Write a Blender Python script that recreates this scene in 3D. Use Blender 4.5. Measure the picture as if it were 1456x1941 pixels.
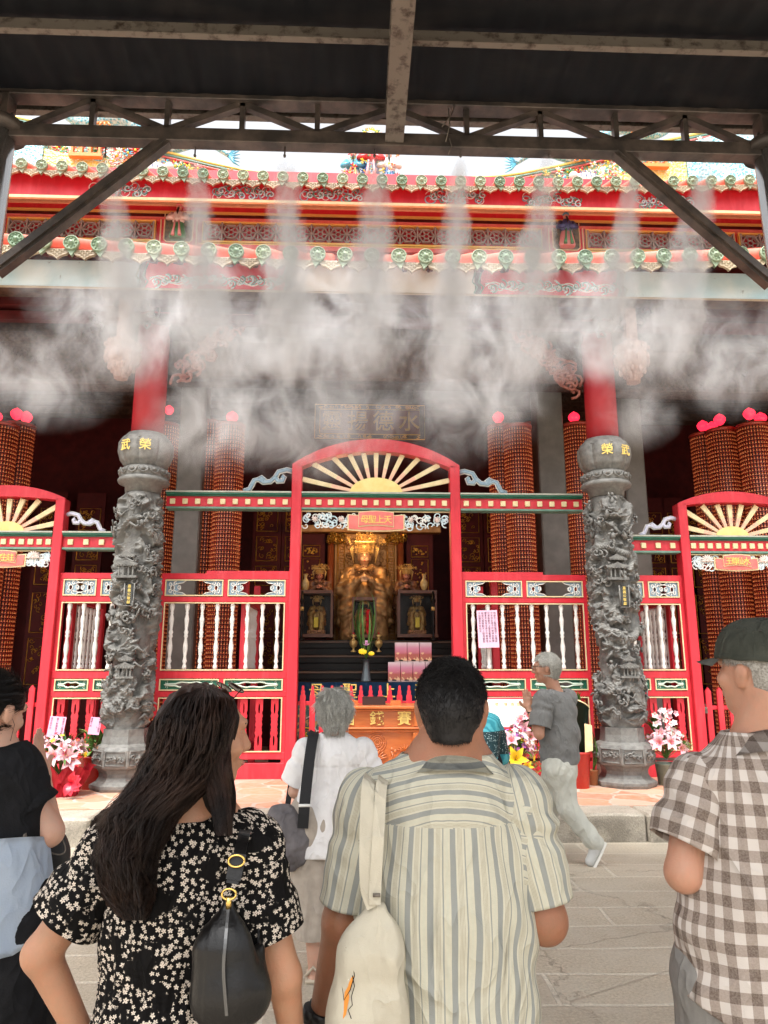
import bpy, bmesh, math, random
import numpy as np
from mathutils import Vector, Matrix, noise as mnoise
random.seed(7); np.random.seed(7)
R=math.radians
for o in list(bpy.data.objects): bpy.data.objects.remove(o)
S=bpy.context.scene; COL=S.collection
# ---------------------------------------------------------------- camera, sky, sun, exposure
F=1370.0; EYE=1.62; PITCH=math.atan((1262-970.5)/F); YAW=R(2.1)
cd=bpy.data.cameras.new('camera'); cam=bpy.data.objects.new('camera',cd); COL.objects.link(cam)
cam.location=(0,0,EYE); cam.rotation_euler=(math.pi/2+PITCH,0,-YAW)
cd.sensor_fit='HORIZONTAL'; cd.sensor_width=36.0; cd.lens=F/1456*36.0; cd.clip_start=.05; cd.clip_end=600
S.camera=cam
S.render.resolution_x=768; S.render.resolution_y=1024
SUN_EL=R(64); SUN_AZ=R(200)     # compass angle the light comes from: behind and a little left of the camera
w=bpy.data.worlds.new('World'); S.world=w; w.use_nodes=True
nt=w.node_tree; nt.nodes.clear()
sky=nt.nodes.new('ShaderNodeTexSky'); sky.sky_type='NISHITA'; sky.sun_disc=False; sky.sun_elevation=SUN_EL; sky.sun_rotation=SUN_AZ
sky.dust_density=6; sky.air_density=1.2
hs=nt.nodes.new('ShaderNodeHueSaturation'); hs.inputs['Saturation'].default_value=.12
bg=nt.nodes.new('ShaderNodeBackground'); bg.inputs[1].default_value=.15
wo=nt.nodes.new('ShaderNodeOutputWorld')
nt.links.new(sky.outputs[0],hs.inputs['Color']); nt.links.new(hs.outputs[0],bg.inputs[0]); nt.links.new(bg.outputs[0],wo.inputs[0])
sd=bpy.data.lights.new('sun','SUN'); sd.energy=1.5; sd.angle=R(24); sd.color=(1,.96,.9)
sun=bpy.data.objects.new('sun',sd); COL.objects.link(sun)
_az=SUN_AZ
sdir=Vector((math.sin(_az)*math.cos(SUN_EL),math.cos(_az)*math.cos(SUN_EL),math.sin(SUN_EL)))
sun.rotation_euler=sdir.to_track_quat('Z','Y').to_euler()
S.view_settings.view_transform='Standard'; S.view_settings.look='None'; S.view_settings.gamma=1; S.view_settings.exposure=1.40
S.render.engine='CYCLES'
S.cycles.max_bounces=5; S.cycles.diffuse_bounces=3; S.cycles.glossy_bounces=2; S.cycles.transmission_bounces=4
S.cycles.volume_bounces=2; S.cycles.transparent_max_bounces=12
# ---------------------------------------------------------------- measuring helpers
_fw=np.array([math.sin(YAW)*math.cos(PITCH),math.cos(YAW)*math.cos(PITCH),math.sin(PITCH)])
_rt=np.array([math.cos(YAW),-math.sin(YAW),0.]); _up=np.cross(_rt,_fw)
def ray(px,py): return _fw+_rt*((px-728)/F)-_up*((py-970.5)/F)
def P(px,py,Y): d=ray(px,py); t=Y/d[1]; return Vector((d[0]*t,Y,EYE+d[2]*t))
def G(px,py,z): d=ray(px,py); t=(z-EYE)/d[2]; return Vector((d[0]*t,d[1]*t,z))
def ZZ(py,Y,px=440): return P(px,py,Y).z
def XX(px,Y,py=1150): return P(px,py,Y).x
# ---------------------------------------------------------------- tagging
def tag(o,label=None,cat=None,group=None,kind=None):
    if label: o['label']=label
    if cat: o['category']=cat
    if group: o['group']=group
    if kind: o['kind']=kind
    return o
def thing(name,label,cat,loc=(0,0,0),rz=0,group=None):
    o=bpy.data.objects.new(name,None); COL.objects.link(o); o.location=loc; o.rotation_euler=(0,0,rz); o.empty_display_size=.1
    return tag(o,label,cat,group)
def obj(name,me,m=None,parent=None,loc=None,rot=None,smooth=False):
    """links bmesh / mesh as one object"""
    if isinstance(me,bmesh.types.BMesh):
        b=me; me=bpy.data.meshes.new(name); b.to_mesh(me); b.free()
    if m is not None:
        if isinstance(m,(list,tuple)):
            if len(me.materials)==0:
                for k in m: me.materials.append(k)
        elif len(me.materials)==0: me.materials.append(m)
    if smooth:
        for p in me.polygons: p.use_smooth=True
    o=bpy.data.objects.new(name,me); COL.objects.link(o)
    if parent is not None: o.parent=parent
    if loc is not None: o.location=loc
    if rot is not None: o.rotation_euler=rot
    return o
def copy_tree(o,parent=None,keep=True):
    c=o.copy(); COL.objects.link(c)
    if parent is not None: c.parent=parent
    for ch in list(o.children): copy_tree(ch,c)
    return c
# ---------------------------------------------------------------- materials
MATS={}
def mat(name,c,c2=None,rough=.6,metal=0,scale=8,detail=5,bump=0,bscale=None,spec=.5,lo=.35,hi=.65,coat=0,emit=None,es=0,stretch=None,alpha=None):
    if name in MATS: return MATS[name]
    m=bpy.data.materials.new(name); m.use_nodes=True; n=m.node_tree; L=n.links.new
    b=n.nodes['Principled BSDF']; b.inputs['Base Color'].default_value=(*c,1)
    b.inputs['Roughness'].default_value=rough; b.inputs['Metallic'].default_value=metal
    b.inputs['Specular IOR Level'].default_value=spec; b.inputs['Coat Weight'].default_value=coat
    if emit: b.inputs['Emission Color'].default_value=(*emit,1); b.inputs['Emission Strength'].default_value=es
    if c2 or bump:
        tc=n.nodes.new('ShaderNodeTexCoord'); vec=tc.outputs['Object']
        if stretch:
            mp=n.nodes.new('ShaderNodeMapping'); mp.inputs['Scale'].default_value=stretch; L(vec,mp.inputs[0]); vec=mp.outputs[0]
        nz=n.nodes.new('ShaderNodeTexNoise'); nz.inputs['Scale'].default_value=scale; nz.inputs['Detail'].default_value=detail; nz.inputs['Roughness'].default_value=.6
        L(vec,nz.inputs['Vector'])
        if c2:
            cr=n.nodes.new('ShaderNodeValToRGB'); e=cr.color_ramp.elements
            e[0].position=lo; e[0].color=(*c,1); e[1].position=hi; e[1].color=(*c2,1)
            L(nz.outputs[0],cr.inputs[0]); L(cr.outputs[0],b.inputs['Base Color'])
        if bump:
            src=nz
            if bscale:
                src=n.nodes.new('ShaderNodeTexNoise'); src.inputs['Scale'].default_value=bscale; src.inputs['Detail'].default_value=4; L(vec,src.inputs['Vector'])
            bp=n.nodes.new('ShaderNodeBump'); bp.inputs['Strength'].default_value=bump; bp.inputs['Distance'].default_value=.01
            L(src.outputs[0],bp.inputs['Height']); L(bp.outputs[0],b.inputs['Normal'])
    MATS[name]=m; return m
class NG:
    """tiny node-graph helper"""
    def __init__(s,name):
        s.m=bpy.data.materials.new(name); s.m.use_nodes=True; s.n=s.m.node_tree; s.b=s.n.nodes['Principled BSDF']; MATS[name]=s.m
    def node(s,t,**k):
        x=s.n.nodes.new(t)
        for a,v in k.items(): setattr(x,a,v)
        return x
    def L(s,a,b): s.n.links.new(a,b)
    def put(s,v,sock):
        if isinstance(v,(int,float)): sock.default_value=v
        elif isinstance(v,tuple): sock.default_value=(*v,1) if len(v)==3 and len(sock.default_value)==4 else v
        else: s.L(v,sock)
    def math(s,op,a,b=0,c=None,clamp=False):
        x=s.node('ShaderNodeMath',operation=op,use_clamp=clamp); s.put(a,x.inputs[0]); s.put(b,x.inputs[1])
        if c is not None: s.put(c,x.inputs[2])
        return x.outputs[0]
    def tc(s,w='Object'): return s.node('ShaderNodeTexCoord').outputs[w]
    def sep(s,v): x=s.node('ShaderNodeSeparateXYZ'); s.L(v,x.inputs[0]); return x.outputs
    def comb(s,a,b,c=0): x=s.node('ShaderNodeCombineXYZ'); s.put(a,x.inputs[0]); s.put(b,x.inputs[1]); s.put(c,x.inputs[2]); return x.outputs[0]
    def noise(s,v,scale,detail=4,rough=.55,out=0): x=s.node('ShaderNodeTexNoise'); s.L(v,x.inputs['Vector']); x.inputs['Scale'].default_value=scale; x.inputs['Detail'].default_value=detail; x.inputs['Roughness'].default_value=rough; return x.outputs[out]
    def ramp(s,f,stops,interp='LINEAR'):
        x=s.node('ShaderNodeValToRGB'); x.color_ramp.interpolation=interp; e=x.color_ramp.elements
        while len(e)<len(stops): e.new(.5)
        for i,(p,c) in enumerate(stops):
            e[i].position=p; e[i].color=(*c,1) if not isinstance(c,(int,float)) else (c,c,c,1)
        s.put(f,x.inputs[0]); return x.outputs[0]
    def mix(s,f,a,b,mode='MIX'):
        x=s.node('ShaderNodeMix',data_type='RGBA',blend_type=mode); s.put(f,x.inputs[0]); s.put(a,x.inputs[6]); s.put(b,x.inputs[7]); return x.outputs[2]
    def vmath(s,op,a,b=(0,0,0)):
        x=s.node('ShaderNodeVectorMath',operation=op); s.put(a,x.inputs[0]); s.put(b,x.inputs[1]); return x.outputs
    def bump(s,h,strength=.3,dist=.01,normal=None):
        x=s.node('ShaderNodeBump'); x.inputs['Strength'].default_value=strength; x.inputs['Distance'].default_value=dist; s.put(h,x.inputs['Height'])
        s.L(x.outputs[0],s.b.inputs['Normal']); return x
    def crease(s,fine=300,fs=.1,amt=.9,sc=5.5,st=(1,1,.55)):
        v=s.vmath('MULTIPLY',s.tc(),st)[0]; w_=s.noise(v,sc*.6,2,out=1); vv=s.vmath('ADD',v,s.vmath('MULTIPLY',w_,(.22,.22,.22))[0])[0]
        n=s.noise(vv,sc,3,.5); r_=s.math('SUBTRACT',1,s.math('MULTIPLY',s.math('ABSOLUTE',s.math('SUBTRACT',n,.5)),7),clamp=True); r_=s.math('POWER',r_,2.2)
        n2=s.noise(s.vmath('ADD',vv,(3,1,2))[0],sc*2.1,2,.5); r2=s.math('POWER',s.math('SUBTRACT',1,s.math('MULTIPLY',s.math('ABSOLUTE',s.math('SUBTRACT',n2,.5)),9),clamp=True),2)
        h=s.math('ADD',s.math('ADD',r_,s.math('MULTIPLY',r2,.35)),s.math('MULTIPLY',s.noise(s.tc(),fine,2),fs)); return s.bump(h,amt,.010)
    def out(s,col=None,rough=None):
        if col is not None: s.put(col,s.b.inputs['Base Color'])
        if rough is not None: s.put(rough,s.b.inputs['Roughness'])
        return s.m
# ---------------------------------------------------------------- bmesh primitives
def nb(): return bmesh.new()
def bx(bm,x0,x1,y0,y1,z0,z1,bev=0,mi=0):
    vs=[bm.verts.new((x,y,z)) for x in (x0,x1) for y in (y0,y1) for z in (z0,z1)]
    fs=[(0,1,3,2),(4,6,7,5),(0,4,5,1),(2,3,7,6),(0,2,6,4),(1,5,7,3)]
    out=[bm.faces.new([vs[i] for i in f]) for f in fs]
    for f in out: f.material_index=mi
    if bev>0:
        es={e for f in out for e in f.edges}
        r=bmesh.ops.bevel(bm,geom=list(es),offset=bev,segments=1,affect='EDGES',clamp_overlap=True)
        for f in r['faces']: f.material_index=mi
    return out
def tube(bm,pts,r,n=8,cap=True,mi=0,flat=1.0):
    """swept tube; r scalar or list; flat squashes across"""
    pts=[Vector(p) for p in pts]; rings=[]
    if not isinstance(r,(list,tuple)): r=[r]*len(pts)
    up=None
    for i,p in enumerate(pts):
        t=(pts[min(i+1,len(pts)-1)]-pts[max(i-1,0)])
        if t.length<1e-9: t=Vector((0,0,1))
        t.normalize()
        if up is None:
            a=Vector((0,1,0)) if abs(t.y)<.9 else Vector((1,0,0)); u=t.cross(a).normalized()
        else:
            u=(up-t*up.dot(t))
            u=u.normalized() if u.length>1e-6 else t.orthogonal().normalized()
        up=u; v=t.cross(u)
        rings.append([bm.verts.new(p+u*(r[i]*math.cos(2*math.pi*k/n))+v*(r[i]*flat*math.sin(2*math.pi*k/n))) for k in range(n)])
    for a,b in zip(rings,rings[1:]):
        for k in range(n):
            f=bm.faces.new((a[k],a[(k+1)%n],b[(k+1)%n],b[k])); f.material_index=mi; f.smooth=n>4
    if cap:
        f=bm.faces.new(rings[0][::-1]); f.material_index=mi; f=bm.faces.new(rings[-1]); f.material_index=mi
def beam(bm,a,b,w,h,mi=0):
    """square section bar from a to b (w sideways, h the other way)"""
    a=Vector(a); b=Vector(b); t=(b-a).normalized(); s=t.cross(Vector((0,1,0)))
    if s.length<.1: s=Vector((1,0,0))
    s.normalize(); v=t.cross(s)
    vs=[bm.verts.new(p+s*(i*w/2)+v*(j*h/2)) for p in (a,b) for i in (-1,1) for j in (-1,1)]
    for f in ((0,1,3,2),(4,6,7,5),(0,4,5,1),(2,3,7,6),(0,2,6,4),(1,5,7,3)): bm.faces.new([vs[i] for i in f]).material_index=mi
def lathe(bm,prof,n=20,c=(0,0,0),mi=0,a0=0,sq=None,smooth=True,cap=True):
    c=Vector(c); rings=[]
    for r,z in prof:
        rings.append([bm.verts.new(c+Vector((r*math.cos(a0+2*math.pi*k/n),r*math.sin(a0+2*math.pi*k/n)*(sq or 1),z))) for k in range(n)])
    for a,b in zip(rings,rings[1:]):
        for k in range(n):
            f=bm.faces.new((a[k],a[(k+1)%n],b[(k+1)%n],b[k])); f.material_index=mi; f.smooth=smooth
    if cap:
        for rg,rev in ((rings[0],1),(rings[-1],0)):
            f=bm.faces.new(rg[::-1] if rev else rg); f.material_index=mi
def prism(bm,poly,y0,y1,mi=0):
    """polygon in XZ extruded y0..y1"""
    a=[bm.verts.new((x,y0,z)) for x,z in poly]; b=[bm.verts.new((x,y1,z)) for x,z in poly]
    n=len(a); bm.faces.new(a).material_index=mi; bm.faces.new(b[::-1]).material_index=mi
    for i in range(n): bm.faces.new((a[i],b[i],b[(i+1)%n],a[(i+1)%n])).material_index=mi
def spiral(cx,cz,r,turns,a0,sgn=1,n=22,tail=0):
    pts=[]
    for i in range(n):
        t=i/(n-1); a=a0+sgn*turns*2*math.pi*t; q=r*(1-t*.88)
        pts.append((cx+q*math.cos(a),cz+q*math.sin(a)))
    return pts
def ball(bm,c,r,seg=10,rings=7,sc=(1,1,1),mi=0,M=None):
    c=Vector(c); top=None; rows=[]
    T=(M if M is not None else Matrix.Identity(3))@Matrix.Diagonal(sc)
    for i in range(rings+1):
        a=math.pi*i/rings
        if i in (0,rings): rows.append([bm.verts.new(c+T@Vector((0,0,r*math.cos(a))))])
        else: rows.append([bm.verts.new(c+T@Vector((r*math.sin(a)*math.cos(2*math.pi*k/seg),r*math.sin(a)*math.sin(2*math.pi*k/seg),r*math.cos(a)))) for k in range(seg)])
    for i in range(rings):
        u,d=rows[i],rows[i+1]
        for k in range(seg):
            k2=(k+1)%seg
            if len(u)==1: f=bm.faces.new((u[0],d[k],d[k2]))
            elif len(d)==1: f=bm.faces.new((u[k],d[0],u[k2]))
            else: f=bm.faces.new((u[k],d[k],d[k2],u[k2]))
            f.smooth=True; f.material_index=mi
def text_mesh(txt,size,depth=.004,bold=0.0,spacing=1.0):
    cu=bpy.data.curves.new('t','FONT'); cu.body=txt; cu.size=size; cu.extrude=depth/2; cu.offset=bold; cu.align_x='CENTER'; cu.align_y='CENTER'; cu.space_character=spacing; cu.resolution_u=3
    o=bpy.data.objects.new('t',cu); COL.objects.link(o)
    dg=bpy.context.evaluated_depsgraph_get(); dg.update()
    me=bpy.data.meshes.new_from_object(o.evaluated_get(dg)); bpy.data.objects.remove(o); bpy.data.curves.remove(cu)
    me.transform(Matrix.Rotation(math.pi/2,4,'X')); me.materials.clear()
    return me
def text(name,txt,size,loc,m,parent,depth=.006,bold=0,rot=(0,0,0),spacing=1.0):
    return obj(name,text_mesh(txt,size,depth,bold,spacing),m,parent,loc,rot)
# ---------------------------------------------------------------- numpy value noise + surface nets
_rng=np.random.RandomState(3); _tab=_rng.rand(64,64,64).astype(np.float32)
def vnoise(p,s=1.0,off=0):
    q=p*s+off; i=np.floor(q).astype(np.int64); f=q-i; f=f*f*(3-2*f); i&=63; j=(i+1)&63
    x0,y0,z0=i[...,0],i[...,1],i[...,2]; x1,y1,z1=j[...,0],j[...,1],j[...,2]; fx,fy,fz=f[...,0],f[...,1],f[...,2]
    a=_tab[x0,y0,z0]*(1-fx)+_tab[x1,y0,z0]*fx; b=_tab[x0,y1,z0]*(1-fx)+_tab[x1,y1,z0]*fx
    c=_tab[x0,y0,z1]*(1-fx)+_tab[x1,y0,z1]*fx; d=_tab[x0,y1,z1]*(1-fx)+_tab[x1,y1,z1]*fx
    return ((a*(1-fy)+b*fy)*(1-fz)+(c*(1-fy)+d*fy)*fz)*2-1
def fbm(p,s,o=4,off=0):
    r=0; a=1; t=0
    for k in range(o): r=r+a*vnoise(p,s*2**k,off+k*7.3); t+=a; a*=.5
    return r/t
def A(*v): return np.array(v,dtype=np.float64)
def cone(a,b,ra,rb,sy=1.0):
    """tapered capsule; sy>1 flattens it front to back"""
    a=A(*a); b=A(*b)
    def f(p):
        q=p-a; ba=b-a
        if sy!=1.0: q=q*A(1,sy,1); ba=ba*A(1,sy,1)
        t=np.clip((q@ba)/(ba@ba),0,1); d=q-t[...,None]*ba
        return np.sqrt((d*d).sum(-1))-(ra+(rb-ra)*t)
    f.kind='cone'; f.a=a; f.b=b; f.r=max(ra,rb); return f
def ell(c,r,rz=0,rx=0,ry=0):
    c=A(*c); r=A(*r)
    M=np.array((Matrix.Rotation(rz,3,'Z')@Matrix.Rotation(ry,3,'Y')@Matrix.Rotation(rx,3,'X'))); 
    def f(p):
        q=((p-c)@M); k0=np.sqrt(((q/r)**2).sum(-1)); k1=np.sqrt(((q/(r*r))**2).sum(-1))+1e-9
        return k0*(k0-1)/k1
    f.kind='ell'; f.a=c; f.b=c; f.r=max(r); return f
def sminf(a,b,k):
    h=np.clip(.5+.5*(b-a)/k,0,1); return b+(a-b)*h-k*h*(1-h)
def sdf_mesh(prims,h,k=.03,disp=None,cut=None,sub=None,pad=.03,band=.04):
    """prims: list of f or (f,k). returns verts (N,3), quads (M,4)"""
    pr=[(q if isinstance(q,tuple) else (q,k)) for q in prims]
    lo=np.min([np.minimum(f.a,f.b)-f.r for f,_ in pr],axis=0)-pad; hi=np.max([np.maximum(f.a,f.b)+f.r for f,_ in pr],axis=0)+pad
    n=np.ceil((hi-lo)/h).astype(int)+1
    g=np.stack(np.meshgrid(*[lo[i]+h*np.arange(n[i]) for i in range(3)],indexing='ij'),-1)
    Fv=None
    for f,kk in pr:
        # evaluate each primitive only in its own neighbourhood
        l=np.maximum(((np.minimum(f.a,f.b)-f.r-kk-.03-lo)/h).astype(int),0); u=np.minimum(((np.maximum(f.a,f.b)+f.r+kk+.03-lo)/h).astype(int)+2,n)
        if Fv is None: Fv=np.full(tuple(n),.5)
        s=(slice(l[0],u[0]),slice(l[1],u[1]),slice(l[2],u[2])); d=f(g[s]); Fv[s]=sminf(Fv[s],d,kk)
    if sub:
        for f,kk in sub: d=-f(g); Fv=-sminf(-Fv,-d,kk)
    if disp is not None:
        m=np.abs(Fv)<band; Fv[m]-=disp(g[m])
    Sg=Fv<0; N=np.array(Sg.shape)-1; acc=np.zeros((*N,3)); cnt=np.zeros(tuple(N),int)
    def sl(c): return tuple(slice(c[i],c[i]+N[i]) for i in range(3))
    cs=[(i,j,k2) for i in (0,1) for j in (0,1) for k2 in (0,1)]
    for c in cs:
        for ax in range(3):
            if c[ax]==0:
                e=list(c); e[ax]=1; fa=Fv[sl(c)]; fb=Fv[sl(e)]; m=(fa<0)!=(fb<0)
                t=fa[m]/(fa[m]-fb[m]); pos=np.tile(A(*c),(t.size,1)); pos[:,ax]+=t; acc[m]+=pos; cnt[m]+=1
    act=cnt>0; idx=-np.ones(tuple(N),int); idx[act]=np.arange(act.sum())
    ii=np.argwhere(act); V=lo+h*(ii+acc[act]/cnt[act][:,None]); Q=[]
    for ax in range(3):
        a1,a2=(ax+1)%3,(ax+2)%3
        s0=[slice(None)]*3; s1=[slice(None)]*3; s0[ax]=slice(0,-1); s1[ax]=slice(1,None)
        A0=Sg[tuple(s0)]; B0=Sg[tuple(s1)]; e=np.argwhere(A0!=B0); e=e[(e[:,a1]>0)&(e[:,a2]>0)&(e[:,a1]<N[a1])&(e[:,a2]<N[a2])]
        ins=A0[tuple(e.T)]
        def cid(d1,d2):
            q=e.copy(); q[:,a1]-=d1; q[:,a2]-=d2; return idx[tuple(q.T)]
        q=np.stack([cid(1,1),cid(0,1),cid(0,0),cid(1,0)],1); q[~ins]=q[~ins][:,::-1]; Q.append(q)
    Q=np.concatenate(Q)
    if cut is not None:
        c=V[Q].mean(1); Q=Q[~cut(c)]
        E_=np.concatenate([Q[:,[i,(i+1)%4]] for i in range(4)]); Es=np.sort(E_,1); key=Es[:,0]*len(V)+Es[:,1]; uq,ct=np.unique(key,return_counts=True)
        be=uq[ct==1]; e0=be//len(V); e1=be%len(V)
        for _ in range(14):
            sm=np.zeros_like(V); cn=np.zeros(len(V)); np.add.at(sm,e0,V[e1]); np.add.at(sm,e1,V[e0]); np.add.at(cn,e0,1); np.add.at(cn,e1,1); m_=cn>0
            V[m_]=.5*V[m_]+.5*sm[m_]/cn[m_][:,None]
        used=np.unique(Q); re=-np.ones(len(V),int); re[used]=np.arange(len(used)); V=V[used]; Q=re[Q]
    return V,Q
def np_mesh(name,V,Q,uv=None,smooth=True):
    me=bpy.data.meshes.new(name); n=len(Q); k=Q.shape[1]
    me.vertices.add(len(V)); me.vertices.foreach_set('co',V.astype(np.float32).ravel())
    me.loops.add(n*k); me.loops.foreach_set('vertex_index',Q.astype(np.int32).ravel())
    me.polygons.add(n); me.polygons.foreach_set('loop_start',np.arange(0,n*k,k,dtype=np.int32)); 
    me.polygons.foreach_set('use_smooth',np.full(n,smooth))
    if uv is not None:
        l=me.uv_layers.new(name='UVMap'); l.data.foreach_set('uv',uv.astype(np.float32).ravel())
    me.update(calc_edges=True); me.validate(); return me
def sdf_obj(name,prims,h,m,parent,k=.03,disp=None,cut=None,sub=None,uvf=None,loc=None):
    V,Q=sdf_mesh(prims,h,k,disp,cut,sub)
    uv=uvf(V,Q) if uvf else None
    return obj(name,np_mesh(name,V,Q,uv),m,parent,loc)
# ================================================================ COLOURS
def scaled(c,k): return tuple(x*k for x in c)
g=NG('red_paint'); v=g.tc(); w_=g.node('ShaderNodeNewGeometry').outputs['Position']
n1=g.noise(w_,2.2,5,.6); n2=g.noise(g.vmath('MULTIPLY',w_,(9,9,1.3))[0],1,6,.65); n3=g.noise(w_,34,6,.75)
c=g.mix(g.ramp(n1,[(.32,0),(.68,1)]),(.66,.022,.040),(.50,.016,.030)); c=g.mix(g.ramp(n2,[(.50,0),(.78,.55)]),c,(.74,.085,.10)); c=g.mix(g.ramp(n2,[(.22,.55),(.40,0)]),c,(.30,.012,.018)); c=g.mix(g.ramp(n3,[(.70,0),(.73,.8)]),c,(.28,.03,.03))
g.out(c,g.ramp(n1,[(.3,.38),(.7,.58)])); g.bump(g.math('ADD',g.math('MULTIPLY',n2,.5),g.math('MULTIPLY',n3,.25)),.35,.006); red=g.m
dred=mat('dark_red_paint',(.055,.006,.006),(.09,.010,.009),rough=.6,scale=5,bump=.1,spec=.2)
cream=mat('cream_paint',(.78,.66,.40),(.70,.56,.30),rough=.55,scale=12)
gold=mat('gold_leaf',(.75,.46,.10),(.55,.30,.05),rough=.32,metal=.75,scale=20,bump=.2)
goldp=mat('gold_paint',(.85,.62,.16),rough=.4,metal=.2)
green=mat('dark_green_paint',(.012,.10,.06),(.02,.15,.09),rough=.45,scale=10)
pgreen=mat('faded_green_paint',(.16,.30,.24),(.10,.22,.17),rough=.5,scale=10)
white=mat('white_gloss_paint',(.80,.79,.75),(.72,.70,.65),rough=.35,scale=14)
bluep=mat('grey_blue_paint',(.20,.30,.38),(.30,.40,.47),rough=.5,scale=18)
pbluep=mat('pale_blue_paint',(.46,.60,.66),(.62,.72,.74),rough=.5,scale=9)
lav=mat('lavender_paint',(.62,.62,.74),(.52,.52,.66),rough=.5,scale=12)
pink=mat('salmon_paint',(.72,.20,.17),(.64,.13,.12),rough=.5,scale=8)
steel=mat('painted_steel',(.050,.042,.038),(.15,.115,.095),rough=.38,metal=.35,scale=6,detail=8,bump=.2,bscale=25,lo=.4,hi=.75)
zinc=mat('galvanised_steel',(.17,.145,.12),(.04,.026,.018),rough=.5,metal=.4,scale=14,detail=9,bump=.3,lo=.5,hi=.68)
chrome=mat('stainless_steel',(.62,.61,.60),(.52,.51,.50),rough=.24,metal=.9,scale=3,stretch=(1,1,.1))
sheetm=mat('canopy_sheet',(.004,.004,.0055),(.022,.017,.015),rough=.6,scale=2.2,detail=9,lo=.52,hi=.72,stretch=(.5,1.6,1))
stone=mat('carved_stone',(.080,.078,.073),(.185,.18,.165),rough=.62,scale=9,detail=8,bump=.6,bscale=60)
stone2=mat('smooth_stone',(.11,.108,.10),(.20,.195,.18),rough=.55,scale=14,detail=8,bump=.4,bscale=90)
dwood=mat('dark_temple_wood',(.035,.016,.010),(.09,.045,.028),rough=.6,scale=12,detail=8,bump=.5,bscale=40,spec=.15)
bwood=mat('black_lacquer',(.004,.003,.003),(.010,.006,.005),spec=.25,rough=.3,scale=8,bump=.2)
cwood=mat('carved_brown_wood',(.035,.018,.012),(.085,.050,.035),rough=.65,scale=26,detail=8,bump=.9,bscale=45,spec=.12)
orangew=mat('varnished_wood',(.42,.10,.022),(.52,.15,.035),rough=.33,scale=5,detail=8,bump=.08,stretch=(1,1,7),coat=.3)
glassm=mat('cabinet_glass',(.9,.9,.9),rough=.05); glassm.node_tree.nodes['Principled BSDF'].inputs['Alpha'].default_value=.05; glassm.node_tree.nodes['Principled BSDF'].inputs['Base Color'].default_value=(.05,.05,.05,1)
# street granite slabs
g=NG('granite_slabs'); v=g.tc()
wv=g.vmath('ADD',v,g.vmath('SCALE',g.node('ShaderNodeTexNoise').outputs[1])[0])[0]
nz=[x for x in g.n.nodes if x.type=='TEX_NOISE'][0]; nz.inputs['Scale'].default_value=.9; g.L(v,nz.inputs['Vector'])
sc=[x for x in g.n.nodes if x.type=='VECT_MATH' and x.operation=='SCALE'][0]; sc.inputs['Scale'].default_value=.10
br=g.node('ShaderNodeTexBrick',offset=.37,offset_frequency=2,squash=1.25,squash_frequency=3); g.L(wv,br.inputs['Vector'])
for k,val in (('Scale',1),('Mortar Size',.017),('Mortar Smooth',.4),('Bias',0),('Brick Width',1.05),('Row Height',.36)): br.inputs[k].default_value=val
br.inputs['Color1'].default_value=(.50,.42,.315,1); br.inputs['Color2'].default_value=(.60,.51,.385,1); br.inputs['Mortar'].default_value=(.74,.66,.53,1)
n1=g.noise(v,3.2,8,.65); n2=g.noise(v,60,5,.7); n3=g.noise(v,1.1,4)
c=g.mix(g.ramp(n2,[(.35,0),(.7,1)]),br.outputs['Color'],(.15,.135,.115)); 
c=g.mix(.62,br.outputs['Color'],c); c=g.mix(g.ramp(n1,[(.4,0),(.75,.7)]),c,(.50,.45,.37)); c=g.mix(g.ramp(n3,[(.5,0),(.72,.45)]),c,(.28,.24,.185))
crk=g.node('ShaderNodeTexVoronoi',feature='DISTANCE_TO_EDGE'); crk.inputs['Scale'].default_value=.55; g.L(g.vmath('ADD',v,g.comb(g.math('MULTIPLY',n1,.9),g.math('MULTIPLY',n1,.5)))[0],crk.inputs['Vector'])
ck=g.ramp(crk.outputs['Distance'],[(.0,.7),(.0025,0)]); c=g.mix(g.math('MULTIPLY',ck,.35),c,(.07,.06,.05))
g.out(c,g.ramp(n1,[(.2,.75),(.9,.5)]))
h=g.math('ADD',g.math('MULTIPLY',br.outputs['Fac'],-.8),g.math('ADD',g.math('MULTIPLY',n2,.8),g.math('MULTIPLY',n1,.9))); h=g.math('SUBTRACT',h,ck)
g.bump(h,.75,.012); slabs=g.m
# crazy paving on the temple terrace
g=NG('crazy_paving'); v=g.tc(); n0=g.noise(v,2.4,3,out=1); vv=g.vmath('ADD',v,g.vmath('MULTIPLY',n0,(.25,.25,0))[0])[0]
ve=g.node('ShaderNodeTexVoronoi',feature='DISTANCE_TO_EDGE'); vc=g.node('ShaderNodeTexVoronoi'); 
for x in (ve,vc): x.inputs['Scale'].default_value=2.6; g.L(vv,x.inputs['Vector'])
cc=g.sep(vc.outputs['Color'])[0]
col=g.ramp(cc,[(0,(.56,.20,.10)),(.25,(.62,.33,.22)),(.5,(.60,.27,.15)),(.75,(.60,.42,.32)),(1,(.50,.17,.09))])
col=g.mix(g.ramp(g.noise(v,12,6),[(.35,0),(.7,.5)]),col,(.62,.45,.36))
ed=g.ramp(ve.outputs['Distance'],[(.02,0),(.045,1)]); col=g.mix(ed,(.52,.45,.38),col); g.out(col,.5); g.bump(g.math('ADD',ed,g.math('MULTIPLY',g.noise(v,30,4),.4)),.4,.008); paving=g.m
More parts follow.
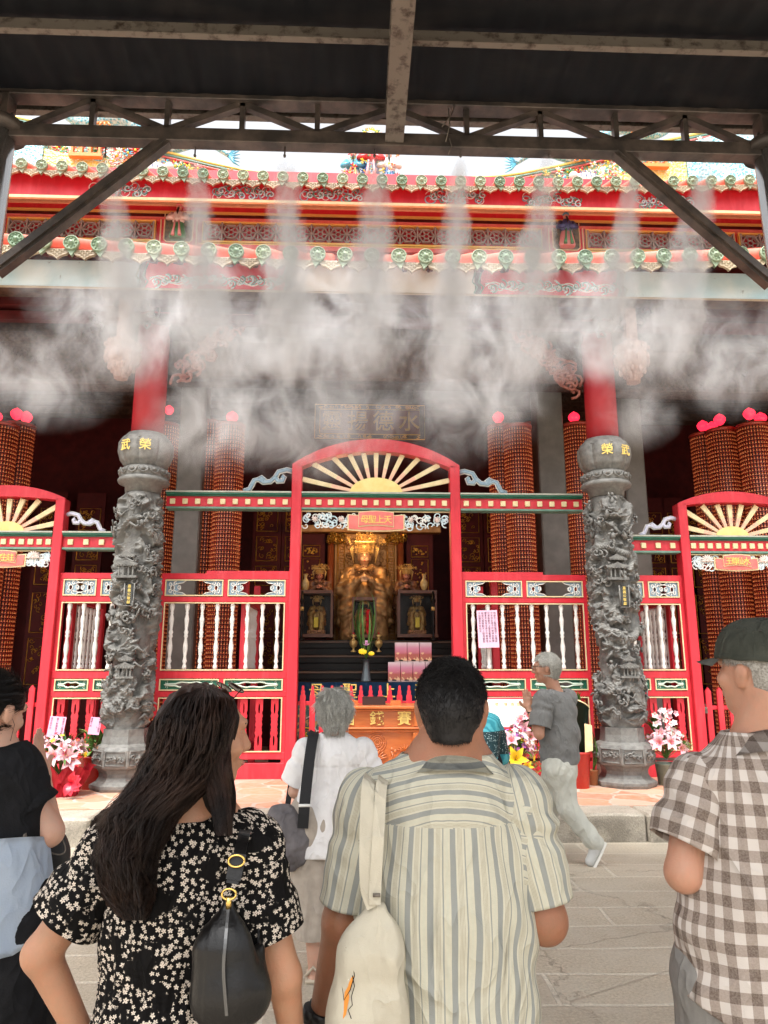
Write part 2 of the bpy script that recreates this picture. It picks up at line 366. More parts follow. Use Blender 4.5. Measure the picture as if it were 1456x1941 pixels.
# kerb granite, weathered dark towards the joint with the street
g=NG('kerb_granite'); v=g.tc(); s3=g.sep(v); n1=g.noise(v,7,8,.7); n2=g.noise(v,70,4,.7)
c=g.ramp(n1,[(.3,(.42,.37,.29)),(.6,(.58,.52,.43)),(.8,(.64,.58,.49))]); c=g.mix(g.ramp(n2,[(.4,0),(.75,.6)]),c,(.14,.125,.105))
moss=g.math('MULTIPLY',g.ramp(g.noise(v,3.5,7,.7),[(.42,0),(.58,1)]),g.ramp(s3[2],[(0,1),(.19,.9),(.235,0)])); c=g.mix(g.math('MULTIPLY',moss,.6),c,(.075,.065,.045))
g.out(c,.75); g.bump(g.math('ADD',g.math('MULTIPLY',n1,1.3),n2),.9,.012); kerbm=g.m
# multicolour porcelain mosaic
g=NG('porcelain_mosaic'); v=g.tc(); vo=g.node('ShaderNodeTexVoronoi'); vo.inputs['Scale'].default_value=26; g.L(v,vo.inputs['Vector'])
big=g.noise(v,3.2,3); cc=g.math('ADD',g.math('MULTIPLY',g.sep(vo.outputs['Color'])[0],.35),g.math('MULTIPLY',big,.75))
g.out(g.ramp(cc,[(0,(.75,.72,.62)),(.33,(.16,.45,.52)),(.42,(.72,.70,.60)),(.50,(.62,.06,.06)),(.57,(.70,.45,.05)),(.64,(.12,.30,.16)),(.74,(.70,.55,.50))],'CONSTANT'),.3)
g.bump(vo.outputs['Distance'],.8,.02); mosaic=g.m
def scale_mat(name,c1,c2,sc=22):
    g=NG(name); v=g.tc(); vo=g.node('ShaderNodeTexVoronoi'); vo.inputs['Scale'].default_value=sc; g.L(v,vo.inputs['Vector'])
    g.out(g.ramp(vo.outputs['Distance'],[(.2,c1),(.75,c2)]),.3); g.bump(g.math('SUBTRACT',1,vo.outputs['Distance']),.9,.02); return g.m
bluescale=scale_mat('blue_scale_tiles',(.06,.42,.55),(.55,.72,.74))
yelscale=scale_mat('yellow_scale_tiles',(.80,.58,.04),(.78,.72,.35))
grscale=scale_mat('grey_scale_tiles',(.42,.40,.38),(.70,.66,.60))
# painted fascia panels (paint patterns that belong to the board)
def wash(name,c1,c2,ink,dens=.62):
    g=NG(name); v=g.tc(); n=g.noise(v,1.4,4); k=g.noise(v,9,10,.75); c=g.mix(g.ramp(n,[(.35,0),(.65,1)]),c1,c2)
    c=g.mix(g.ramp(k,[(dens,0),(dens+.04,.8)]),c,ink); g.out(c,.55); return g.m
skyboard=wash('blue_painted_board',(.34,.56,.64),(.62,.72,.72),(.12,.13,.12))
creamboard=wash('cream_painted_board',(.74,.68,.58),(.66,.62,.55),(.30,.28,.22),.64)
pgtile=mat('green_glazed_tile',(.17,.26,.16),(.30,.38,.25),rough=.42,scale=22,detail=6,bump=.5)
crtile=mat('cream_glazed_tile',(.36,.29,.19),(.48,.40,.28),rough=.5,scale=18,detail=6,bump=.5)
def vary(m,lo,hi):
    n=m.node_tree; b=n.nodes['Principled BSDF']; src=b.inputs['Base Color'].links[0].from_socket; oi=n.nodes.new('ShaderNodeObjectInfo'); cr=n.nodes.new('ShaderNodeValToRGB'); cr.color_ramp.elements[0].color=(*lo,1); cr.color_ramp.elements[1].color=(*hi,1)
    mx=n.nodes.new('ShaderNodeMix'); mx.data_type='RGBA'; mx.blend_type='MULTIPLY'; mx.inputs[0].default_value=1; n.links.new(oi.outputs['Random'],cr.inputs[0]); n.links.new(src,mx.inputs[6]); n.links.new(cr.outputs[0],mx.inputs[7]); n.links.new(mx.outputs[2],b.inputs['Base Color'])
vary(pgtile,(.62,.70,.66),(1.25,1.05,1.05)); vary(crtile,(.68,.62,.58),(1.1,1.1,1.1))
ortile=mat('orange_roof_tile',(.66,.21,.14),(.56,.15,.10),rough=.45,scale=9,detail=6,bump=.3)
# ================================================================ GROUND
EDGE=7.18; PZ=.25
bm=nb(); f=bm.faces.new([bm.verts.new(p) for p in ((-60,-60,0),(60,-60,0),(60,EDGE+.06,0),(-60,EDGE+.06,0))]); tag(obj('street_paving',bm,slabs),kind='structure')
bm=nb(); bx(bm,-60,60,EDGE+.42,60,-.1,PZ); tag(obj('temple_terrace',bm,paving),kind='structure')
bm=nb(); bm2=nb(); x=-9.3; rr=random.Random(4)
while x<10.5:
    L_=rr.uniform(1.1,1.9); fs=bx(bm,x+.006,x+L_-.006,EDGE+rr.uniform(-.012,.012),EDGE+.415,-.08,PZ+rr.uniform(-.004,.003),bev=.022); x+=L_
bmesh.ops.subdivide_edges(bm,edges=[e for e in bm.edges if e.calc_length()>.5],cuts=12)
for v_ in bm.verts:
    d=mnoise.noise_vector(v_.co*4)*.012; v_.co+=Vector((0,d.y,d.z))
tag(obj('kerb',bm,kerbm,smooth=False),kind='structure')
# ================================================================ CANOPY (camera side)
YT=4.5
can=thing('canopy','dark steel canopy roof with lattice truss and corrugated sheet over the street','canopy',(0,YT,0))
def cobj(name,bm,m,parent=can,**k):
    o=obj(name,bm,m,parent,**k)
    if parent is can: o.location=(0,-YT,0)
    return o
zt0=P(728,207,YT).z-.0; zt1=P(728,190,YT).z; zb0=P(728,284,YT).z; zb1=P(728,260,YT).z
xl,xr=-2.53,2.97
truss=obj('truss',None,None,can) if 0 else None
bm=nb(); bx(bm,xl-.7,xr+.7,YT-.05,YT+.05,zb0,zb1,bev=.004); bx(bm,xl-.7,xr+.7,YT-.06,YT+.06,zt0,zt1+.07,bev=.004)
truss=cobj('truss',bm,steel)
zc=(zb0+zb1)/2; zt=zt0
nodes=[XX(q,YT,270) for q in (45,172,315,458,601,745,885,1025,1168,1300,1420)]
for i,xn in enumerate(nodes):
    if i%2==0: 
        pass
    b=nb(); bx(b,xn-.018,xn+.018,YT-.025,YT+.025,zb1-.002,zt0+.002)
    if 0<i<10: obj('truss_post',b,steel,truss)
    else: b.free()
for i in range(10):
    up=(i%2==0)
    a=(nodes[i],YT,zb1 if up else zt0); c=(nodes[i+1],YT,zt0 if up else zb1)
    b=nb(); beam(b,a,c,.045,.05); obj('truss_diagonal',b,steel,truss)
# rafter
b=nb(); xr0=.235
zr=P(748,262,YT-.1).z
bx(b,xr0-.065,xr0+.065,-2.3,YT-.06,zr,zr+.012); bx(b,xr0-.065,xr0+.065,-2.3,YT-.06,zr+.2,zr+.212); bx(b,xr0-.008,xr0+.008,-2.3,YT-.06,zr+.012,zr+.2)
for sx in (-1,1): bx(b,xr0+sx*.05-.006,xr0+sx*.05+.006,-1,YT-.06,zr+.012,zr+.05)
cobj('rafter',b,zinc)
ZP=zr+.215
for (pl,pr,zz) in ((58,105,ZP),(None,None,ZP)):
    pass
yp_=G(728,80,ZP).y
for yy in (yp_,yp_-1.1,yp_-2.2,yp_-3.3):
    b=nb(); bx(b,xl-.7,xr+.7,yy-.022,yy+.022,ZP,ZP+.012); bx(b,xl-.7,xr+.7,yy+.02,yy+.032,ZP+.012,ZP+.12); cobj('purlin',b,zinc)
b=nb(); bx(b,xl-.7,xr+.7,YT+.12,YT+.18,zt0+.02,zt0+.10); cobj('purlin',b,zinc)
# corrugated sheet
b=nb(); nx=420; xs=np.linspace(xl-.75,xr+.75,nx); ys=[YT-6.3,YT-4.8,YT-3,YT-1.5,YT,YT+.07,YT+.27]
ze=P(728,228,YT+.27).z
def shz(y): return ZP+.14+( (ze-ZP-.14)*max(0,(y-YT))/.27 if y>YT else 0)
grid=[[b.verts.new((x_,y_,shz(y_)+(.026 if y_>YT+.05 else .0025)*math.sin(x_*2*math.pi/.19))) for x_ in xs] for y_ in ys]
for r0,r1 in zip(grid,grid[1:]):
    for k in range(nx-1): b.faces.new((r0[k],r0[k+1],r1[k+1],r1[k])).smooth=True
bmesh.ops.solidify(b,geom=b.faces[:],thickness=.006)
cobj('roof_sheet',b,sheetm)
for sx,xc in ((-1,xl),(1,xr)):
    b=nb(); lathe(b,[(.1,0),(.1,zb1-.02)],28,(xc,YT,0)); po=cobj('support_post',b,chrome)
    b=nb(); lathe(b,[(.1,zb1-.06),(.17,zb1-.055),(.17,zb1+.0),(.165,zb1+.015),(.09,zb1+.02),(.09,zb1+.06)],28,(xc,YT,0))
    for k in range(10):
        a=k*math.pi/5; lathe(b,[(.012,zb1+.015),(.012,zb1+.05)],6,(xc+.14*math.cos(a),YT+.14*math.sin(a),0))
    obj('flange',b,steel,po)
    b=nb(); bx(b,xc-.06,xc+.06,YT-.06,YT+.06,zb1+.05,ZP+.12); obj('post_head',b,steel,po)
    b=nb(); beam(b,(xc-sx*0,YT-.1,ZP-.0),(xc+sx*.0,YT-1.3,ZP+.08),.08,.08); obj('knee_brace',b,steel,po)
bl0=P(-8,515,YT); bl1=P(316,268,YT); br0=P(1462,538,YT); br1=P(1168,288,YT)
for a,c in ((bl0,bl1),(br0,br1)):
    b=nb(); beam(b,a,c,.085,.07); beam(b,a+Vector((0,-.045,-.012)),c+Vector((0,-.045,-.012)),.03,.02); cobj('diagonal_brace',b,steel)
for q in (200,370,540,710,873,1040,1210,1345):
    p=P(q,286,YT); b=nb(); tube(b,[p+Vector((0,0,.03)),p+Vector((0,0,-.035))],.006,6); lathe(b,[(.008,-.05),(.011,-.035),(.006,-.028)],8,p); cobj('mist_nozzle',b,steel)
b=nb()
for q in ((850,205,845,268),(862,198,838,240),(852,262,850,292)):
    a=P(q[0],q[1],YT-.08); c=P(q[2],q[3],YT-.08); tube(b,[a,(a+c)/2+Vector((.02,0,0)),c],.004,5)
cobj('wire_tie',b,zinc)
# ================================================================ TEMPLE BUILDING
X0=.24
tem=thing('temple','red temple hall with two tiers of green and cream tiled eaves and curved ridge','temple',(X0,9.5,0))
def tobj(name,bm,m,parent=None,**k):
    o=obj(name,bm,m,parent or tem,**k)
    if parent is None: o.location=Vector((-X0,-9.5,0))+Vector(k.get('loc',(0,0,0)))
    return o
def eave(Yd,pxs_y,pitch,off,a,top_y,slope,sc,name):
    """a tiled eave; returns nothing"""
    xc0,yc0=pxs_y; zc0=P(xc0,yc0,Yd).z; x_first=XX(xc0,Yd,yc0)
    roof_bm=nb(); n=int(9/pitch)+1
    xs=[x_first+(k)*pitch for k in range(-n,n+1)]
    zf=lambda x:zc0+a*(x-X0)**2
    r=pitch*.295
    # tile ridges and pans
    for x_ in xs:
        z0=zf(x_); pts=[(x_,Yd+.01,z0),(x_,Yd+top_y*.5,z0+slope*top_y*.5-.04),(x_,Yd+top_y,z0+slope*top_y)]
        tube(roof_bm,pts,r*.86,10,cap=False)
    v0=[];v1=[]
    xx=np.linspace(xs[0],xs[-1],80)
    A_=[roof_bm.verts.new((x_,Yd+.02,zf(x_)-r*.75)) for x_ in xx]; B_=[roof_bm.verts.new((x_,Yd+top_y,zf(x_)-r*.75+slope*top_y)) for x_ in xx]
    for k in range(79): roof_bm.faces.new((A_[k],A_[k+1],B_[k+1],B_[k]))
    roof=tobj(name,roof_bm,ortile)
    # disc tile
    d=nb(); lathe(d,[(r*.2,.0),(r*.98,.0),(r,-.004),(r,.035*sc),(r*.86,.045*sc),(r*.84,.03*sc),(r*.34,.03*sc),(r*.30,.05*sc),(.001,.055*sc)],20,cap=False)
    for k in range(8):
        a_=k*math.pi/4; ball(d,(r*.6*math.cos(a_),r*.6*math.sin(a_),.034*sc),r*.13,6,4)
    for k in range(3): ball(d,(r*.15*(k-1),0,.05*sc),r*.10,6,4)
    bmesh.ops.rotate(d,verts=d.verts,cent=(0,0,0),matrix=Matrix.Rotation(math.pi/2,3,'X'))
    # pointed lip under the disc
    tip=[(-r*.8,-r*.5),(0,-r*1.75),(r*.8,-r*.5)]; prism(d,tip,-.02*sc,.02*sc)
    dm=bpy.data.meshes.new('tile_disc'); d.to_mesh(dm); d.free(); dm.materials.append(pgtile)
    # drip tile
    w_=pitch*.455; e=nb(); poly=[]
    for t in np.linspace(0,1,9): poly.append((-w_+2*w_*t,-w_*.12*math.sin(math.pi*t)))
    lo=[(w_*.98,-w_*.25),(w_*.72,-w_*.62),(w_*.42,-w_*.70),(w_*.16,-w_*.86),(0,-w_*1.08),(-w_*.16,-w_*.86),(-w_*.42,-w_*.70),(-w_*.72,-w_*.62),(-w_*.98,-w_*.25)]
    prism(e,poly+lo,-.02*sc,.01*sc)
    for i,(rw,nn) in enumerate(((-.24,4),(-.42,3),(-.6,2),(-.78,1))):
        for k in range(nn):
            xx_=(k-(nn-1)/2)*w_*.40; pts=[(xx_-w_*.15,-.024*sc,w_*rw-w_*.03),(xx_,-.03*sc,w_*rw+w_*.06),(xx_+w_*.15,-.024*sc,w_*rw-w_*.03)]; tube(e,pts,w_*.035,5)
    rim=[(x_,-.022*sc,z_) for x_,z_ in lo]; tube(e,rim,w_*.05,5)
    em=bpy.data.meshes.new('drip_tile'); e.to_mesh(e_m:=em); e.free(); em.materials.append(crtile)
    rr=random.Random(5)
    for x_ in xs:
        if not -8<x_-X0<8: continue
        obj('disc_tile',dm,None,roof,(x_,Yd,zf(x_)),(0,rr.uniform(-.2,.2),0))
        xm=x_+pitch/2; obj('drip_tile',em,None,roof,(xm,Yd+.03,zf(xm)-r*.55),(R(-8)+rr.uniform(-.04,.04),rr.uniform(-.04,.04),0))
    return zf
YL=7.6; YU=10.4; YW=11.35
pl_=(XX(1205,YL,487)-XX(337,YL,480))/((1205-337)/50.8)
zl=eave(YL,(705,486),pl_,0,.0065,YW-YL,.60,1.0,'lower_roof')
pu_=(XX(1095,YU,347)-XX(385,YU,330))/((1095-385)/37.3)
zu=eave(YU,(687,341),pu_,0,.0042,2.2,.5,1.0,'upper_roof')
# ---- fascia beam under the lower eave
YB=8.0; zbb=P(728,556,YB).z; zbt=P(728,508,YB).z
segs=[(-30,262,skyboard),(275,540,red),(552,900,creamboard),(912,1172,red),(1184,1500,skyboard)]
b=nb(); bx(b,X0-8,X0+8,YB+.02,YB+.25,zbb,zbt+.02); fas=tobj('fascia_beam',b,dwood)
bx_edges=[(-8+X0,segs[0][1])]
for i,(a,c,m) in enumerate(segs):
    xa=XX(a,YB,540) if i>0 else X0-8; xb_=XX(c,YB,540) if i<4 else X0+8
    b=nb(); bx(b,xa,xb_,YB,YB+.018,zbb+.02,zbt+.02); pn=obj('painted_panel',b,m,fas)
    if i in (1,3):
        b=nb(); w_=(xb_-xa)
        for k,cm in enumerate((white,pbluep,pgreen)):
            b=nb(); rr=random.Random(k+i)
            tube(b,[(xa+.05+(w_-.1)*t,YB-.004,zbb+.12+(.055-.012*k)*math.sin(t*22+k*.7)) for t in np.linspace(0,1,90)],.008-.0015*k,5)
            for q in range(14):
                t=(q+.5)/14; cx=xa+.05+(w_-.1)*t; cz=zbb+.12-.035*math.sin(t*22+k*.7)
                pts=[(X_,YB-.004-.003*k,Z_) for X_,Z_ in spiral(cx+.02*k,cz,rr.uniform(.04,.075),1.1,math.pi/2*(1 if q%2 else -1),(-1)**q,14)]; tube(b,pts,[.010*(1-.6*i/14) for i in range(14)],5,cap=False)
            obj('cloud_scroll',b,cm,pn)
    b=nb()
    for xe in ((xa,xb_) if 0<i<4 else ((xb_,) if i==0 else (xa,))):
        tube(b,[(xe-.012,YB-.004,zbb+.02),(xe+.03,YB-.006,zbb+.1),(xe-.03,YB-.006,zbb+.17),(xe+.02,YB-.006,zbt+.0)],.010,5)
    obj('panel_border',b,pgreen,fas)
b=nb(); bx(b,X0-8,X0+8,YB-.006,YB+.022,zbb-.002,zbb+.012); obj('trim',b,crtile,fas)
# rafters / soffit under the eave
b=nb()
for k in range(-26,27):
    x_=X0+k*.3; tube(b,[(x_,YL+.12,zl(x_)-.08),(x_,8.9,zl(x_)+.56)],.03,6)
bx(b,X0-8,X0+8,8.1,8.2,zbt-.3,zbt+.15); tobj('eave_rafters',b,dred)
# ---- clerestory wall
zw=lambda py,Y=YW: P(728,py,Y).z
b=nb(); bx(b,X0-8,X0+8,YW,YW+.2,zw(500),zw(330)); wall=tobj('upper_wall',b,red)
def strip(py0,py1,m,pr=.03,name='moulding',Y=YW):
    b=nb(); bx(b,X0-8,X0+8,Y-pr,Y+.001,zw(py1,Y),zw(py0,Y)); return obj(name,b,m,wall)
strip(392,404,dred,.16); strip(404,408,cream,.17); strip(408,417,red,.12); strip(417,420,goldp,.13); strip(420,427,dred,.09); strip(427,430,pink,.11); strip(471,474,goldp,.06); strip(474,482,pink,.08)
# red painted soffit board under the upper eave
YS=YU+.18; b=nb(); bx(b,X0-8,X0+8,YS,YS+.06,zw(388,YS),zw(345,YS)); sb=tobj('scroll_board',b,red)
b=nb(); bx(b,X0-8,X0+8,YS-.03,YS+.02,zw(391,YS),zw(386,YS)); obj('trim',b,cream,sb)
for k,cm in enumerate((bluep,white,pgreen,pbluep)):
    b=nb(); rr=random.Random(20+k)
    for c0 in (-4.2,-2.2,-.75,1.3,2.9,4.8):
        for q in range(6):
            cx=X0+c0+q*.16-.4+k*.03; cz=zw(372+rr.uniform(-8,8),YS)
            pts=[(X_,YS-.004-.003*k,Z_) for X_,Z_ in spiral(cx,cz,.11-.012*k,1.15,rr.uniform(0,6),rr.choice((1,-1)),18)]; tube(b,pts,.011 if k!=1 else .006,5,cap=False)
    obj('cloud_scroll',b,cm,sb)
# latticed windows with frames and figure panels
def lattice(xa,xb_,za,zb_,parent):
    n=max(1,round((xb_-xa)/.30)); w_=(xb_-xa)/n; cz=(za+zb_)/2; hh=(zb_-za)/2
    b=nb(); bx(b,xa,xb_,YW+.205,YW+.21,za,zb_)
    obj('window_back',b,bwood,parent)
    b=nb()
    for k in range(n+1): bx(b,xa+k*w_-.012,xa+k*w_+.012,YW-.03,YW+.05,za,zb_)
    for k in range(n):
        cx=xa+(k+.5)*w_; r_=min(w_,2*hh)*.44
        for rr_ in (r_,):
            for j in range(6):
                a0=j*math.pi/3; a1=(j+1)*math.pi/3
                beam(b,(cx+rr_*math.cos(a0),YW,cz+rr_*math.sin(a0)),(cx+rr_*math.cos(a1),YW,cz+rr_*math.sin(a1)),.022,.05)
                tube(b,[(cx+rr_*.36*math.cos(a0),YW,cz+rr_*.36*math.sin(a0)),(cx+rr_*.36*math.cos(a1),YW,cz+rr_*.36*math.sin(a1))],.014,5)
                tube(b,[(cx+rr_*.36*math.cos(a0),YW,cz+rr_*.36*math.sin(a0)),(cx+rr_*math.cos(a0),YW,cz+rr_*math.sin(a0))],.014,5)
        for sx in (-1,1):
            for sz in (-1,1): tube(b,[(cx+sx*w_*.5,YW,cz+sz*hh),(cx+sx*r_*.75,YW,cz+sz*r_*.75)],.012,5)
    obj('lattice',b,mat('lattice_clay',(.30,.27,.24),(.42,.38,.34),rough=.6,scale=15,bump=.3),parent)
def win(pa,pb):
    xa=XX(pa,YW,445); xb_=XX(pb,YW,445); za=zw(466); zb_=zw(433)
    b=nb(); t=.035
    for (q0,q1,r0,r1) in ((xa-t,xb_+t,zb_,zb_+t),(xa-t,xb_+t,za-t,za),(xa-t,xa,za,zb_),(xb_,xb_+t,za,zb_)): bx(b,q0,q1,YW-.06,YW+.001,r0,r1)
    wn=obj('lattice_window',b,goldp,wall)
    b=nb(); bx(b,xa,xb_,YW-.004,YW-.002,za,zb_); obj('window_back',b,bwood,wn)
    lattice_(xa,xb_,za,zb_,wn)
def lattice_(xa,xb_,za,zb_,parent):
    global YW
    s=YW; YW=YW-.05
    n0=len(bpy.data.objects); lattice(xa,xb_,za,zb_,parent); YW=s
    for o in list(parent.children):
        if o.name.startswith('window_back') and o!=parent.children[0]: bpy.data.objects.remove(o)
win(-75,-5); win(18,292); win(388,1022); win(1112,1386); win(1400,1470)
clothcols=[mat('glaze_red',(.6,.03,.03),rough=.3),mat('glaze_yellow',(.8,.6,.04),rough=.3),mat('glaze_blue',(.1,.4,.55),rough=.3),mat('glaze_white',(.78,.75,.68),rough=.3),mat('glaze_green',(.08,.32,.14),rough=.3),mat('glaze_orange',(.75,.25,.06),rough=.3),mat('glaze_pink',(.75,.35,.35),rough=.3),mat('glaze_navy',(.06,.10,.28),rough=.3)]
def figure(c,hgt,parent,name,seed=0,Y=None):
    """small glazed robed figure"""
    c=Vector(c); h_=hgt; b=nb(); rr=random.Random(seed); robe,sash,trim=rr.sample(range(8),3)
    lathe(b,[(h_*.20,0),(h_*.22,h_*.08),(h_*.17,h_*.35),(h_*.13,h_*.5)],12,c,mi=1,sq=.6)
    lathe(b,[(h_*.14,h_*.45),(h_*.17,h_*.56),(h_*.16,h_*.70),(h_*.08,h_*.79),(h_*.05,h_*.82)],12,c,mi=0,sq=.65)
    ball(b,c+Vector((0,0,h_*.88)),h_*.075,10,8,mi=3); lathe(b,[(h_*.08,h_*.92),(h_*.1,h_*.95),(h_*.05,h_*1.0),(.002,h_*1.05)],8,c,mi=4)
    for s_ in (-1,1):
        tube(b,[c+Vector((s_*h_*.15,0,h_*.72)),c+Vector((s_*h_*.24,-h_*.06,h_*.55)),c+Vector((s_*h_*.08,-h_*.16,h_*.52))],[h_*.06,h_*.07,h_*.05],8,mi=0)
        tube(b,[c+Vector((s_*h_*.05,-h_*.14,h_*.45)),c+Vector((s_*h_*.07,-h_*.15,h_*.2)),c+Vector((s_*h_*.09,-h_*.15,h_*.02))],[h_*.02,h_*.03,h_*.05],6,mi=2)
    for k in range(5): tube(b,[c+Vector((h_*(.16-.01*k)*math.cos(a_),h_*(.105-.006*k)*math.sin(a_),h_*(.1+.08*k)+.01*math.sin(a_*3))) for a_ in np.linspace(math.pi,2*math.pi,9)],h_*.014,5,mi=2 if k%2 else 4)
    tube(b,[c+Vector((0,-h_*.07,h_*.84)),c+Vector((0,-h_*.15,h_*.70)),c+Vector((0,-h_*.13,h_*.62))],[h_*.03,h_*.03,h_*.004],6,mi=5)
    ms=[clothcols[robe],clothcols[sash],clothcols[trim],mat('porcelain_skin',(.72,.45,.33),rough=.3),clothcols[(robe+3)%8],mat('black_beard',(.02,.015,.01),rough=.5)]
    return obj(name,b,ms,parent)
for k,(pa,pb) in enumerate(((303,378),(1035,1105))):
    xa=XX(pa,YW,445); xb_=XX(pb,YW,445); cx=(xa+xb_)/2
    b=nb(); bx(b,xa,xb_,YW-.07,YW,zw(478),zw(396)); pier=obj('figure_panel',b,pink if 0 else red,wall)
    b=nb(); w_=(xb_-xa)*.36; z0=zw(472); z1=zw(400); ch=.05
    oc=[(cx-w_,z0+ch),(cx-w_+ch,z0),(cx+w_-ch,z0),(cx+w_,z0+ch),(cx+w_,z1-ch),(cx+w_-ch,z1),(cx-w_+ch,z1),(cx-w_,z1-ch)]
    prism(b,oc,YW-.08,YW-.071); obj('niche',b,mat('dark_niche',(.06,.09,.08),(.25,.22,.12),rough=.5,scale=14),pier)
    b=nb(); tube(b,[(x_,YW-.085,z_) for x_,z_ in oc+[oc[0]]],.012,6); 
    for xe in (xa+.03,xb_-.03): bx(b,xe-.01,xe+.01,YW-.085,YW-.07,z0-.03,z1+.04)
    obj('niche_frame',b,cream,pier)
    figure((cx,YW-.13,z0+.03),(z1-z0)*.9,pier,'glazed_figure',(3,11)[k])
# ---- main ridge with mosaic, flowers and dragons
YR=12.2
_rt_=[(-250,150),(-60,205),(40,226),(100,240),(200,264),(320,291),(400,311),(470,326),(560,336),(640,339),(728,340),(860,340),(940,337),(985,331),(1060,316),(1180,287),(1290,262),(1400,240),(1480,222),(1700,160)]
_rp=[P(a,c,YR) for a,c in _rt_]
def rz(x): return float(np.interp(x,[q.x for q in _rp],[q.z for q in _rp]))
b=nb(); n=70; xs=np.linspace(X0-8,X0+8,n); prev=None
for x_ in xs:
    q=[b.verts.new((x_,YR+dy,z_)) for dy,z_ in ((0,P(728,360,YR).z-.6),(0,rz(x_)),(.35,rz(x_)),(.35,P(728,360,YR).z-.6))]
    if prev:
        for i in range(3): b.faces.new((prev[i],q[i],q[i+1],prev[i+1]))
    prev=q
ridge=tobj('main_ridge',b,mosaic)
for off,m_,th in ((.0,goldp,.03),(-.06,pgreen,.025),(-.11,pink,.02)):
    b=nb(); tube(b,[(x_,YR-.03,rz(x_)+off) for x_ in xs],th,6); obj('ridge_moulding',b,m_,ridge)
b=nb(); rr=random.Random(9)
def flower(b,c,r,mi,nor=Vector((0,-1,0)),n=6):
    c=Vector(c)
    for k in range(n):
        a=2*math.pi*k/n+rr.random(); d=Vector((math.cos(a),-.25,math.sin(a)))
        ball(b,c+d*r*.6,r*.5,6,3,(1,.45,.28),mi,d.to_track_quat('X','Z').to_matrix())
    ball(b,c-Vector((0,r*.25,0)),r*.25,6,4,mi=1)
for k in range(430):
    x_=X0+rr.choice((-1,1))*rr.uniform(1.6,8); t=rz(x_)-.16; lo_=max(P(728,352,YR).z-.2,t-1.6)
    if t-lo_<.1: continue
    z_=rr.uniform(lo_,t); flower(b,(x_,YR-.05-rr.random()*.06,z_),rr.uniform(.05,.11),rr.choice((0,0,1,5,6,3,3,2,4,4)))
obj('ridge_flowers',b,clothcols,ridge)
for s_ in (-1,1):
    # blue scale end pieces with pavilion shapes, yellow scale slope
    b=nb(); xe=XX(92,YR,280) if s_<0 else XX(1290,YR,280); poly=[(xe,9.2),(xe,rz(xe)-.28),(xe+s_*.8,rz(xe+s_*.8)-.2),(X0+s_*8,rz(xe+s_*1.2)),(X0+s_*8,9.2)]
    if s_<0: poly=poly[::-1]
    prism(b,poly,YR-.2,YR-.02); obj('blue_scale_panel',b,bluescale,ridge)
    b=nb(); xf=xe-s_*1.25; poly=[(xf,9.2),(xf,rz(xf)-.62),(xe-s_*.01,rz(xe)-.62),(xe-s_*.01,9.2)]
    if s_<0: poly=poly[::-1]
    prism(b,poly,YR-.17,YR-.02); obj('yellow_scale_panel',b,yelscale,ridge)
    b=nb(); bx(b,X0+s_*5.35-.3,X0+s_*5.35+.3,YR-.3,YR-.2,rz(X0+s_*4.9)-.55,rz(X0+s_*4.9)-.48); 
    for t in (-.25,-.08,.08,.25): bx(b,X0+s_*5.35+t-.02,X0+s_*5.35+t+.02,YR-.28,YR-.2,rz(X0+s_*4.9)-.48,rz(X0+s_*4.9)-.15)
    prism(b,[(X0+s_*5.35-.36,rz(X0+s_*4.9)-.15),(X0+s_*5.35+.36,rz(X0+s_*4.9)-.15),(X0+s_*5.35+.28,rz(X0+s_*4.9)-.04),(X0+s_*5.35-.28,rz(X0+s_*4.9)-.04)],YR-.34,YR-.2)
    obj('ridge_pavilion',b,clothcols[5],ridge)
    # tiger relief
    b=nb(); c_=Vector((X0+s_*4.05,YR-.25,rz(X0+s_*4.0)-.55))
    ball(b,c_,.16,12,8,(1.5,.5,.8)); ball(b,c_+Vector((-s_*.26,-.03,.02)),.09,10,8)
    for dx in (-.16,-.08,.1,.2): tube(b,[c_+Vector((dx,0,-.05)),c_+Vector((dx*1.3,-.02,-.2))],.03,6)
    for dx in (-.14,-.05,.04,.13): tube(b,[c_+Vector((dx,-.085,.11)),c_+Vector((dx+.02,-.095,-.02))],.009,4,mi=1)
    tube(b,[c_+Vector((s_*.2,0,.03)),c_+Vector((s_*.33,0,.12)),c_+Vector((s_*.3,0,.25))],.02,6); obj('tiger_relief',b,[clothcols[3],clothcols[7]],ridge)
    # dragon on the ridge
    pts=[]; rad=[]
    for i in range(60):
        t=i/59; x_=X0+s_*(2.75+t*4.4); pts.append((x_,YR-.05,rz(x_)+.22+.17*math.sin(t*17)+t*.25)); rad.append(.035+.10*math.sin(math.pi*min(1,t*1.15))**.6)
    b=nb(); tube(b,pts,rad,10)
    dr=obj('ridge_dragon',b,bluescale,ridge)
    b=nb()
    for i in range(2,58):
        p=Vector(pts[i]); tube(b,[p+Vector((0,0,rad[i]*.8)),p+Vector((s_*.05,0,rad[i]+.09))],[.022,.002],4)
    obj('dragon_spines',b,clothcols[0],dr)
    b=nb(); p=Vector(pts[0])
    for k in range(7): tube(b,[p,p+Vector((-s_*.1,-.02,.05*(k-3))),p+Vector((-s_*.22,0,.09*(k-3)+.05))],[.03,.02,.003],5)
    for t in (.3,.55,.8):
        p=Vector(pts[int(t*59)])
        for k in range(4): tube(b,[p,p+Vector((s_*.08*(k-1.5),-.1,-.18)),p+Vector((s_*.12*(k-1.5),-.12,-.26))],[.04,.02,.004],5,mi=1)
    obj('dragon_fins',b,[clothcols[2],clothcols[5]],dr)
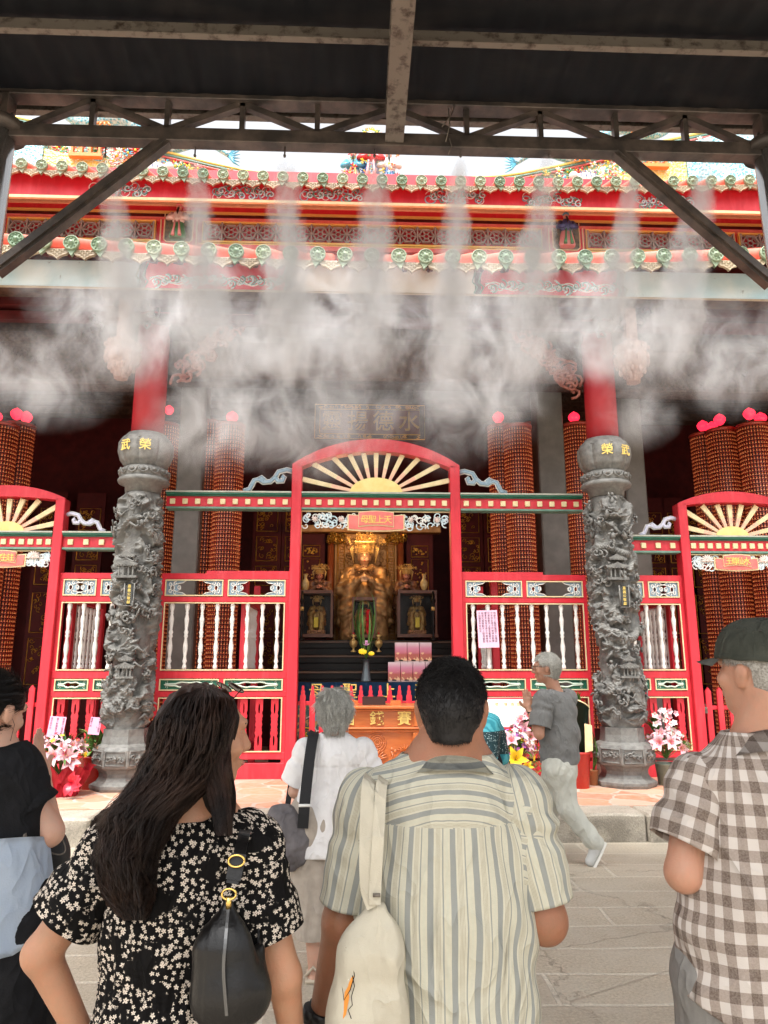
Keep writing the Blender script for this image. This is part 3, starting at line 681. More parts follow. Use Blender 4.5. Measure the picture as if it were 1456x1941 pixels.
# central group of glazed figures on a red box
cx=XX(703,YR,300); zb_=P(703,352,YR-.35).z
b=nb(); bx(b,cx-.5,cx+.5,YR-.35,YR+.3,zb_,zb_+.1); bx(b,cx-.45,cx+.45,YR-.3,YR+.3,zb_-.5,zb_); bx(b,cx-.17,cx+.17,YR-.38,YR+.3,zb_+.1,zb_+.2); cen=obj('figure_plinth',b,pink,ridge)
for k,(dx,hh) in enumerate(((-.34,.78),(.0,.9),(.34,.8))): figure((cx+dx,YR-.15,zb_+(.2 if k==1 else .1)),hh,cen,'glazed_figure',(21,2,8)[k])
b=nb()
for k in range(70): flower(b,(cx+rr.uniform(-.5,.5),YR-.1-rr.random()*.2,zb_+rr.uniform(.1,.75)),rr.uniform(.04,.08),rr.randrange(8))
for k in range(16):
    a=k*2*math.pi/16; flower(b,(cx+.17*math.cos(a),YR-.1,zb_+1.22+.17*math.sin(a)),.07,(1,5,4,1)[k%4])
ball(b,(cx,YR-.1,zb_+1.22),.13,12,8,mi=3); bx(b,cx-.04,cx+.04,YR-.1,YR-.02,zb_+.2,zb_+1.1)
obj('glazed_flowers',b,clothcols,cen)
# ---- side walls, back wall, ceiling of the hall
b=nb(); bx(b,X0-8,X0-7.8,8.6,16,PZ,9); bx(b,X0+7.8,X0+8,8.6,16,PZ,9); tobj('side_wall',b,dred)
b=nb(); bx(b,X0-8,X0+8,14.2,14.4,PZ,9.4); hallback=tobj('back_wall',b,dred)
b=nb(); bx(b,X0-7.8,X0+7.8,8.95,14.2,6.55,6.7); bx(b,X0-7.8,X0+7.8,9.0,9.1,5.35,6.6)
for k in range(8): bx(b,X0-7.8,X0+7.8,9.3+k*.6,9.4+k*.6,6.4,6.545)
tobj('hall_ceiling',b,dwood)
# painted door leaves with gold framed carvings
def leafpanel(cx,Y,zb0,w_,parent,rows=((.0,.42,0),(.5,.78,1),(.86,1.3,1),(1.38,1.78,1),(1.86,2.25,1))):
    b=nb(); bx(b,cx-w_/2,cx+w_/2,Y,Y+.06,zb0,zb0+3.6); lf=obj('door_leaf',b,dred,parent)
    lf.location=(-parent.matrix_world.translation if 0 else Vector((0,0,0)))
    k=0
    for z0,z1 in ((.15,.95),(1.05,1.75),(1.9,2.25),(2.35,2.8),(2.9,3.3)):
        b=nb(); a0,a1=cx-w_*.36,cx+w_*.36
        tube(b,[(a0,Y-.01,zb0+z0),(a1,Y-.01,zb0+z0),(a1,Y-.01,zb0+z1),(a0,Y-.01,zb0+z1),(a0,Y-.01,zb0+z0)],.010,4)
        rr=random.Random(k)
        for q in range(16):
            x_=rr.uniform(a0+.04,a1-.04); z_=zb0+rr.uniform(z0+.04,z1-.04)
            tube(b,[(X_,Y-.012,Z_) for X_,Z_ in spiral(x_,z_,rr.uniform(.03,.06),1,rr.uniform(0,6),rr.choice((1,-1)),8)],.007,4,cap=False)
        k+=1
        obj('gilt_carving',b,gold,lf)
for px in (-30,90,165,345,505,560,890,945,1240,1290,1330,1500):
    Yd=13.2; leafpanel(XX(px,Yd,1050),Yd,PZ+.9,.52,hallback)
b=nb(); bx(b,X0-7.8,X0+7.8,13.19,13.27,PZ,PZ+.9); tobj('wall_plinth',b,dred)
# lintels, carved beams
YC=8.93
b=nb(); z0=P(100,655,YC).z; z1=P(100,636,YC).z

for xa_,xb__ in ((X0-8,X0-2.9),(X0+2.9,X0+8)):
    bx(b,xa_,xb__,YC-.12,YC+.12,z0,z1,bev=.01); bx(b,xa_,xb__,YC-.08,YC+.08,P(100,735,YC).z+.07,z0-.001); bx(b,xa_,xb__,YC-.13,YC+.13,P(100,735,YC).z,P(100,735,YC).z+.068,bev=.01)
bx(b,X0-2.9,X0+2.9,YC-.10,YC+.10,z0+.12,z1+.12,bev=.01)
lin=tobj('carved_lintel',b,cwood)
b=nb(); rr=random.Random(6)
for q in range(150):
    x_=X0+rr.choice((-1,1))*rr.uniform(3,7.5); z_=rr.uniform(P(100,728,YC).z+.1,z0-.03)
    tube(b,[(X_,YC-.09,Z_) for X_,Z_ in spiral(x_,z_,rr.uniform(.05,.12),1,rr.uniform(0,6),rr.choice((1,-1)),12)],.010,5,cap=False)
obj('lintel_carving',b,cwood,lin)
b=nb(); bx(b,X0-8,X0+8,8.55,8.7,P(100,578,8.55).z,P(100,562,8.55).z); bx(b,X0-8,X0+8,8.6,8.7,P(100,606,8.6).z,P(100,590,8.6).z); tobj('red_purlin',b,dred)
b=nb(); 
for Yb,p0,p1 in ((10.4,706,728),(10.9,660,690),(12.2,740,756)): bx(b,X0-7.8,X0+7.8,Yb,Yb+.25,P(728,p1,Yb).z,P(728,p0,Yb).z,bev=.01)
tobj('inner_beam',b,cwood)
def lobed(b,c,prof,lobes,depth,n=64):
    rings=[]
    for r_,z_ in prof: rings.append([b.verts.new(c+Vector((r_*(1-depth*(1-abs(math.cos(lobes/2*2*math.pi*k/n))**.6))*math.cos(2*math.pi*k/n),r_*(1-depth*(1-abs(math.cos(lobes/2*2*math.pi*k/n))**.6))*math.sin(2*math.pi*k/n),z_))) for k in range(n)])
    for a_,b_ in zip(rings,rings[1:]):
        for k in range(n): b.faces.new((a_[k],a_[(k+1)%n],b_[(k+1)%n],b_[k])).smooth=True
    b.faces.new(rings[0][::-1]); b.faces.new(rings[-1])
# lotus bud pendants under the eave, on carved brackets
pendw=(.20,.10,.07)
def pendant(px,py0,py1,Y,parent):
    c=P(px,(py0+py1)/2,Y); zt=P(px,py0,Y).z; zb_=P(px,py1,Y).z; H_=zt-zb_; b=nb(); r=.2
    c=Vector((c.x,Y,zb_))
    lobed(b,c,[(r*.42,0),(r*.46,H_*.10),(r*.58,H_*.18),(r*.66,H_*.24),(r*.72,H_*.30),(r*.95,H_*.44),(r*1.04,H_*.58),(r*.95,H_*.66),(r*.80,H_*.69),(r*.92,H_*.73),(r*1.05,H_*.80),(r*1.0,H_*.88),(r*.7,H_*.94),(r*.5,H_*1.0)],8,.16)
    for k in range(8):
        a=k*math.pi/4; d=Vector((math.cos(a),math.sin(a),0))
        ball(b,c+d*r*1.02+Vector((0,0,H_*.54)),.030,8,6); tube(b,[c+d*r*1.04+Vector((0,0,H_*.63)),c+d*r*1.10+Vector((0,0,H_*.5)),c+d*r*.98+Vector((0,0,H_*.40))],.010,5)
        a+=math.pi/8; d=Vector((math.cos(a),math.sin(a),0)); ball(b,c+d*r*.70+Vector((0,0,H_*.27)),.035,8,6,(.8,.8,1.4))
        ball(b,c+d*r*1.0+Vector((0,0,H_*.8)),.03,6,5)
    bx(b,c.x-.07,c.x+.07,Y-.07,Y+.07,zt,zt+.9)
    pe=tobj('lotus_pendant',b,mat('pendant_wood',(.20,.10,.07),(.34,.20,.15),rough=.5,scale=25,detail=8,bump=.6))
    b=nb(); rr=random.Random(px)
    for q in range(40):
        x_=c.x+rr.uniform(-.6,.35); z_=zt+rr.uniform(.0,.9)
        if abs(x_-c.x)>.5-.35*(z_-zt-.2): continue
        tube(b,[(X_,Y+.08-rr.random()*.1,Z_) for X_,Z_ in spiral(x_,z_,rr.uniform(.05,.1),1,rr.uniform(0,6),rr.choice((1,-1)),10)],.016,5)
    obj('bracket_carving',b,cwood,pe)
pendant(232,642,718,8.35,tem); pendant(1198,648,726,8.35,tem)
b=nb(); rr=random.Random(2)
for sx in (-1,1):
    for q in range(60):
        t=rr.random(); x_=X0+sx*(2.9-.3-t*.9); z_=P(728,760,YC).z+.9*t+rr.uniform(-.1,.1)*1.5+.25
        tube(b,[(X_,YC-.05-rr.random()*.08,Z_) for X_,Z_ in spiral(x_,z_,rr.uniform(.05,.12),1,rr.uniform(0,6),rr.choice((1,-1)),10)],[.02]*10,5)
tobj('corner_bracket',b,mat('red_brown_carving',(.22,.05,.035),(.32,.12,.08),rough=.5,scale=25,bump=.6))
# grey square stone pillars inside
for pa,pb in ((322,372),(1032,1084),(1200,1240)):
    Yp=10.9; xa=XX(pa,Yp,1100); xb_=XX(pb,Yp,1100)
    b=nb(); bx(b,xa,xb_,Yp,Yp+.4,PZ,6.5,bev=.02); tobj('inner_pillar',b,mat('grey_pillar_stone',(.15,.14,.125),(.21,.195,.175),rough=.6,scale=4,detail=6,bump=.2))
# ================================================================ CARVED STONE COLUMNS
def column(xc,seed,label,capt):
    YC_=8.86; root=thing('dragon_column',label,'column',(xc,YC_,PZ),0,'carved stone columns')
    b=nb(); r8=math.pi/8
    lathe(b,[(.345,0),(.36,.03),(.36,.06),(.29,.10),(.265,.14),(.265,.18),(.285,.22),(.345,.25),(.352,.27),(.352,.44),(.335,.47),(.265,.50),(.25,.58),(.25,.66)],8,a0=r8,smooth=False)
    bs=obj('pedestal',b,stone2,root)
    b=nb(); rr=random.Random(seed)
    for k in range(8):
        a=k*math.pi/4; d=Vector((math.cos(a),math.sin(a),0)); t=Vector((-d.y,d.x,0)); c=d*.327
        w_=.11; tube(b,[c+t*w_+Vector((0,0,.28)),c-t*w_+Vector((0,0,.28)),c-t*w_+Vector((0,0,.43)),c+t*w_+Vector((0,0,.43)),c+t*w_+Vector((0,0,.28))],.009,5)
        for q in range(5):
            pts=[c+d*.012+t*X_+Vector((0,0,Z_)) for X_,Z_ in spiral((q-2)*.04,.355+rr.uniform(-.02,.02),.035,1,rr.uniform(0,6),rr.choice((1,-1)),9)]; tube(b,pts,.009,5)
        ball(b,c+d*.01+Vector((0,0,.355)),.022,8,6)
    obj('pedestal_relief',b,stone2,bs)
    # carved shaft: relief surface built from layered noise and a coiling dragon
    na,nz_=230,820; th=np.linspace(0,2*np.pi,na,endpoint=False); zz=np.linspace(.58,3.59,nz_)
    T,Z=np.meshgrid(th,zz); r0=.198
    p=np.stack([np.cos(T)*.27+seed*3.1,np.sin(T)*.27,Z],-1)
    wv_=np.stack([fbm(p,3.0,3,5),fbm(p,3.0,3,11),fbm(p,3.0,3,17)],-1)*.16
    q=p+wv_
    big=fbm(q,5.2,3,2); rid=1-np.abs(fbm(q,7,2,8))*2.2; fine=1-np.abs(fbm(q,20,3,21))*2.0; mic=fbm(q,70,2,3)
    mask=1/(1+np.exp(-(big+.10+.35*np.sin(T*2+Z*3.2))*16))
    holes=1/(1+np.exp(-(fbm(q,8,2,31)-.22)*26))
    rel=mask*(.062+.042*rid+.018*fine)+.004*fine+.003*mic-holes*mask*.11
    fl=1-1/(1+np.exp(-(Z-.70)*40)); fh=1/(1+np.exp(-(Z-3.40)*40)); rel*=(1-fl)*(1-fh)
    # dragon coil
    for ph,sg,w_ in ((seed*1.3,1,.062),(seed*1.3+2.6,1,.05)):
        zc=np.mod((T-ph)/(2*np.pi)*1.02*sg+.15*np.sin(T*2+ph)+Z*0,1.02)
        for kk in (-1,0,1,2,3,4):
            dz=Z-(zc+kk*1.02); bd=np.clip(1-(dz/w_)**2,0,1)**.5
            sc_=.008*np.abs(np.sin(T*26+dz*70))+.007*np.abs(np.sin(T*26-dz*70))
            act=bd*(1/(1+np.exp(-(np.sin(T*1+Z*1.4+ph)+.35)*6)))*(1-fl)*(1-fh); rel=np.maximum(rel,act*(.085+sc_))
    rad=r0+np.clip(rel,-.05,.130)
    V=np.stack([rad*np.cos(T),rad*np.sin(T),Z],-1).reshape(-1,3)
    i,j=np.meshgrid(np.arange(nz_-1),np.arange(na),indexing='ij'); j2=(j+1)%na
    Q=np.stack([i*na+j,i*na+j2,(i+1)*na+j2,(i+1)*na+j],-1).reshape(-1,4)
    sh=obj('carved_shaft',np_mesh('carved_shaft',V,Q),stone,root)
    # little roofs, figures and clouds carved on the side facing the street
    b=nb(); rr=random.Random(seed*5)
    for k in range(54):
        a=-math.pi/2+rr.uniform(-1.5,1.5); z_=rr.uniform(.75,3.33); d=Vector((math.cos(a),math.sin(a),0)); t=Vector((-d.y,d.x,0)); c=d*rr.uniform(.24,.30)+Vector((0,0,z_))
        ty=rr.random()
        if ty<.45:   # figure
            h_=rr.uniform(.10,.15); ball(b,c+d*.02+Vector((0,0,h_)),.021,8,6); tube(b,[c+Vector((0,0,h_*.85)),c+d*.015+t*rr.uniform(-.02,.02)+Vector((0,0,h_*.4)),c+t*rr.uniform(-.03,.03)],[.018,.032,.024],7)
            for s_ in (-1,1): tube(b,[c+Vector((0,0,h_*.75)),c+d*.04+t*s_*.045+Vector((0,0,h_*rr.uniform(.4,.8))),c+d*.05+t*s_*rr.uniform(.03,.08)+Vector((0,0,h_*rr.uniform(.4,1.2)))],[.014,.012,.009],5)
        elif ty<.8:   # cloud or wave curls
            for q_ in range(3):
                pts=[c+t*X_+Vector((0,0,Z_))+d*(.02*q_) for X_,Z_ in spiral(rr.uniform(-.05,.05),rr.uniform(-.05,.05),rr.uniform(.03,.06),1,rr.uniform(0,6),rr.choice((1,-1)),10)]; tube(b,pts,[.013]*10,6)
        else:        # draped ribbons
            tube(b,[c-t*.09+Vector((0,0,-.02)),c-t*.03+d*.03+Vector((0,0,.03)),c+t*.04+d*.02+Vector((0,0,-.02)),c+t*.1+Vector((0,0,.04))],[.006,.02,.018,.004],6)
    for z_,s_ in ((2.52,1),(1.34,.8)):
        c=Vector((rr.uniform(-.05,.05),-.29,z_))
        for lv in range(2):
            zz_=z_+lv*.10*s_; w_=.13*s_*(1-.3*lv)
            prism(b,[(c.x-w_*1.1,zz_+.03),(c.x-w_,zz_),(c.x+w_,zz_),(c.x+w_*1.1,zz_+.03),(c.x+w_*.45,zz_+.05),(c.x,zz_+.075),(c.x-w_*.45,zz_+.05)],-.33,-.22)
            for k in range(7): tube(b,[(c.x-w_*.9+w_*.3*k,-.335,zz_+.01),(c.x-w_*.4+w_*.133*k,-.30,zz_+.05)],.006,4)
        for s2 in (-.08,-.03,.03,.08): bx(b,c.x+s2*s_-.008,c.x+s2*s_+.008,-.31,-.29,z_-.11*s_,z_)
        bx(b,c.x-.13*s_,c.x+.13*s_,-.32,-.2,z_-.14*s_,z_-.11*s_)
    obj('relief_figures',b,stone,sh)
    b=nb(); bx(b,-.05,.05,-.335,-.30,2.06,2.30,bev=.012); pq=obj('inscribed_tablet',b,mat('dark_slate',(.03,.032,.03),(.05,.05,.048),rough=.4),sh,loc=(0.02,0,0))
    for k,ch in enumerate('嘉義公敬獻'): text('tablet_character',ch,.04,(0,-.338,2.275-.046*k),goldp,pq,.003)
    b=nb(); tube(b,[(-.056,-.335,2.05),(.056,-.335,2.05),(.056,-.335,2.31),(-.056,-.335,2.31),(-.056,-.335,2.05)],.009,5); obj('tablet_frame',b,stone,pq)
    # collar with petals and fluted capital
    z0=3.58; b=nb(); lathe(b,[(.215,z0-.12),(.225,z0-.02),(.30,z0),(.315,z0+.03),(.30,z0+.06),(.27,z0+.075),(.295,z0+.10),(.29,z0+.17),(.23,z0+.21)],40); cl=obj('collar',b,stone2,root)
    b=nb()
    for k in range(14):
        a=2*math.pi*k/14; d=Vector((math.cos(a),math.sin(a),0)); t=Vector((-d.y,d.x,0)); c=d*.297
        tube(b,[c-t*.062+Vector((0,0,z0+.17)),c-t*.05+Vector((0,0,z0+.12)),c+Vector((0,0,z0+.095)),c+t*.05+Vector((0,0,z0+.12)),c+t*.062+Vector((0,0,z0+.17))],.010,5)
        ball(b,c-d*.006+Vector((0,0,z0+.14)),.03,8,5,(1,1,.8))
    obj('collar_petals',b,stone2,cl)
    n1,n2=144,40; th=np.linspace(0,2*np.pi,n1,endpoint=False); u=np.linspace(0,1,n2); T,U=np.meshgrid(th,u)
    base=np.interp(U,[0,.06,.2,.45,.7,.86,.93,1],[.23,.26,.305,.338,.335,.295,.26,.235]); lobe=np.abs(np.sin((T+math.pi/16*0)*4))**.45
    amp=np.interp(U,[0,.1,.5,.8,.9,1],[.25,.7,1,.7,.1,0]); rad=base-.035*amp*(1-lobe); Zc=z0+.20+U*.44
    V=np.stack([rad*np.cos(T),rad*np.sin(T),Zc],-1).reshape(-1,3); i,j=np.meshgrid(np.arange(n2-1),np.arange(n1),indexing='ij'); j2=(j+1)%n1
    Q=np.stack([i*n1+j,i*n1+j2,(i+1)*n1+j2,(i+1)*n1+j],-1).reshape(-1,4)
    cp=obj('capital',np_mesh('capital',V,Q),stone2,root)
    b=nb()
    for k in range(16):
        a=2*math.pi*(k)/16; pts=[]
        for t in np.linspace(-1,1,9):
            aa=a+t*math.pi/16; rr_=.292+.012*math.cos(t*3); pts.append((rr_*math.cos(aa),rr_*math.sin(aa),z0+.20+.365-.03*(1-abs(t))**.8+ (.01 if k%2 else 0)))
        tube(b,pts,.012,6)
    for k in range(8):
        a=math.pi/8+k*math.pi/4; tube(b,[(.25*math.cos(a),.25*math.sin(a),z0+.225),(.302*math.cos(a),.302*math.sin(a),z0+.31)],.012,6)
    obj('capital_relief',b,stone2,cp)
    for ch,a in capt:
        # two gilt characters on neighbouring lobes
        d=Vector((math.sin(a),-math.cos(a),0))
        text('gilt_character',ch,.15,d*.345+Vector((0,0,z0+.42)),goldp,cp,.008,.001,(0,0,a))
    b=nb(); lathe(b,[(.20,z0+.60),(.20,5.9)],32); obj('red_upper_shaft',b,mat('shaded_red_paint',(.42,.014,.024),(.34,.012,.02),rough=.5,scale=3),root)  # the temple's red, darkened in colour for the shade above the capital
    return root
cL=XX(256,8.93,1200); cR=XX(1163,8.93,1200)
column(cL,2,'grey carved dragon column left of the central gate, its capital reading 武榮','' or (('武',R(-28)),('榮',R(14))))
column(cR,5,'grey carved dragon column right of the central gate, its capital reading 榮武',(('榮',R(-12)),('武',R(30))))
# ================================================================ GATES AND FENCES
YF=9.45
def zf_(py,px=440): return P(px,py,YF).z
def arc_pts(cx,hw,z0,z1,n=24,shift=0):
    """circular arc from (cx-hw,z0) over (cx,z1) to (cx+hw,z0)"""
    s_=z1-z0; r_=(hw*hw+s_*s_)/(2*s_); a=math.asin(min(1,hw/r_)); return [(cx+r_*math.sin(t),z1-r_+r_*math.cos(t)) for t in np.linspace(-a,a,n)]
def plate(outer,holes,y0,y1,b=None):
    """flat plate in XZ with holes, thickness y0..y1"""
    b=b or nb(); tmp=nb(); loops=[]
    for lp in [outer]+holes:
        vs=[tmp.verts.new((x,y0,z)) for x,z in lp]; 
        es=[tmp.edges.new((vs[i],vs[(i+1)%len(vs)])) for i in range(len(vs))]
    g_=bmesh.ops.triangle_fill(tmp,use_beauty=True,use_dissolve=False,edges=tmp.edges[:])
    bmesh.ops.recalc_face_normals(tmp,faces=tmp.faces[:])
    ex=bmesh.ops.extrude_face_region(tmp,geom=tmp.faces[:])
    for v in [v for v in ex['geom'] if isinstance(v,bmesh.types.BMVert)]: v.co.y=y1
    bmesh.ops.recalc_face_normals(tmp,faces=tmp.faces[:])
    me=bpy.data.meshes.new('x'); tmp.to_mesh(me); tmp.free(); b.from_mesh(me); bpy.data.meshes.remove(me); return b
def dentil_beam(x0,x1,ztop,n,parent,Y=YF,h=None):
    b=nb(); bx(b,x0,x1,Y-.02,Y+.12,ztop-.205,ztop-.062); bmx=obj('beam',b,red,parent)
    b=nb(); bx(b,x0,x1,Y-.075,Y+.14,ztop-.045,ztop-.02,bev=.004); bx(b,x0,x1,Y-.045,Y+.125,ztop-.065,ztop-.045); obj('green_moulding',b,green,bmx)
    b=nb(); bx(b,x0,x1,Y-.085,Y+.15,ztop-.02,ztop); obj('white_moulding',b,pgreen if 0 else mat('worn_cream_trim',(.5,.5,.42),(.35,.38,.32),rough=.5),bmx)
    b=nb(); bx(b,x0,x1,Y-.045,Y+.12,ztop-.235,ztop-.207,bev=.004); obj('green_moulding',b,pgreen,bmx)
    st=(x1-x0)/n
    for k in range(n):
        c=x0+(k+.5)*st; b=nb(); bx(b,c-.034,c+.034,Y-.045,Y-.019,ztop-.172,ztop-.10,bev=.004); obj('dentil',b,cream,bmx)
    return bmx
def gate(xc,ho,zs,za,zb,ndent,label,banner,lotus=False):
    rt=thing('arched_gate',label,'gate',(xc,YF,PZ),0,'red arched temple gates'); rt_loc=(-xc,-YF,-PZ)
    pw=.135 if ho>1 else .125; hi=ho-pw
    def o(name,b,m,parent=None):
        x=obj(name,b,m,parent or rt)
        if parent is None: x.location=rt_loc
        return x
    for s_ in (-1,1):
        b=nb(); xa=xc+s_*ho; xb_=xc+s_*hi; bx(b,min(xa,xb_),max(xa,xb_),YF-.07,YF+.11,PZ,zs,bev=.008); o('gate_post',b,red)
        b=nb(); bx(b,min(xa,xb_)-.03,max(xa,xb_)+.03,YF-.11,YF+.15,PZ,PZ+.04,bev=.01); o('post_foot',b,red)
    outer=arc_pts(xc,ho,zs,za); inner=arc_pts(xc,hi,zs-.03 if ho>1 else zs-.02,za-.17 if ho>1 else za-.15)
    b=nb(); 
    fo=[b.verts.new((x,YF-.07,z)) for x,z in outer]; fi=[b.verts.new((x,YF-.07,z)) for x,z in inner]; bo=[b.verts.new((x,YF+.11,z)) for x,z in outer]; bi=[b.verts.new((x,YF+.11,z)) for x,z in inner]
    for k in range(len(outer)-1):
        b.faces.new((fo[k],fi[k],fi[k+1],fo[k+1])); b.faces.new((bo[k],bo[k+1],bi[k+1],bi[k])); b.faces.new((fo[k],fo[k+1],bo[k+1],bo[k])); b.faces.new((fi[k],bi[k],bi[k+1],fi[k+1]))
    o('arch',b,red)
    bm_=dentil_beam(xc-hi,xc+hi,zb,ndent,rt); bm_.location=rt_loc
    # rising sun fan
    rs=hi*.36; b=nb(); prism(b,[(xc+rs*math.cos(a),zb+.0+rs*.62*math.sin(a)) for a in np.linspace(0,math.pi,24)],YF+.0,YF+.05); o('sun_disc',b,mat('yellow_paint',(.86,.70,.28),(.80,.60,.20),rough=.5))
    nr=11 if ho>1 else 9
    r_arc=lambda a:None
    for k in range(nr):
        a=math.pi*(k+1)/(nr+1) if 0 else R(12)+(math.pi-2*R(12))*k/(nr-1)
        d=(math.cos(a),math.sin(a)*.92)
        # reach the inner arch
        L0=rs*1.02; L1=L0
        si=za-.17-(zs-.03); R_=(hi*hi+si*si)/(2*si); zc_=(za-.17)-R_
        while True:
            L1+=.01; x_=d[0]*L1; z_=zb+d[1]*L1
            if abs(x_)>hi or x_*x_+(z_-zc_)**2>R_*R_: break
        t=(-d[1],d[0]); w0,w1=.020,.034; b=nb()
        p0=(xc+d[0]*rs*.8,zb+d[1]*rs*.52+.0); p0=(xc+rs*.98*math.cos(a),zb+rs*.60*math.sin(a)); p1=(xc+d[0]*(L1-.0),zb+d[1]*(L1-.0))
        dd=Vector((p1[0]-p0[0],p1[1]-p0[1])).normalized(); t=(-dd.y,dd.x); mid=(p0[0]*.6+p1[0]*.4,p0[1]*.6+p1[1]*.4); wm=(w0+w1)/2
        prism(b,[(p0[0]-t[0]*w0,p0[1]-t[1]*w0),(mid[0]-t[0]*wm,mid[1]-t[1]*wm),(mid[0]+t[0]*wm,mid[1]+t[1]*wm),(p0[0]+t[0]*w0,p0[1]+t[1]*w0)],YF+.01,YF+.04,0)
        prism(b,[(mid[0]-t[0]*wm,mid[1]-t[1]*wm),(p1[0]-t[0]*w1,p1[1]-t[1]*w1),(p1[0]+t[0]*w1,p1[1]+t[1]*w1),(mid[0]+t[0]*wm,mid[1]+t[1]*wm)],YF+.01,YF+.04,1)
        o('sun_ray',b,[mat('peach_paint',(.80,.42,.30),(.80,.55,.36),rough=.5,scale=9),cream])
    # carved valance of leaves and flowers with a banner
    zt=zb-.245; hv=.27 if ho>1 else .22; bw=.38 if ho>1 else .30
    b=nb(); bx(b,xc-hi,xc+hi,YF-.01,YF+.02,zt-.012,zt); val=o('valance_rail',b,cream)
    rr=random.Random(int(xc*10)+50)
    for m_,cnt in ((pbluep,60),(white,34),(mat('lotus_white',(.74,.68,.62),(.72,.55,.5),rough=.5),0)):
        b=nb()
        for q in range(cnt):
            x_=rr.choice((-1,1))*rr.uniform(bw*.75,hi-.05); z_=rr.uniform(zt-hv+.04,zt-.05)
            pts=[(xc+X_,YF+.0+rr.random()*.004,Z_) for X_,Z_ in spiral(x_,z_,rr.uniform(.035,.062),.9,rr.uniform(0,6),rr.choice((1,-1)),12)]
            tube(b,pts,[.010*(1-.5*i/12) for i in range(12)],6)
        if m_.name.startswith('lotus'):
            for s_ in (-1,1):
                for fx in ((.47,.82) if not lotus else (.62,)):
                    c=Vector((xc+s_*hi*fx,YF-.02,zt-hv*.42))
                    for k in range(9):
                        a=math.pi*k/8 if lotus else 2*math.pi*k/9; L_=.085 if lotus else .045
                        dv=Vector((math.cos(a),0,math.sin(a))); ball(b,c+dv*L_*.6,L_*.5,8,5,(1,.3,.36),0,dv.to_track_quat('X','Y').to_matrix())
                    ball(b,c,.02,8,6)
        obj('carved_foliage',b,m_,val)
    def flag(x0,x1,zt_,zb_,dip,mi_m,y,name,inset=0):
        n=14; b=nb(); poly=[]
        for k in range(n+1): t=k/n; poly.append((x0+(x1-x0)*t,zt_+dip*math.sin(math.pi*t)))
        low=[]
        for k in range(n+1): t=1-k/n; low.append((x0+(x1-x0)*t*1.0,zb_+dip*math.sin(math.pi*t)))
        prism(b,poly[::-1]+low[::-1],y,y+.02); return obj(name,b,mi_m,val)
    flag(xc-bw,xc+bw,zt-.045,zt-hv+.01,-.02,cream,YF-.02,'banner_border')
    flag(xc-bw+.018,xc+bw-.018,zt-.060,zt-hv+.028,-.02,pink,YF-.034,'banner_end')
    flag(xc-bw*.62,xc+bw*.62,zt-.020,zt-hv+.045,.02,cream,YF-.045,'banner_border')
    flag(xc-bw*.60,xc+bw*.60,zt-.033,zt-hv+.060,.02,pink,YF-.058,'banner')
    n=len(banner); sp=bw*.27
    for k,ch in enumerate(banner): text('banner_character',ch,.115 if ho>1 else .105,(xc+(k-(n-1)/2)*sp,YF-.062,zt-hv/2+.005),goldp,val,.006,.0005)
    return rt
xg=.24
zbC=zf_(933); zbS=P(1240,1016,YF).z
gC=gate(xg,1.127,P(556,882,YF).z,P(713,835,YF).z,zbC,13,'tall red arched gate in the centre of the temple front, banner reading 母聖上天','母聖上天')
xgR=5.07; zsS=P(1283,956,YF).z; zaS=P(1395,934,YF).z
gate(xgR,.755,zsS,zaS,zbS,11,'lower red arched gate at the right edge, banner reading 王尊仙水','王尊仙水',True)
gate(2*xg-xgR,.755,zsS,zaS,zbS,11,'lower red arched gate at the left edge, partly cut by the photo, banner ending 生註','娘娘生註',True)
def scallop(x0,x1,z0,z1,kind):
    """hole outline inside a small panel"""
    cx=(x0+x1)/2; cz=(z0+z1)/2; w_=(x1-x0)/2; h_=(z1-z0)/2; pts=[]
    for k in range(64):
        a=2*math.pi*k/64; c,s_=math.cos(a),math.sin(a)
        rx=w_*(.62+.10*math.cos(4*a)+.05*math.cos(8*a)) if kind=='g' else w_*(.66+.08*math.cos(6*a)); rz_=h_*(.55+.10*math.cos(6*a))
        pts.append((cx+rx*c*(1.12 if abs(c)>.95 else 1),cz+rz_*s_))
    return pts
def frame(b,x0,x1,z0,z1,t=.014,y=YF-.012,d=.012):
    for q in ((x0,x1,z0,z0+t),(x0,x1,z1-t,z1),(x0,x0+t,z0+t,z1-t),(x1-t,x1,z0+t,z1-t)): bx(b,q[0],q[1],y,y+d,q[2],q[3])
balb=nb()
Zt,Zb=zf_(1143),zf_(1270); Lb=Zt-Zb
prof=[(.020,0),(.030,.03),(.024,.07),(.016,.09),(.030,.13),(.022,.16),(.018,.20),(.031,.30),(.030,.36),(.016,.47),(.028,.50),(.020,.525),(.030,.56),(.017,.60),(.026,.69),(.031,.76),(.017,.83),(.022,.85),(.016,.87),(.030,.93),(.030,.97),(.014,1)]
lathe(balb,[(r_*1.0,t*Lb) for r_,t in prof],14); balme=bpy.data.meshes.new('baluster'); balb.to_mesh(balme); balb.free(); balme.materials.append(white)
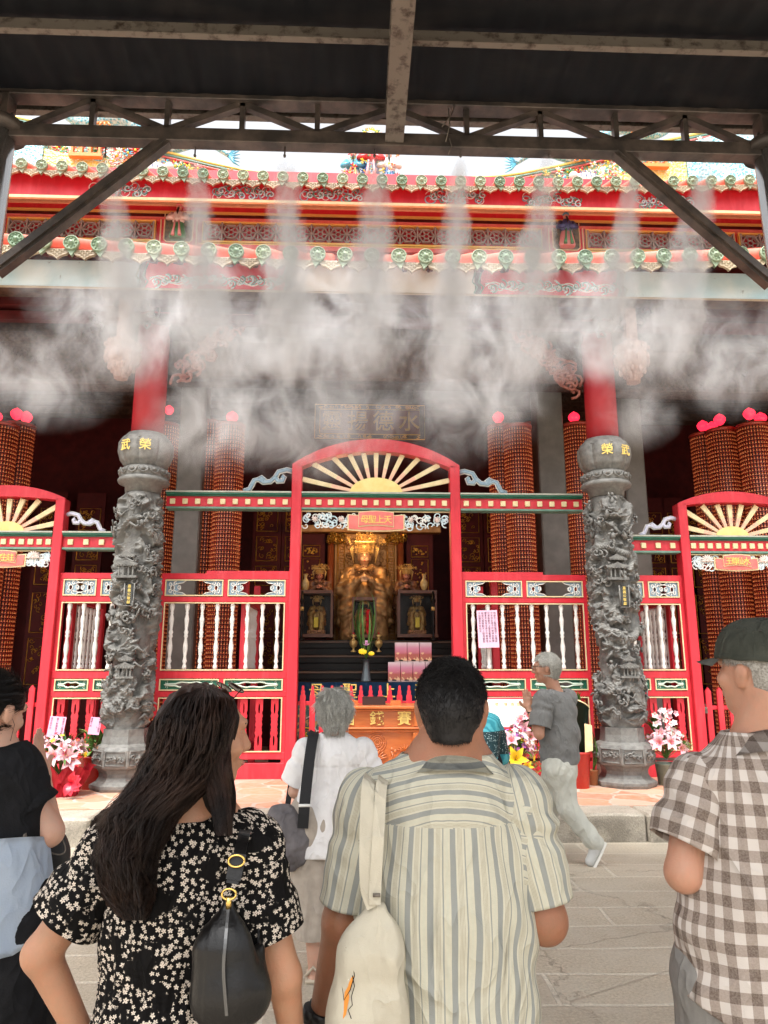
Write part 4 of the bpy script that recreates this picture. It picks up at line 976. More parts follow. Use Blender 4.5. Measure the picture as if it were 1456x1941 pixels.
def slat_mesh(z0,z1,w_=.046):
    n=34; L_=[];H=z1-z0
    for k in range(n+1):
        t=k/n; ww=w_*(1+.0)
        if .26<t<.30 or .36<t<.40 or .60<t<.64 or .70<t<.74: ww*=.80
        if .40<=t<=.60: ww=w_*(.86+.12*math.cos((t-.5)*60))
        L_.append((ww,z0+H*t))
    out=[(x,z) for x,z in L_]+[(-x,z) for x,z in reversed(L_)]
    h1=[(.012*math.cos(a),z0+H*.20+H*.10*math.sin(a)) for a in np.linspace(0,2*np.pi,12,endpoint=False)]; h2=[(.012*math.cos(a),z0+H*.80+H*.10*math.sin(a)) for a in np.linspace(0,2*np.pi,12,endpoint=False)]
    b=plate(out,[h1,h2],0,.03); me=bpy.data.meshes.new('slat'); b.to_mesh(me); b.free(); me.materials.append(red); return me
slatme=slat_mesh(zf_(1425),zf_(1324))
def scroll_ends(x0,x1,z0,z1,parent,only=None):
    h_=z1-z0
    for s_,xe in ((1,x0),(-1,x1)):
        if only and s_!=only: continue
        b=nb(); b2=nb()
        bl=[(xe,z0),(xe+s_*h_*1.35,z0),(xe+s_*h_*1.15,z0+h_*.14),(xe+s_*h_*.72,z0+h_*.22),(xe+s_*h_*.98,z0+h_*.42),(xe+s_*h_*.98,z0+h_*.58),(xe+s_*h_*.72,z0+h_*.78),(xe+s_*h_*1.15,z0+h_*.86),(xe+s_*h_*1.35,z1),(xe,z1)]
        if s_<0: bl=bl[::-1]
        hole=[(xe+s_*(h_*.42)+h_*.13*math.cos(a),(z0+z1)/2+h_*.20*math.sin(a)) for a in np.linspace(0,2*np.pi,14,endpoint=False)]
        b=plate(bl,[hole],YF+.01,YF+.04,b)
        for q in ((.30,.24,1),(.30,.76,-1),(.62,.2,-1),(.62,.8,1),(.9,.5,1)):
            pts=[(X_,YF+.006,Z_) for X_,Z_ in spiral(xe+s_*h_*q[0],z0+h_*q[1],h_*.16,1,q[2]*1.2,q[2]*s_,12)]; tube(b2,pts,.007,5)
        tube(b2,[(hx,YF+.006,hz) for hx,hz in hole+[hole[0]]],.007,5)
        edge=[(x,YF+.006,z) for x,z in (bl[1:9] if s_>0 else bl[1:9])]; tube(b2,edge,.007,5)
        sp=obj('carved_scroll_panel',b,bluep,parent); obj('scroll_outline',b2,white,sp)
def fence(xa,xb_,side,label,ncol,bal,ztb,ndent,stepx=None,half=False):
    rt=thing('temple_fence',label,'fence',((xa+xb_)/2,YF,PZ),0,'red carved fences between columns and gates'); loc=(-(xa+xb_)/2,-YF,-PZ)
    def o(name,b,m,parent=None):
        x=obj(name,b,m,parent or rt)
        if parent is None: x.location=loc
        return x
    d=dentil_beam(xa,xb_,ztb,ndent,rt); d.location=loc
    ys=(YF+.0,YF+.09); rails=[(1087,1098),(1131,1141),(1272,1286),(1310,1321),(1427,1440),(1447,1483)]
    for n_,(p0,p1) in enumerate(rails):
        b=nb(); bx(b,xa,xb_,ys[0],ys[1],max(PZ,zf_(p1)),zf_(p0),bev=.004); o('rail' if n_<5 else 'bottom_board',b,red)
    b=nb(); zz_=zf_(1082)
    if stepx: 
        s0,s1=(stepx,xb_) if side<0 else (xa,stepx)
        bx(b,s0,s1,ys[0]+.002,ys[1]-.002,zf_(1088),zz_); o('top_step',b,red)
    for x_ in ((xa,xa+.05),(xb_-.05,xb_)):
        b=nb(); bx(b,x_[0],x_[1],ys[0]+.004,ys[1]-.004,PZ+.01,zf_(1090)); o('stile',b,red)
    ia,ib=xa+.05,xb_-.05
    cols=[ia+(ib-ia)*k/ncol for k in range(ncol+1)]
    for k in range(ncol):
        ca=cols[k]+(.03 if k else 0); cb=cols[k+1]-(.03 if k<ncol-1 else 0)
        if k:
            for p0,p1 in ((1098,1131),(1286,1310)):
                b=nb(); bx(b,cols[k]-.03,cols[k]+.03,ys[0]+.003,ys[1]-.003,zf_(p1),zf_(p0)); o('stile',b,red)
        only=None
        if half: only=(1 if side>0 else -1) if k==(0 if side>0 else ncol-1) else None
        z0,z1=zf_(1130),zf_(1099); b=nb(); frame(b,ca,cb,z0,z1); fr=o('panel_frame',b,cream); 
        scroll_ends(ca+.014,cb-.014,z0+.014,z1-.014,fr)
        z0,z1=zf_(1309),zf_(1287); b=nb(); frame(b,ca,cb,z0,z1); fr=o('panel_frame',b,cream)
        A0,B0=ca+.014,cb-.014; C0,D0=z0+.014,z1-.014; hole=scallop(A0,B0,C0,D0,'g')
        b=plate([(A0,C0),(B0,C0),(B0,D0),(A0,D0)],[hole],YF+.01,YF+.04); gp=obj('green_panel',b,green,fr)
        b=nb(); tube(b,[(x,YF+.007,z) for x,z in hole+[hole[0]]],.010,6)
        cxp=(A0+B0)/2; czp=(C0+D0)/2
        for s_ in (-1,1): 
            for s2 in (-1,1): tube(b,[(X_,YF+.007,Z_) for X_,Z_ in spiral(cxp+s_*(B0-A0)*.40,czp+s2*(D0-C0)*.25,.022,1,s2*1.,s2*s_,9)],.003,4)
        obj('green_panel_outline',b,mat('pale_green_line',(.55,.66,.55),rough=.5),gp)
    b=nb(); frame(b,ia,ib,zf_(1271),zf_(1142)); o('panel_frame',b,cream)
    b=nb(); frame(b,ia,ib,zf_(1426),zf_(1322)); o('panel_frame',b,cream)
    for k in range(bal):
        x_=ia+(ib-ia)*(k+.5)/bal; q=obj('baluster',balme,None,rt,(x_+loc[0],YF+.04+loc[1],Zb+loc[2]))
        q=obj('slat',slatme,None,rt,(x_+loc[0],YF+.03+loc[1],loc[2]))
    return rt
gx=1.127; colr=.26
fence(cL+colr-.12,xg-gx,-1,'red fence with white balusters between the left dragon column and central gate',2,8,zbC,10,stepx=cL+colr+.45)
fence(xg+gx,cR-colr+.12,1,'red fence with white balusters between the central gate and the right dragon column',2,8,zbC,10,stepx=cR-colr-.45)
fence(2*xg-xgR+.755,cL-colr+.1,1,'short red fence between the left arched gate and the left dragon column',2,5,zbS,5)
fence(cR+colr-.1,xgR-.755,-1,'short red fence between the right dragon column and the right arched gate',2,5,zbS,5)
# cloud scroll brackets on the beams, against the gate posts
def cloud(x,z,s_,m,sc,label,grp):
    base=[(0,.30),(.05,.335),(.15,.33),(.22,.27),(.21,.20),(.13,.19),(.12,.235)]
    main=[(0,.31),(.08,.33),(.19,.30),(.235,.22),(.30,.16),(.40,.15),(.46,.19),(.52,.175),(.55,.11),(.58,.05),(.66,.02)]
    curl=[(.46,.19),(.42,.215),(.39,.19),(.40,.15)]; c2=[(.235,.22),(.20,.165),(.13,.17),(.115,.215),(.15,.235)]
    t=thing('cloud_bracket',label,'bracket',(x,YF,z),0,grp)
    for nm,m_,w_,y in (('outline',white,.036,.025),('core',m,.024,.012)):
        b=nb()
        for pl in (main,curl,c2): tube(b,[(s_*a*sc,y,c*sc) for a,c in pl],[w_*sc*1.1]*len(pl),8,flat=.35)
        obj('scroll_'+nm,b,m_,t)
g_='painted cloud brackets beside the gates'
cloud(xg-gx,zbC,-1,bluep,.98,'grey blue cloud bracket on the beam left of the central gate',g_); cloud(xg+gx,zbC,1,bluep,.98,'grey blue cloud bracket on the beam right of the central gate',g_)
cloud(2*xg-xgR+.755,zbS,1,lav,.78,'lavender cloud bracket beside the left arched gate',g_); cloud(xgR-.755,zbS,-1,lav,.78,'lavender cloud bracket beside the right arched gate',g_)
# railing returning into the hall, seen through the front fences
def inner_rail(x_,label):
    t=thing('inner_railing',label,'railing',(x_,10.2,PZ),0,'railings running back into the hall')
    for nm,y0,y1,z0,z1,m_ in (('post',9.62,9.72,PZ,zf_(1090),red),('post',10.75,10.85,PZ,zf_(1090),red),('rail',9.72,10.75,zf_(1141),zf_(1128),red),('rail',9.72,10.75,zf_(1286),zf_(1272),red),('rail',9.72,10.75,PZ+.25,PZ+.33,red)):
        b=nb(); bx(b,-.045,.045,y0-10.2,y1-10.2,z0-PZ,z1-PZ,bev=.004); obj(nm,b,m_,t)
    for k in range(7): obj('baluster',balme,None,t,(0,9.82-10.2+k*.14,Zb-PZ))
for px,l in ((470,'inner red railing with white balusters left of the altar'),(930,'inner red railing with white balusters right of the altar'),(150,'inner red railing with white balusters behind the left short fence'),(1255,'inner red railing with white balusters behind the right short fence')):
    inner_rail(XX(px,10,1200),l)
# low picket gates inside the arches
def picket(x0,x1,Y,zt,zr,label,name='picket_gate',fancy=True,n=9):
    t=thing(name,label,'gate',((x0+x1)/2,Y,PZ),0,'low red picket gates'); lx=(x1-x0)/2
    for z_ in (zr,PZ+.25):
        b=nb(); bx(b,-lx,lx,-.0,.05,z_-.05-PZ,z_-PZ,bev=.004); obj('rail',b,red,t)
    for k in range(n):
        x_=-lx+2*lx*(k+.5)/n; b=nb(); w_=.036; h_=zt-PZ
        if fancy: prism(b,[(x_-w_,.0),(x_+w_,.0),(x_+w_,h_-.125),(x_+w_*.62,h_-.11),(x_+w_*.72,h_-.07),(x_+w_*.40,h_-.055),(x_+w_*.48,h_-.02),(x_+w_*.34,h_),(x_-w_*.34,h_),(x_-w_*.48,h_-.02),(x_-w_*.40,h_-.055),(x_-w_*.72,h_-.07),(x_-w_*.62,h_-.11),(x_-w_,h_-.125)],-.03,-.002)
        else: prism(b,[(x_-w_,.0),(x_+w_,.0),(x_+w_,h_-.05),(x_,h_),(x_-w_,h_-.05)],-.03,-.002)
        obj('picket',b,red,t)
    return t
picket(xg-.99,xg+.99,YF+.14,P(713,1300,YF).z,P(713,1330,YF).z,'low red picket gate with bottle shaped tips under the central arch',n=16)
pg=picket(xgR-.6,xgR+.6,YF+.05,P(1380,1303,YF).z,P(1380,1338,YF).z,'low red picket gate with pointed tips under the right arch',fancy=False,n=8)
b=nb(); bx(b,-.035,.035,-.03,0,-.03,.05,bev=.006); tube(b,[(-.02,-.015,.05),(-.02,-.015,.08),(.02,-.015,.08),(.02,-.015,.05)],.006,6); obj('padlock',b,zinc,pg,(-.60,-.03,zf_(1350)-PZ))
picket(2*xg-xgR-.6,2*xg-xgR+.6,YF+.05,P(1380,1297,YF).z,P(1380,1330,YF).z,'low red picket gate with pointed tips under the left arch',fancy=False,n=8)
# ================================================================ LANTERN TOWERS
def tower_mesh(r_,nrow,ncol=32,ch=.061):
    # one niche: hooded figure with lit body
    hood=np.array([(-.5,0,.62),(.5,0,.62),(0,0,1.0),(-.42,.32,.60),(.42,.32,.60),(0,.30,.90),(-.5,0,.02),(.5,0,.02),(.5,.22,.02),(-.5,.22,.02),(-.5,0,.12),(.5,0,.12),(.5,.22,.12),(-.5,.22,.12)],float)
    hf=[(3,4,5),(0,3,5),(0,5,2),(4,1,2),(4,2,5),(0,1,4),(0,4,3),(9,8,12),(9,12,13),(10,13,12),(10,12,11),(6,9,13),(6,13,10),(8,7,11),(8,11,12)]
    fig=np.array([(-.28,.04,.12),(.28,.04,.12),(.24,.20,.12),(-.24,.20,.12),(-.2,.04,.42),(.2,.04,.42),(.14,.17,.42),(-.14,.17,.42),(0,.1,.66)],float)
    ff=[(3,2,6),(3,6,7),(0,3,7),(0,7,4),(2,1,5),(2,5,6),(7,6,8),(4,7,8),(6,5,8)]
    T=np.vstack([hood,fig]); Fc=np.array(hf+[tuple(i+14 for i in f) for f in ff]); mi=np.array([0]*len(hf)+[1]*len(ff))
    cw=2*math.pi*r_/ncol; Vs=[];Fs=[];Ms=[]; n0=0
    for row in range(nrow):
        for k in range(ncol):
            a=2*math.pi*k/ncol; x=T[:,0]*cw; y=T[:,1]*.07; z=T[:,2]*ch+row*ch
            R_=r_+y; Vs.append(np.stack([R_*math.cos(a)-x*math.sin(a),R_*math.sin(a)+x*math.cos(a),z],-1)); Fs.append(Fc+n0); Ms.append(mi); n0+=len(T)
    c=24; th=np.linspace(0,2*np.pi,c,endpoint=False)
    for zz_ in (0,nrow*ch): Vs.append(np.stack([r_*np.cos(th),r_*np.sin(th),np.full(c,zz_)],-1))
    fs=[]; 
    for k in range(c):
        a,b_,c_,d=n0+k,n0+(k+1)%c,n0+c+(k+1)%c,n0+c+k; fs+=[(a,b_,c_),(a,c_,d)]
    for k in range(1,c-1): fs.append((n0+c,n0+c+k,n0+c+k+1))
    Fs.append(np.array(fs)); Ms.append(np.full(len(fs),2))
    me=np_mesh('lantern_niches',np.vstack(Vs),np.vstack(Fs),smooth=False); me.polygons.foreach_set('material_index',np.concatenate(Ms).astype(np.int32)); return me
hoodm=mat('terracotta_glaze',(.38,.036,.022),(.50,.075,.038),rough=.3,scale=6); figm=mat('lit_gilt_figure',(.58,.15,.06),(.78,.36,.16),rough=.28,scale=5,detail=8,emit=(1,.22,.06),es=.10)
corem=mat('tower_core',(.06,.012,.008),rough=.6)
tme=tower_mesh(.205,76); 
for m_ in (hoodm,figm,corem): tme.materials.append(m_)
bulbm=mat('red_lamp_glass',(.75,.02,.04),rough=.2,emit=(1,.02,.05),es=.9)
def lamp_bulb(parent,loc,sc=1):
    b=nb(); lathe(b,[(.012,0),(.05,.02),(.085,.07),(.092,.11),(.07,.15),(.03,.18),(.002,.20)],16); b2=obj('flame_lamp',b,bulbm,parent,loc); b2.scale=(sc,sc,sc)
def tower(px,pyt,Y,label,bulbs=((0,0),)):
    c=P(px,pyt,Y); zt=c.z; t=thing('lantern_tower',label,'lantern tower',(c.x,Y,zt-76*.061),0,'towers of small votive lamps inside the hall')
    obj('niche_body',tme,None,t)
    b=nb(); lathe(b,[(.22,0),(.235,.02),(.235,.05),(.1,.07),(.04,.09)],24,(0,0,76*.061)); obj('tower_cap',b,hoodm,t)
    for dx,dz in bulbs: lamp_bulb(t,(dx,-.05,76*.061+.07+dz))
    b=nb(); zb_=-(zt-76*.061)+PZ
    if zb_<0: lathe(b,[(.24,zb_),(.24,zb_+.05),(.2,0)],24); obj('tower_base',b,dred,t)
    return t
tower(6,812,10.6,'leftmost lamp tower at the left edge, in front of its neighbour',((-.1,0),))
tower(38,812,10.9,'lamp tower second from the left edge with two red flame lamps on top',((-.05,.05),(.10,0)))
tower(316,812,11.5,'lamp tower half hidden behind the left dragon column',())
tower(400,808,11.3,'left one of the pair of lamp towers left of the central gate',())
tower(438,812,10.9,'right one of the pair of lamp towers left of the central gate',((.02,0),))
tower(950,815,11.2,'lamp tower nearest the central gate on its right side',((-.05,.03),))
tower(980,815,10.8,'front lamp tower of the cluster right of the central gate',())
tower(1008,812,11.6,'rearmost lamp tower of the cluster right of the central gate',())
tower(1092,812,11.0,'single lamp tower just left of the right dragon column',((-.04,.0),))
tower(1335,830,11.1,'leftmost lamp tower of the group at the right edge',((-.03,.02),(.12,0)))
tower(1366,822,10.8,'middle lamp tower of the group at the right edge with a red flame lamp',((-.02,.05),))
tower(1426,812,10.4,'tallest lamp tower at the right edge with a red flame lamp',((-.05,.05),(.12,-.02)))
for px,py,Y,l in ((320,786,10.9,'small red flame lamp hanging behind the left dragon column'),):
    c=P(px,py,Y); t=thing('hanging_red_lamp',l,'lamp',c); lamp_bulb(t,(0,0,0),.8); b=nb(); tube(b,[(0,0,.15),(0,0,6.4-c.z)],.006,5); obj('lamp_cord',b,dwood,t)
# plaque with large gilt characters
Yp=10.6; pa,pb=P(598,770,Yp),P(805,832,Yp); cx=(pa.x+pb.x)/2; cz=(pa.z+pb.z)/2; hw=(pb.x-pa.x)/2; hh=(pa.z-pb.z)/2+.02
t=thing('name_plaque','brown wooden plaque above the central gate with gilt characters reading from 水德','plaque',(cx,Yp,cz)); 
plw=mat('plaque_lacquer',(.10,.018,.006),(.16,.035,.012),rough=.3,scale=6)
b=nb(); bx(b,-hw,hw,0,.06,-hh,hh); obj('board',b,plw,t)
b=nb(); frame(b,-hw,hw,-hh,hh,.075,-.03,.06); obj('carved_border',b,cwood,t)
b=nb(); 
for q in (.075,.0): tube(b,[(-hw+q,-.035,-hh+q),(hw-q,-.035,-hh+q),(hw-q,-.035,hh-q),(-hw+q,-.035,hh-q),(-hw+q,-.035,-hh+q)],.008,5)
rr=random.Random(8)
for q in range(70):
    x_=rr.uniform(-hw+.05,hw-.05); z_=rr.choice((-hh+.037,hh-.037)); tube(b,[(X_,-.035,Z_) for X_,Z_ in spiral(x_,z_,.03,.9,rr.uniform(0,6),1,7)],.006,4,cap=False)
obj('gilt_relief',b,gold,t)
for k,ch in enumerate('靈揚德水'): text('plaque_character',ch,.33,(-hw+.26+(2*hw-.5)*k/3,-.005,0),gold,t,.03,.003)
b=nb(); 
for s_ in (-1,1): tube(b,[(s_*hw*.8,.03,hh),(s_*hw*.8,.03,hh+1.2)],.01,5)
obj('hanging_rod',b,dwood,t)
# ================================================================ ALTAR
lampm=mat('altar_lamp_glass',(.9,.7,.4),emit=(1,.62,.25),es=3)
goldrobe=mat('gilded_robe',(.50,.30,.12),(.26,.12,.04),rough=.42,metal=.35,scale=9,detail=8,bump=.4,bscale=60)
faceg=mat('gilded_face',(.80,.48,.26),rough=.3,metal=.25)
brownlac=mat('carved_gilt_screen',(.34,.15,.04),(.50,.26,.08),rough=.4,metal=.3,scale=7,detail=8,bump=.5)
def folds(p):
    w_=fbm(p,4,2); return .006*np.sin((np.abs(p[:,0])*14+p[:,2]*22+w_*4)*2.4)+.008*np.sin((np.abs(p[:,0])*46+w_*7))
def statue(name,label,loc,scale,group=None,h=.013,robe=goldrobe,face=faceg,crown=True):
    t=thing(name,label,'statue',loc,0,group)
    pr=[cone((0,0,.35),(0,0,1.02),.27,.18),ell((0,.05,.12),(.42,.32,.14))]
    for s_ in (-1,1):
        pr+=[(ell((s_*.19,-.13,.46),(.2,.22,.17)),.08),(cone((s_*.2,-.24,.42),(s_*.24,-.24,.04),.15,.17),.05),(cone((s_*.13,0,1.15),(s_*.27,0,1.10),.11,.11),.05),(cone((s_*.28,0,1.08),(s_*.34,-.12,.80),.11,.15),.05),(cone((s_*.33,-.14,.80),(s_*.10,-.28,.95),.13,.07),.04),(cone((s_*.25,-.22,.86),(s_*.29,-.24,.42),.10,.15),.05),(cone((s_*.36,-.05,.9),(s_*.40,-.02,.30),.06,.10),.04)]
    sdf_obj('robe',pr,h,robe,t,k=.06,disp=folds)
    hd=[ell((0,-.04,1.37),(.098,.105,.13)),(cone((0,0,1.15),(0,-.02,1.3),.06,.055),.03),(ell((0,-.145,1.355),(.013,.02,.022)),.012),(ell((0,-.128,1.302),(.03,.016,.008)),.008)]
    for s_ in (-1,1): hd+=[(ell((s_*.10,-.02,1.36),(.015,.03,.05)),.01),(ell((s_*.04,-.115,1.30+.02),(.035,.03,.03)),.03)]
    sdf_obj('head',hd,.007,face,t,k=.02)
    b=nb()
    for s_ in (-1,1):
        ball(b,(s_*.037,-.139,1.378),.013,8,5,(1.3,.35,.5)); tube(b,[(s_*.018,-.141,1.41),(s_*.04,-.142,1.42),(s_*.065,-.128,1.408)],.0035,4)
    obj('eyes',b,bwood,t); b=nb(); ball(b,(0,-.143,1.302),.02,8,4,(1,.3,.4)); obj('lips',b,clothcols[0],t)
    hn=[cone((.07,-.30,.97),(0,-.36,1.0),.045,.04),cone((-.07,-.30,.97),(0,-.36,1.0),.045,.04)]
    for k in range(4):
        hn+=[(cone((.03,-.37,1.01-.025*k),(-.05,-.375,1.0-.025*k),.013,.011),.004)]
    hn.append((cone((.0,-.35,1.03),(-.01,-.37,1.06),.014,.011),.006))
    sdf_obj('hands',hn,.006,face,t,k=.015)
    b=nb()
    tube(b,[(.16*math.cos(a),-.02+.14*math.sin(a)-.03*(math.sin(a)<0),1.17-.03*math.sin(-a)) for a in np.linspace(0,2*np.pi,20)],.03,8)
    for k in range(30):
        a=rr.uniform(math.pi,2*math.pi); ball(b,(.17*math.cos(a),-.04+.17*math.sin(a),rr.uniform(1.08,1.22)),.018,6,4)
    obj('collar',b,robe,t)
    if crown:
        b=nb(); lathe(b,[(.10,1.45),(.115,1.46),(.12,1.55),(.10,1.60),(.06,1.64)],20,(0,-.02,0)); bx(b,-.17,.17,-.22,.16,1.60,1.62,bev=.004)
        for k in range(15):
            x_=-.155+.31*k/14; zl_=1.595
            for j in range(9): ball(b,(x_,-.21,zl_-.022*j),.0085,6,4)
        for k in range(90):
            a=rr.uniform(0,math.pi); q=rr.uniform(.10,.34); x_=q*1.1*math.cos(a); z_=1.60+q*.55*math.sin(a)
            tube(b,[(X_,-.08+rr.random()*.06,Z_) for X_,Z_ in spiral(x_,z_,rr.uniform(.02,.04),.9,rr.uniform(0,6),rr.choice((1,-1)),7)],.007,4)
        for s_ in (-1,1):
            for k in range(3): tube(b,[(s_*.16,-.1,1.6),(s_*(.2+.02*k),-.12,1.5),(s_*.18,-.13,1.36-.05*k)],.008,5)
        obj('crown',b,mat('bright_gilt',(.75,.50,.18),rough=.35,metal=.5),t)
    t.scale=(scale,)*3; return t
Ys=12.3; c=P(690,1212,Ys); topz=P(690,1010,Ys).z
big=statue('goddess_statue','large gilded seated goddess statue with beaded crown, tallest figure on the altar',(c.x,Ys,c.z),(topz-c.z)/1.80)
SC=(topz-c.z)/1.80
# screen behind
Yv=12.95; xa,xb_=XX(634,Yv,1100),XX(752,Yv,1100); za,zb_=P(693,1215,Yv).z,P(693,1012,Yv).z
t=thing('altar_screen','brown gilt screen with key pattern borders behind the large goddess statue','screen',((xa+xb_)/2,Yv,za)); w_=(xb_-xa)/2; h_=zb_-za
b=nb(); bx(b,-w_,w_,0,.05,-.6,h_); obj('panel',b,brownlac,t)
b=nb(); n=int(h_/.105)
for s_ in (-1,1):
    for k in range(n):
        z0=.02+k*.105; x_=s_*(w_-.11); pts=[(-.045,0),(-.045,.085),(.045,.085),(.045,.03),(-.01,.03),(-.01,.055)]
        tube(b,[(x_+a,-.008,z0+c_) for a,c_ in pts],.008,4)
    for q in (.045,.175): tube(b,[(s_*(w_-q),-.008,0),(s_*(w_-q),-.008,h_)],.008,4)
obj('key_border',b,gold,t)
b=nb(); rr=random.Random(3)
for k in range(90):
    x_=rr.uniform(-w_*.7,w_*.7); z_=rr.uniform(h_*.35,h_*.95); tube(b,[(X_,-.006,Z_) for X_,Z_ in spiral(x_,z_,rr.uniform(.04,.10),1,rr.uniform(0,6),rr.choice((1,-1)),10)],.009,4,cap=False)
obj('cloud_relief',b,brownlac,t)
for s_ in (-1,1):
    b=nb(); x_=s_*(w_+.07); lathe(b,[(.06,-.6),(.06,h_)],14,(x_,-.05,0)); obj('post',b,mat('orange_lacquer',(.34,.09,.025),(.26,.06,.02),rough=.4),t)
    b=nb()
    for k in range(26):
        x2=s_*(w_-.02+rr.uniform(-.16,.16)); tube(b,[(X_,-.1-rr.random()*.1,Z_) for X_,Z_ in spiral(x2,h_-.02-rr.random()*.16,.05,.9,rr.uniform(0,6),1,8)],.012,4)
    obj('carved_bracket',b,gold,t)
b=nb(); bx(b,-w_-.8,w_+.8,-.12,.06,h_+.01,h_+.14,bev=.01); obj('lintel',b,brownlac,t)
for k,x_ in enumerate((-w_-.42,w_+.42)):   # carved side leaves
    b=nb(); bx(b,x_-.24,x_+.24,.0,.05,-.6,h_); sp=obj('side_leaf',b,dred,t)
    for z0,z1 in ((.75,1.45),(1.5,1.7),(.2,.65)):
        b=nb(); tube(b,[(x_-.15,-.012,z0),(x_+.15,-.012,z0),(x_+.15,-.012,z1),(x_-.15,-.012,z1),(x_-.15,-.012,z0)],.009,4)
        for q in range(22): ball(b,(x_+rr.uniform(-.12,.12),-.01,rr.uniform(z0+.04,z1-.04)),rr.uniform(.012,.026),6,4)
        obj('gilt_carving',b,gold,sp)
# stepped black altar
Yt0=10.0; ztab=P(693,1293,Yt0).z
t=thing('altar_table','black lacquer stepped altar under the statues and offerings','table',(X0,11,PZ))
def tb(name,x0,x1,y0,y1,z0,z1,m_,par=None,bev=.006):
    b=nb(); bx(b,x0-X0,x1-X0,y0-11,y1-11,z0-PZ,z1-PZ,bev=bev); return obj(name,b,m_,par or t)
tb('table_top',X0-1.05,X0+1.05,Yt0,10.9,ztab-.05,ztab,bwood)
for s_ in (-1,1): tb('leg',X0+s_*.95-.06,X0+s_*.95+.06,Yt0+.05,Yt0+.17,PZ,ztab-.051,bwood)
st=[(10.9,11.25,1270),(11.25,11.6,1240),(11.6,12.0,1213)]
zz0=P(693,1213,12.0).z
for k,(y0,y1,py) in enumerate(st):
    z1=P(693,py,y0).z; tb('step',X0-1.5,X0+1.5,y0,y1 if k<2 else 13.1,PZ,z1,bwood); tb('step_moulding',X0-1.5,X0+1.5,y0-.03,y0-.002,z1-.05,z1-.02,mat('step_edge_highlight',(.10,.05,.03),rough=.3)); tb('step_moulding',X0-1.5,X0+1.5,y0-.02,y0-.002,z1-.14,z1-.12,bwood)  # lighter brown strip: highlight line along each step edge, put into the colour
zplat=P(693,1213,11.6).z
# table front apron, blue with gilt characters
t=thing('altar_cloth','blue cloth with gilt characters 母聖上天 hanging over the altar table front','cloth',(X0,Yt0-.03,ztab))
b=nb(); n=60; vs=[]
for i in range(n+1):
    x_=-1.02+2.04*i/n; y_=.012*math.sin(i*.9)+.006*math.sin(i*2.3); vs.append((b.verts.new((x_,y_-.0,0)),b.verts.new((x_,y_*1.5,-.27))))
for p_,q in zip(vs,vs[1:]): b.faces.new((p_[0],p_[1],q[1],q[0])).smooth=True
bmesh.ops.solidify(b,geom=b.faces[:],thickness=.004)
obj('blue_band',b,mat('blue_cloth',(.03,.17,.45),(.06,.24,.52),rough=.6,scale=9,detail=6),t)
for k,ch in enumerate('母聖上天'): text('cloth_character',ch,.21,(-.78+.45*k+ (.06 if k>1 else 0),-.03,-.125),goldp,t,.01,.001)
b=nb(); bx(b,-1.02,1.02,.0,.02,-1.0,-.275); obj('embroidered_skirt',b,mosaic if 0 else mat('embroidery',(.03,.10,.09),(.45,.30,.12),rough=.6,scale=11,detail=9,lo=.5,hi=.56,bump=.5),t)
b=nb()
for k in range(160):
    x_=rr.uniform(-.98,.98); z_=rr.uniform(-.95,-.3); tube(b,[(X_,-.008,Z_) for X_,Z_ in spiral(x_,z_,rr.uniform(.04,.08),1,rr.uniform(0,6),rr.choice((1,-1)),9)],.007,4,cap=False,mi=rr.randrange(3))
obj('embroidery_swirls',b,[clothcols[2],clothcols[1],clothcols[3]],t)
# glass cabinets with small statues
def cabinet(px0,px1,py0,py1,Y,label,dp=.4):
    a=P(px0,py1,Y); c_=P(px1,py0,Y); w_=(c_.x-a.x)/2; h_=c_.z-a.z; cx=(a.x+c_.x)/2
    t=thing('glass_cabinet',label,'cabinet',(cx,Y+dp/2,a.z),0,'glass cabinets on the altar'); e=.03
    cabw=mat('cabinet_wood',(.12,.035,.015),(.18,.06,.025),rough=.3)
    b=nb()
    for sx in (-1,1):
        for sy in (-1,1): bx(b,sx*w_-e/2,sx*w_+e/2,sy*dp/2-e/2,sy*dp/2+e/2,.05,h_-.05)
    bx(b,-w_-.02,w_+.02,-dp/2-.02,dp/2+.02,h_-.05,h_); bx(b,-w_-.03,w_+.03,-dp/2-.03,dp/2+.03,0,.05); obj('case_frame',b,cabw,t)
    b=nb(); bx(b,-w_+e/2,w_-e/2,dp/2-.01,dp/2,.05,h_-.05); obj('case_back',b,bwood,t)
    b=nb(); bx(b,-w_+e/2,w_-e/2,-dp/2-.002,-dp/2+.002,.05,h_-.05); obj('glass_pane',b,glassm,t)
    return cx,Y+dp/2,a.z,h_
gilt2=mat('bright_gilt',(.95,.66,.24))
sg='small statues in glass cabinets'
for a_,lab,slab in (((569,629,1119,1208,11.7),'glass cabinet on the altar left of the large goddess statue','small dark statue in a yellow robe inside the left glass cabinet'),((757,826,1119,1208,11.7),'glass cabinet on the altar right of the large goddess statue','small dark statue in a yellow robe inside the right glass cabinet')):
    cx,cy,cz,ch_=cabinet(*a_,lab)
    sm=statue('small_statue',slab,(cx,cy,cz+.12),ch_*.70/1.65*1.0,sg,.03,mat('dark_gilt_robe',(.22,.12,.04),(.45,.28,.08),rough=.35,metal=.5,scale=14,bump=.4),mat('dark_face',(.05,.03,.02),rough=.35))
    b=nb(); bx(b,-.11,.11,-.52,-.44,.12,.62,bev=.01); obj('yellow_sash',b,clothcols[1],sm); b=nb(); bx(b,-.45,.45,-.4,.3,-.22,0,bev=.02)
    for k in range(7): ball(b,(-.36+.12*k,-.4,-.11),.06,8,6,(1,.4,1))
    obj('lotus_base',b,mat('base_red',(.20,.05,.02),(.4,.2,.06),rough=.4,scale=20),sm)
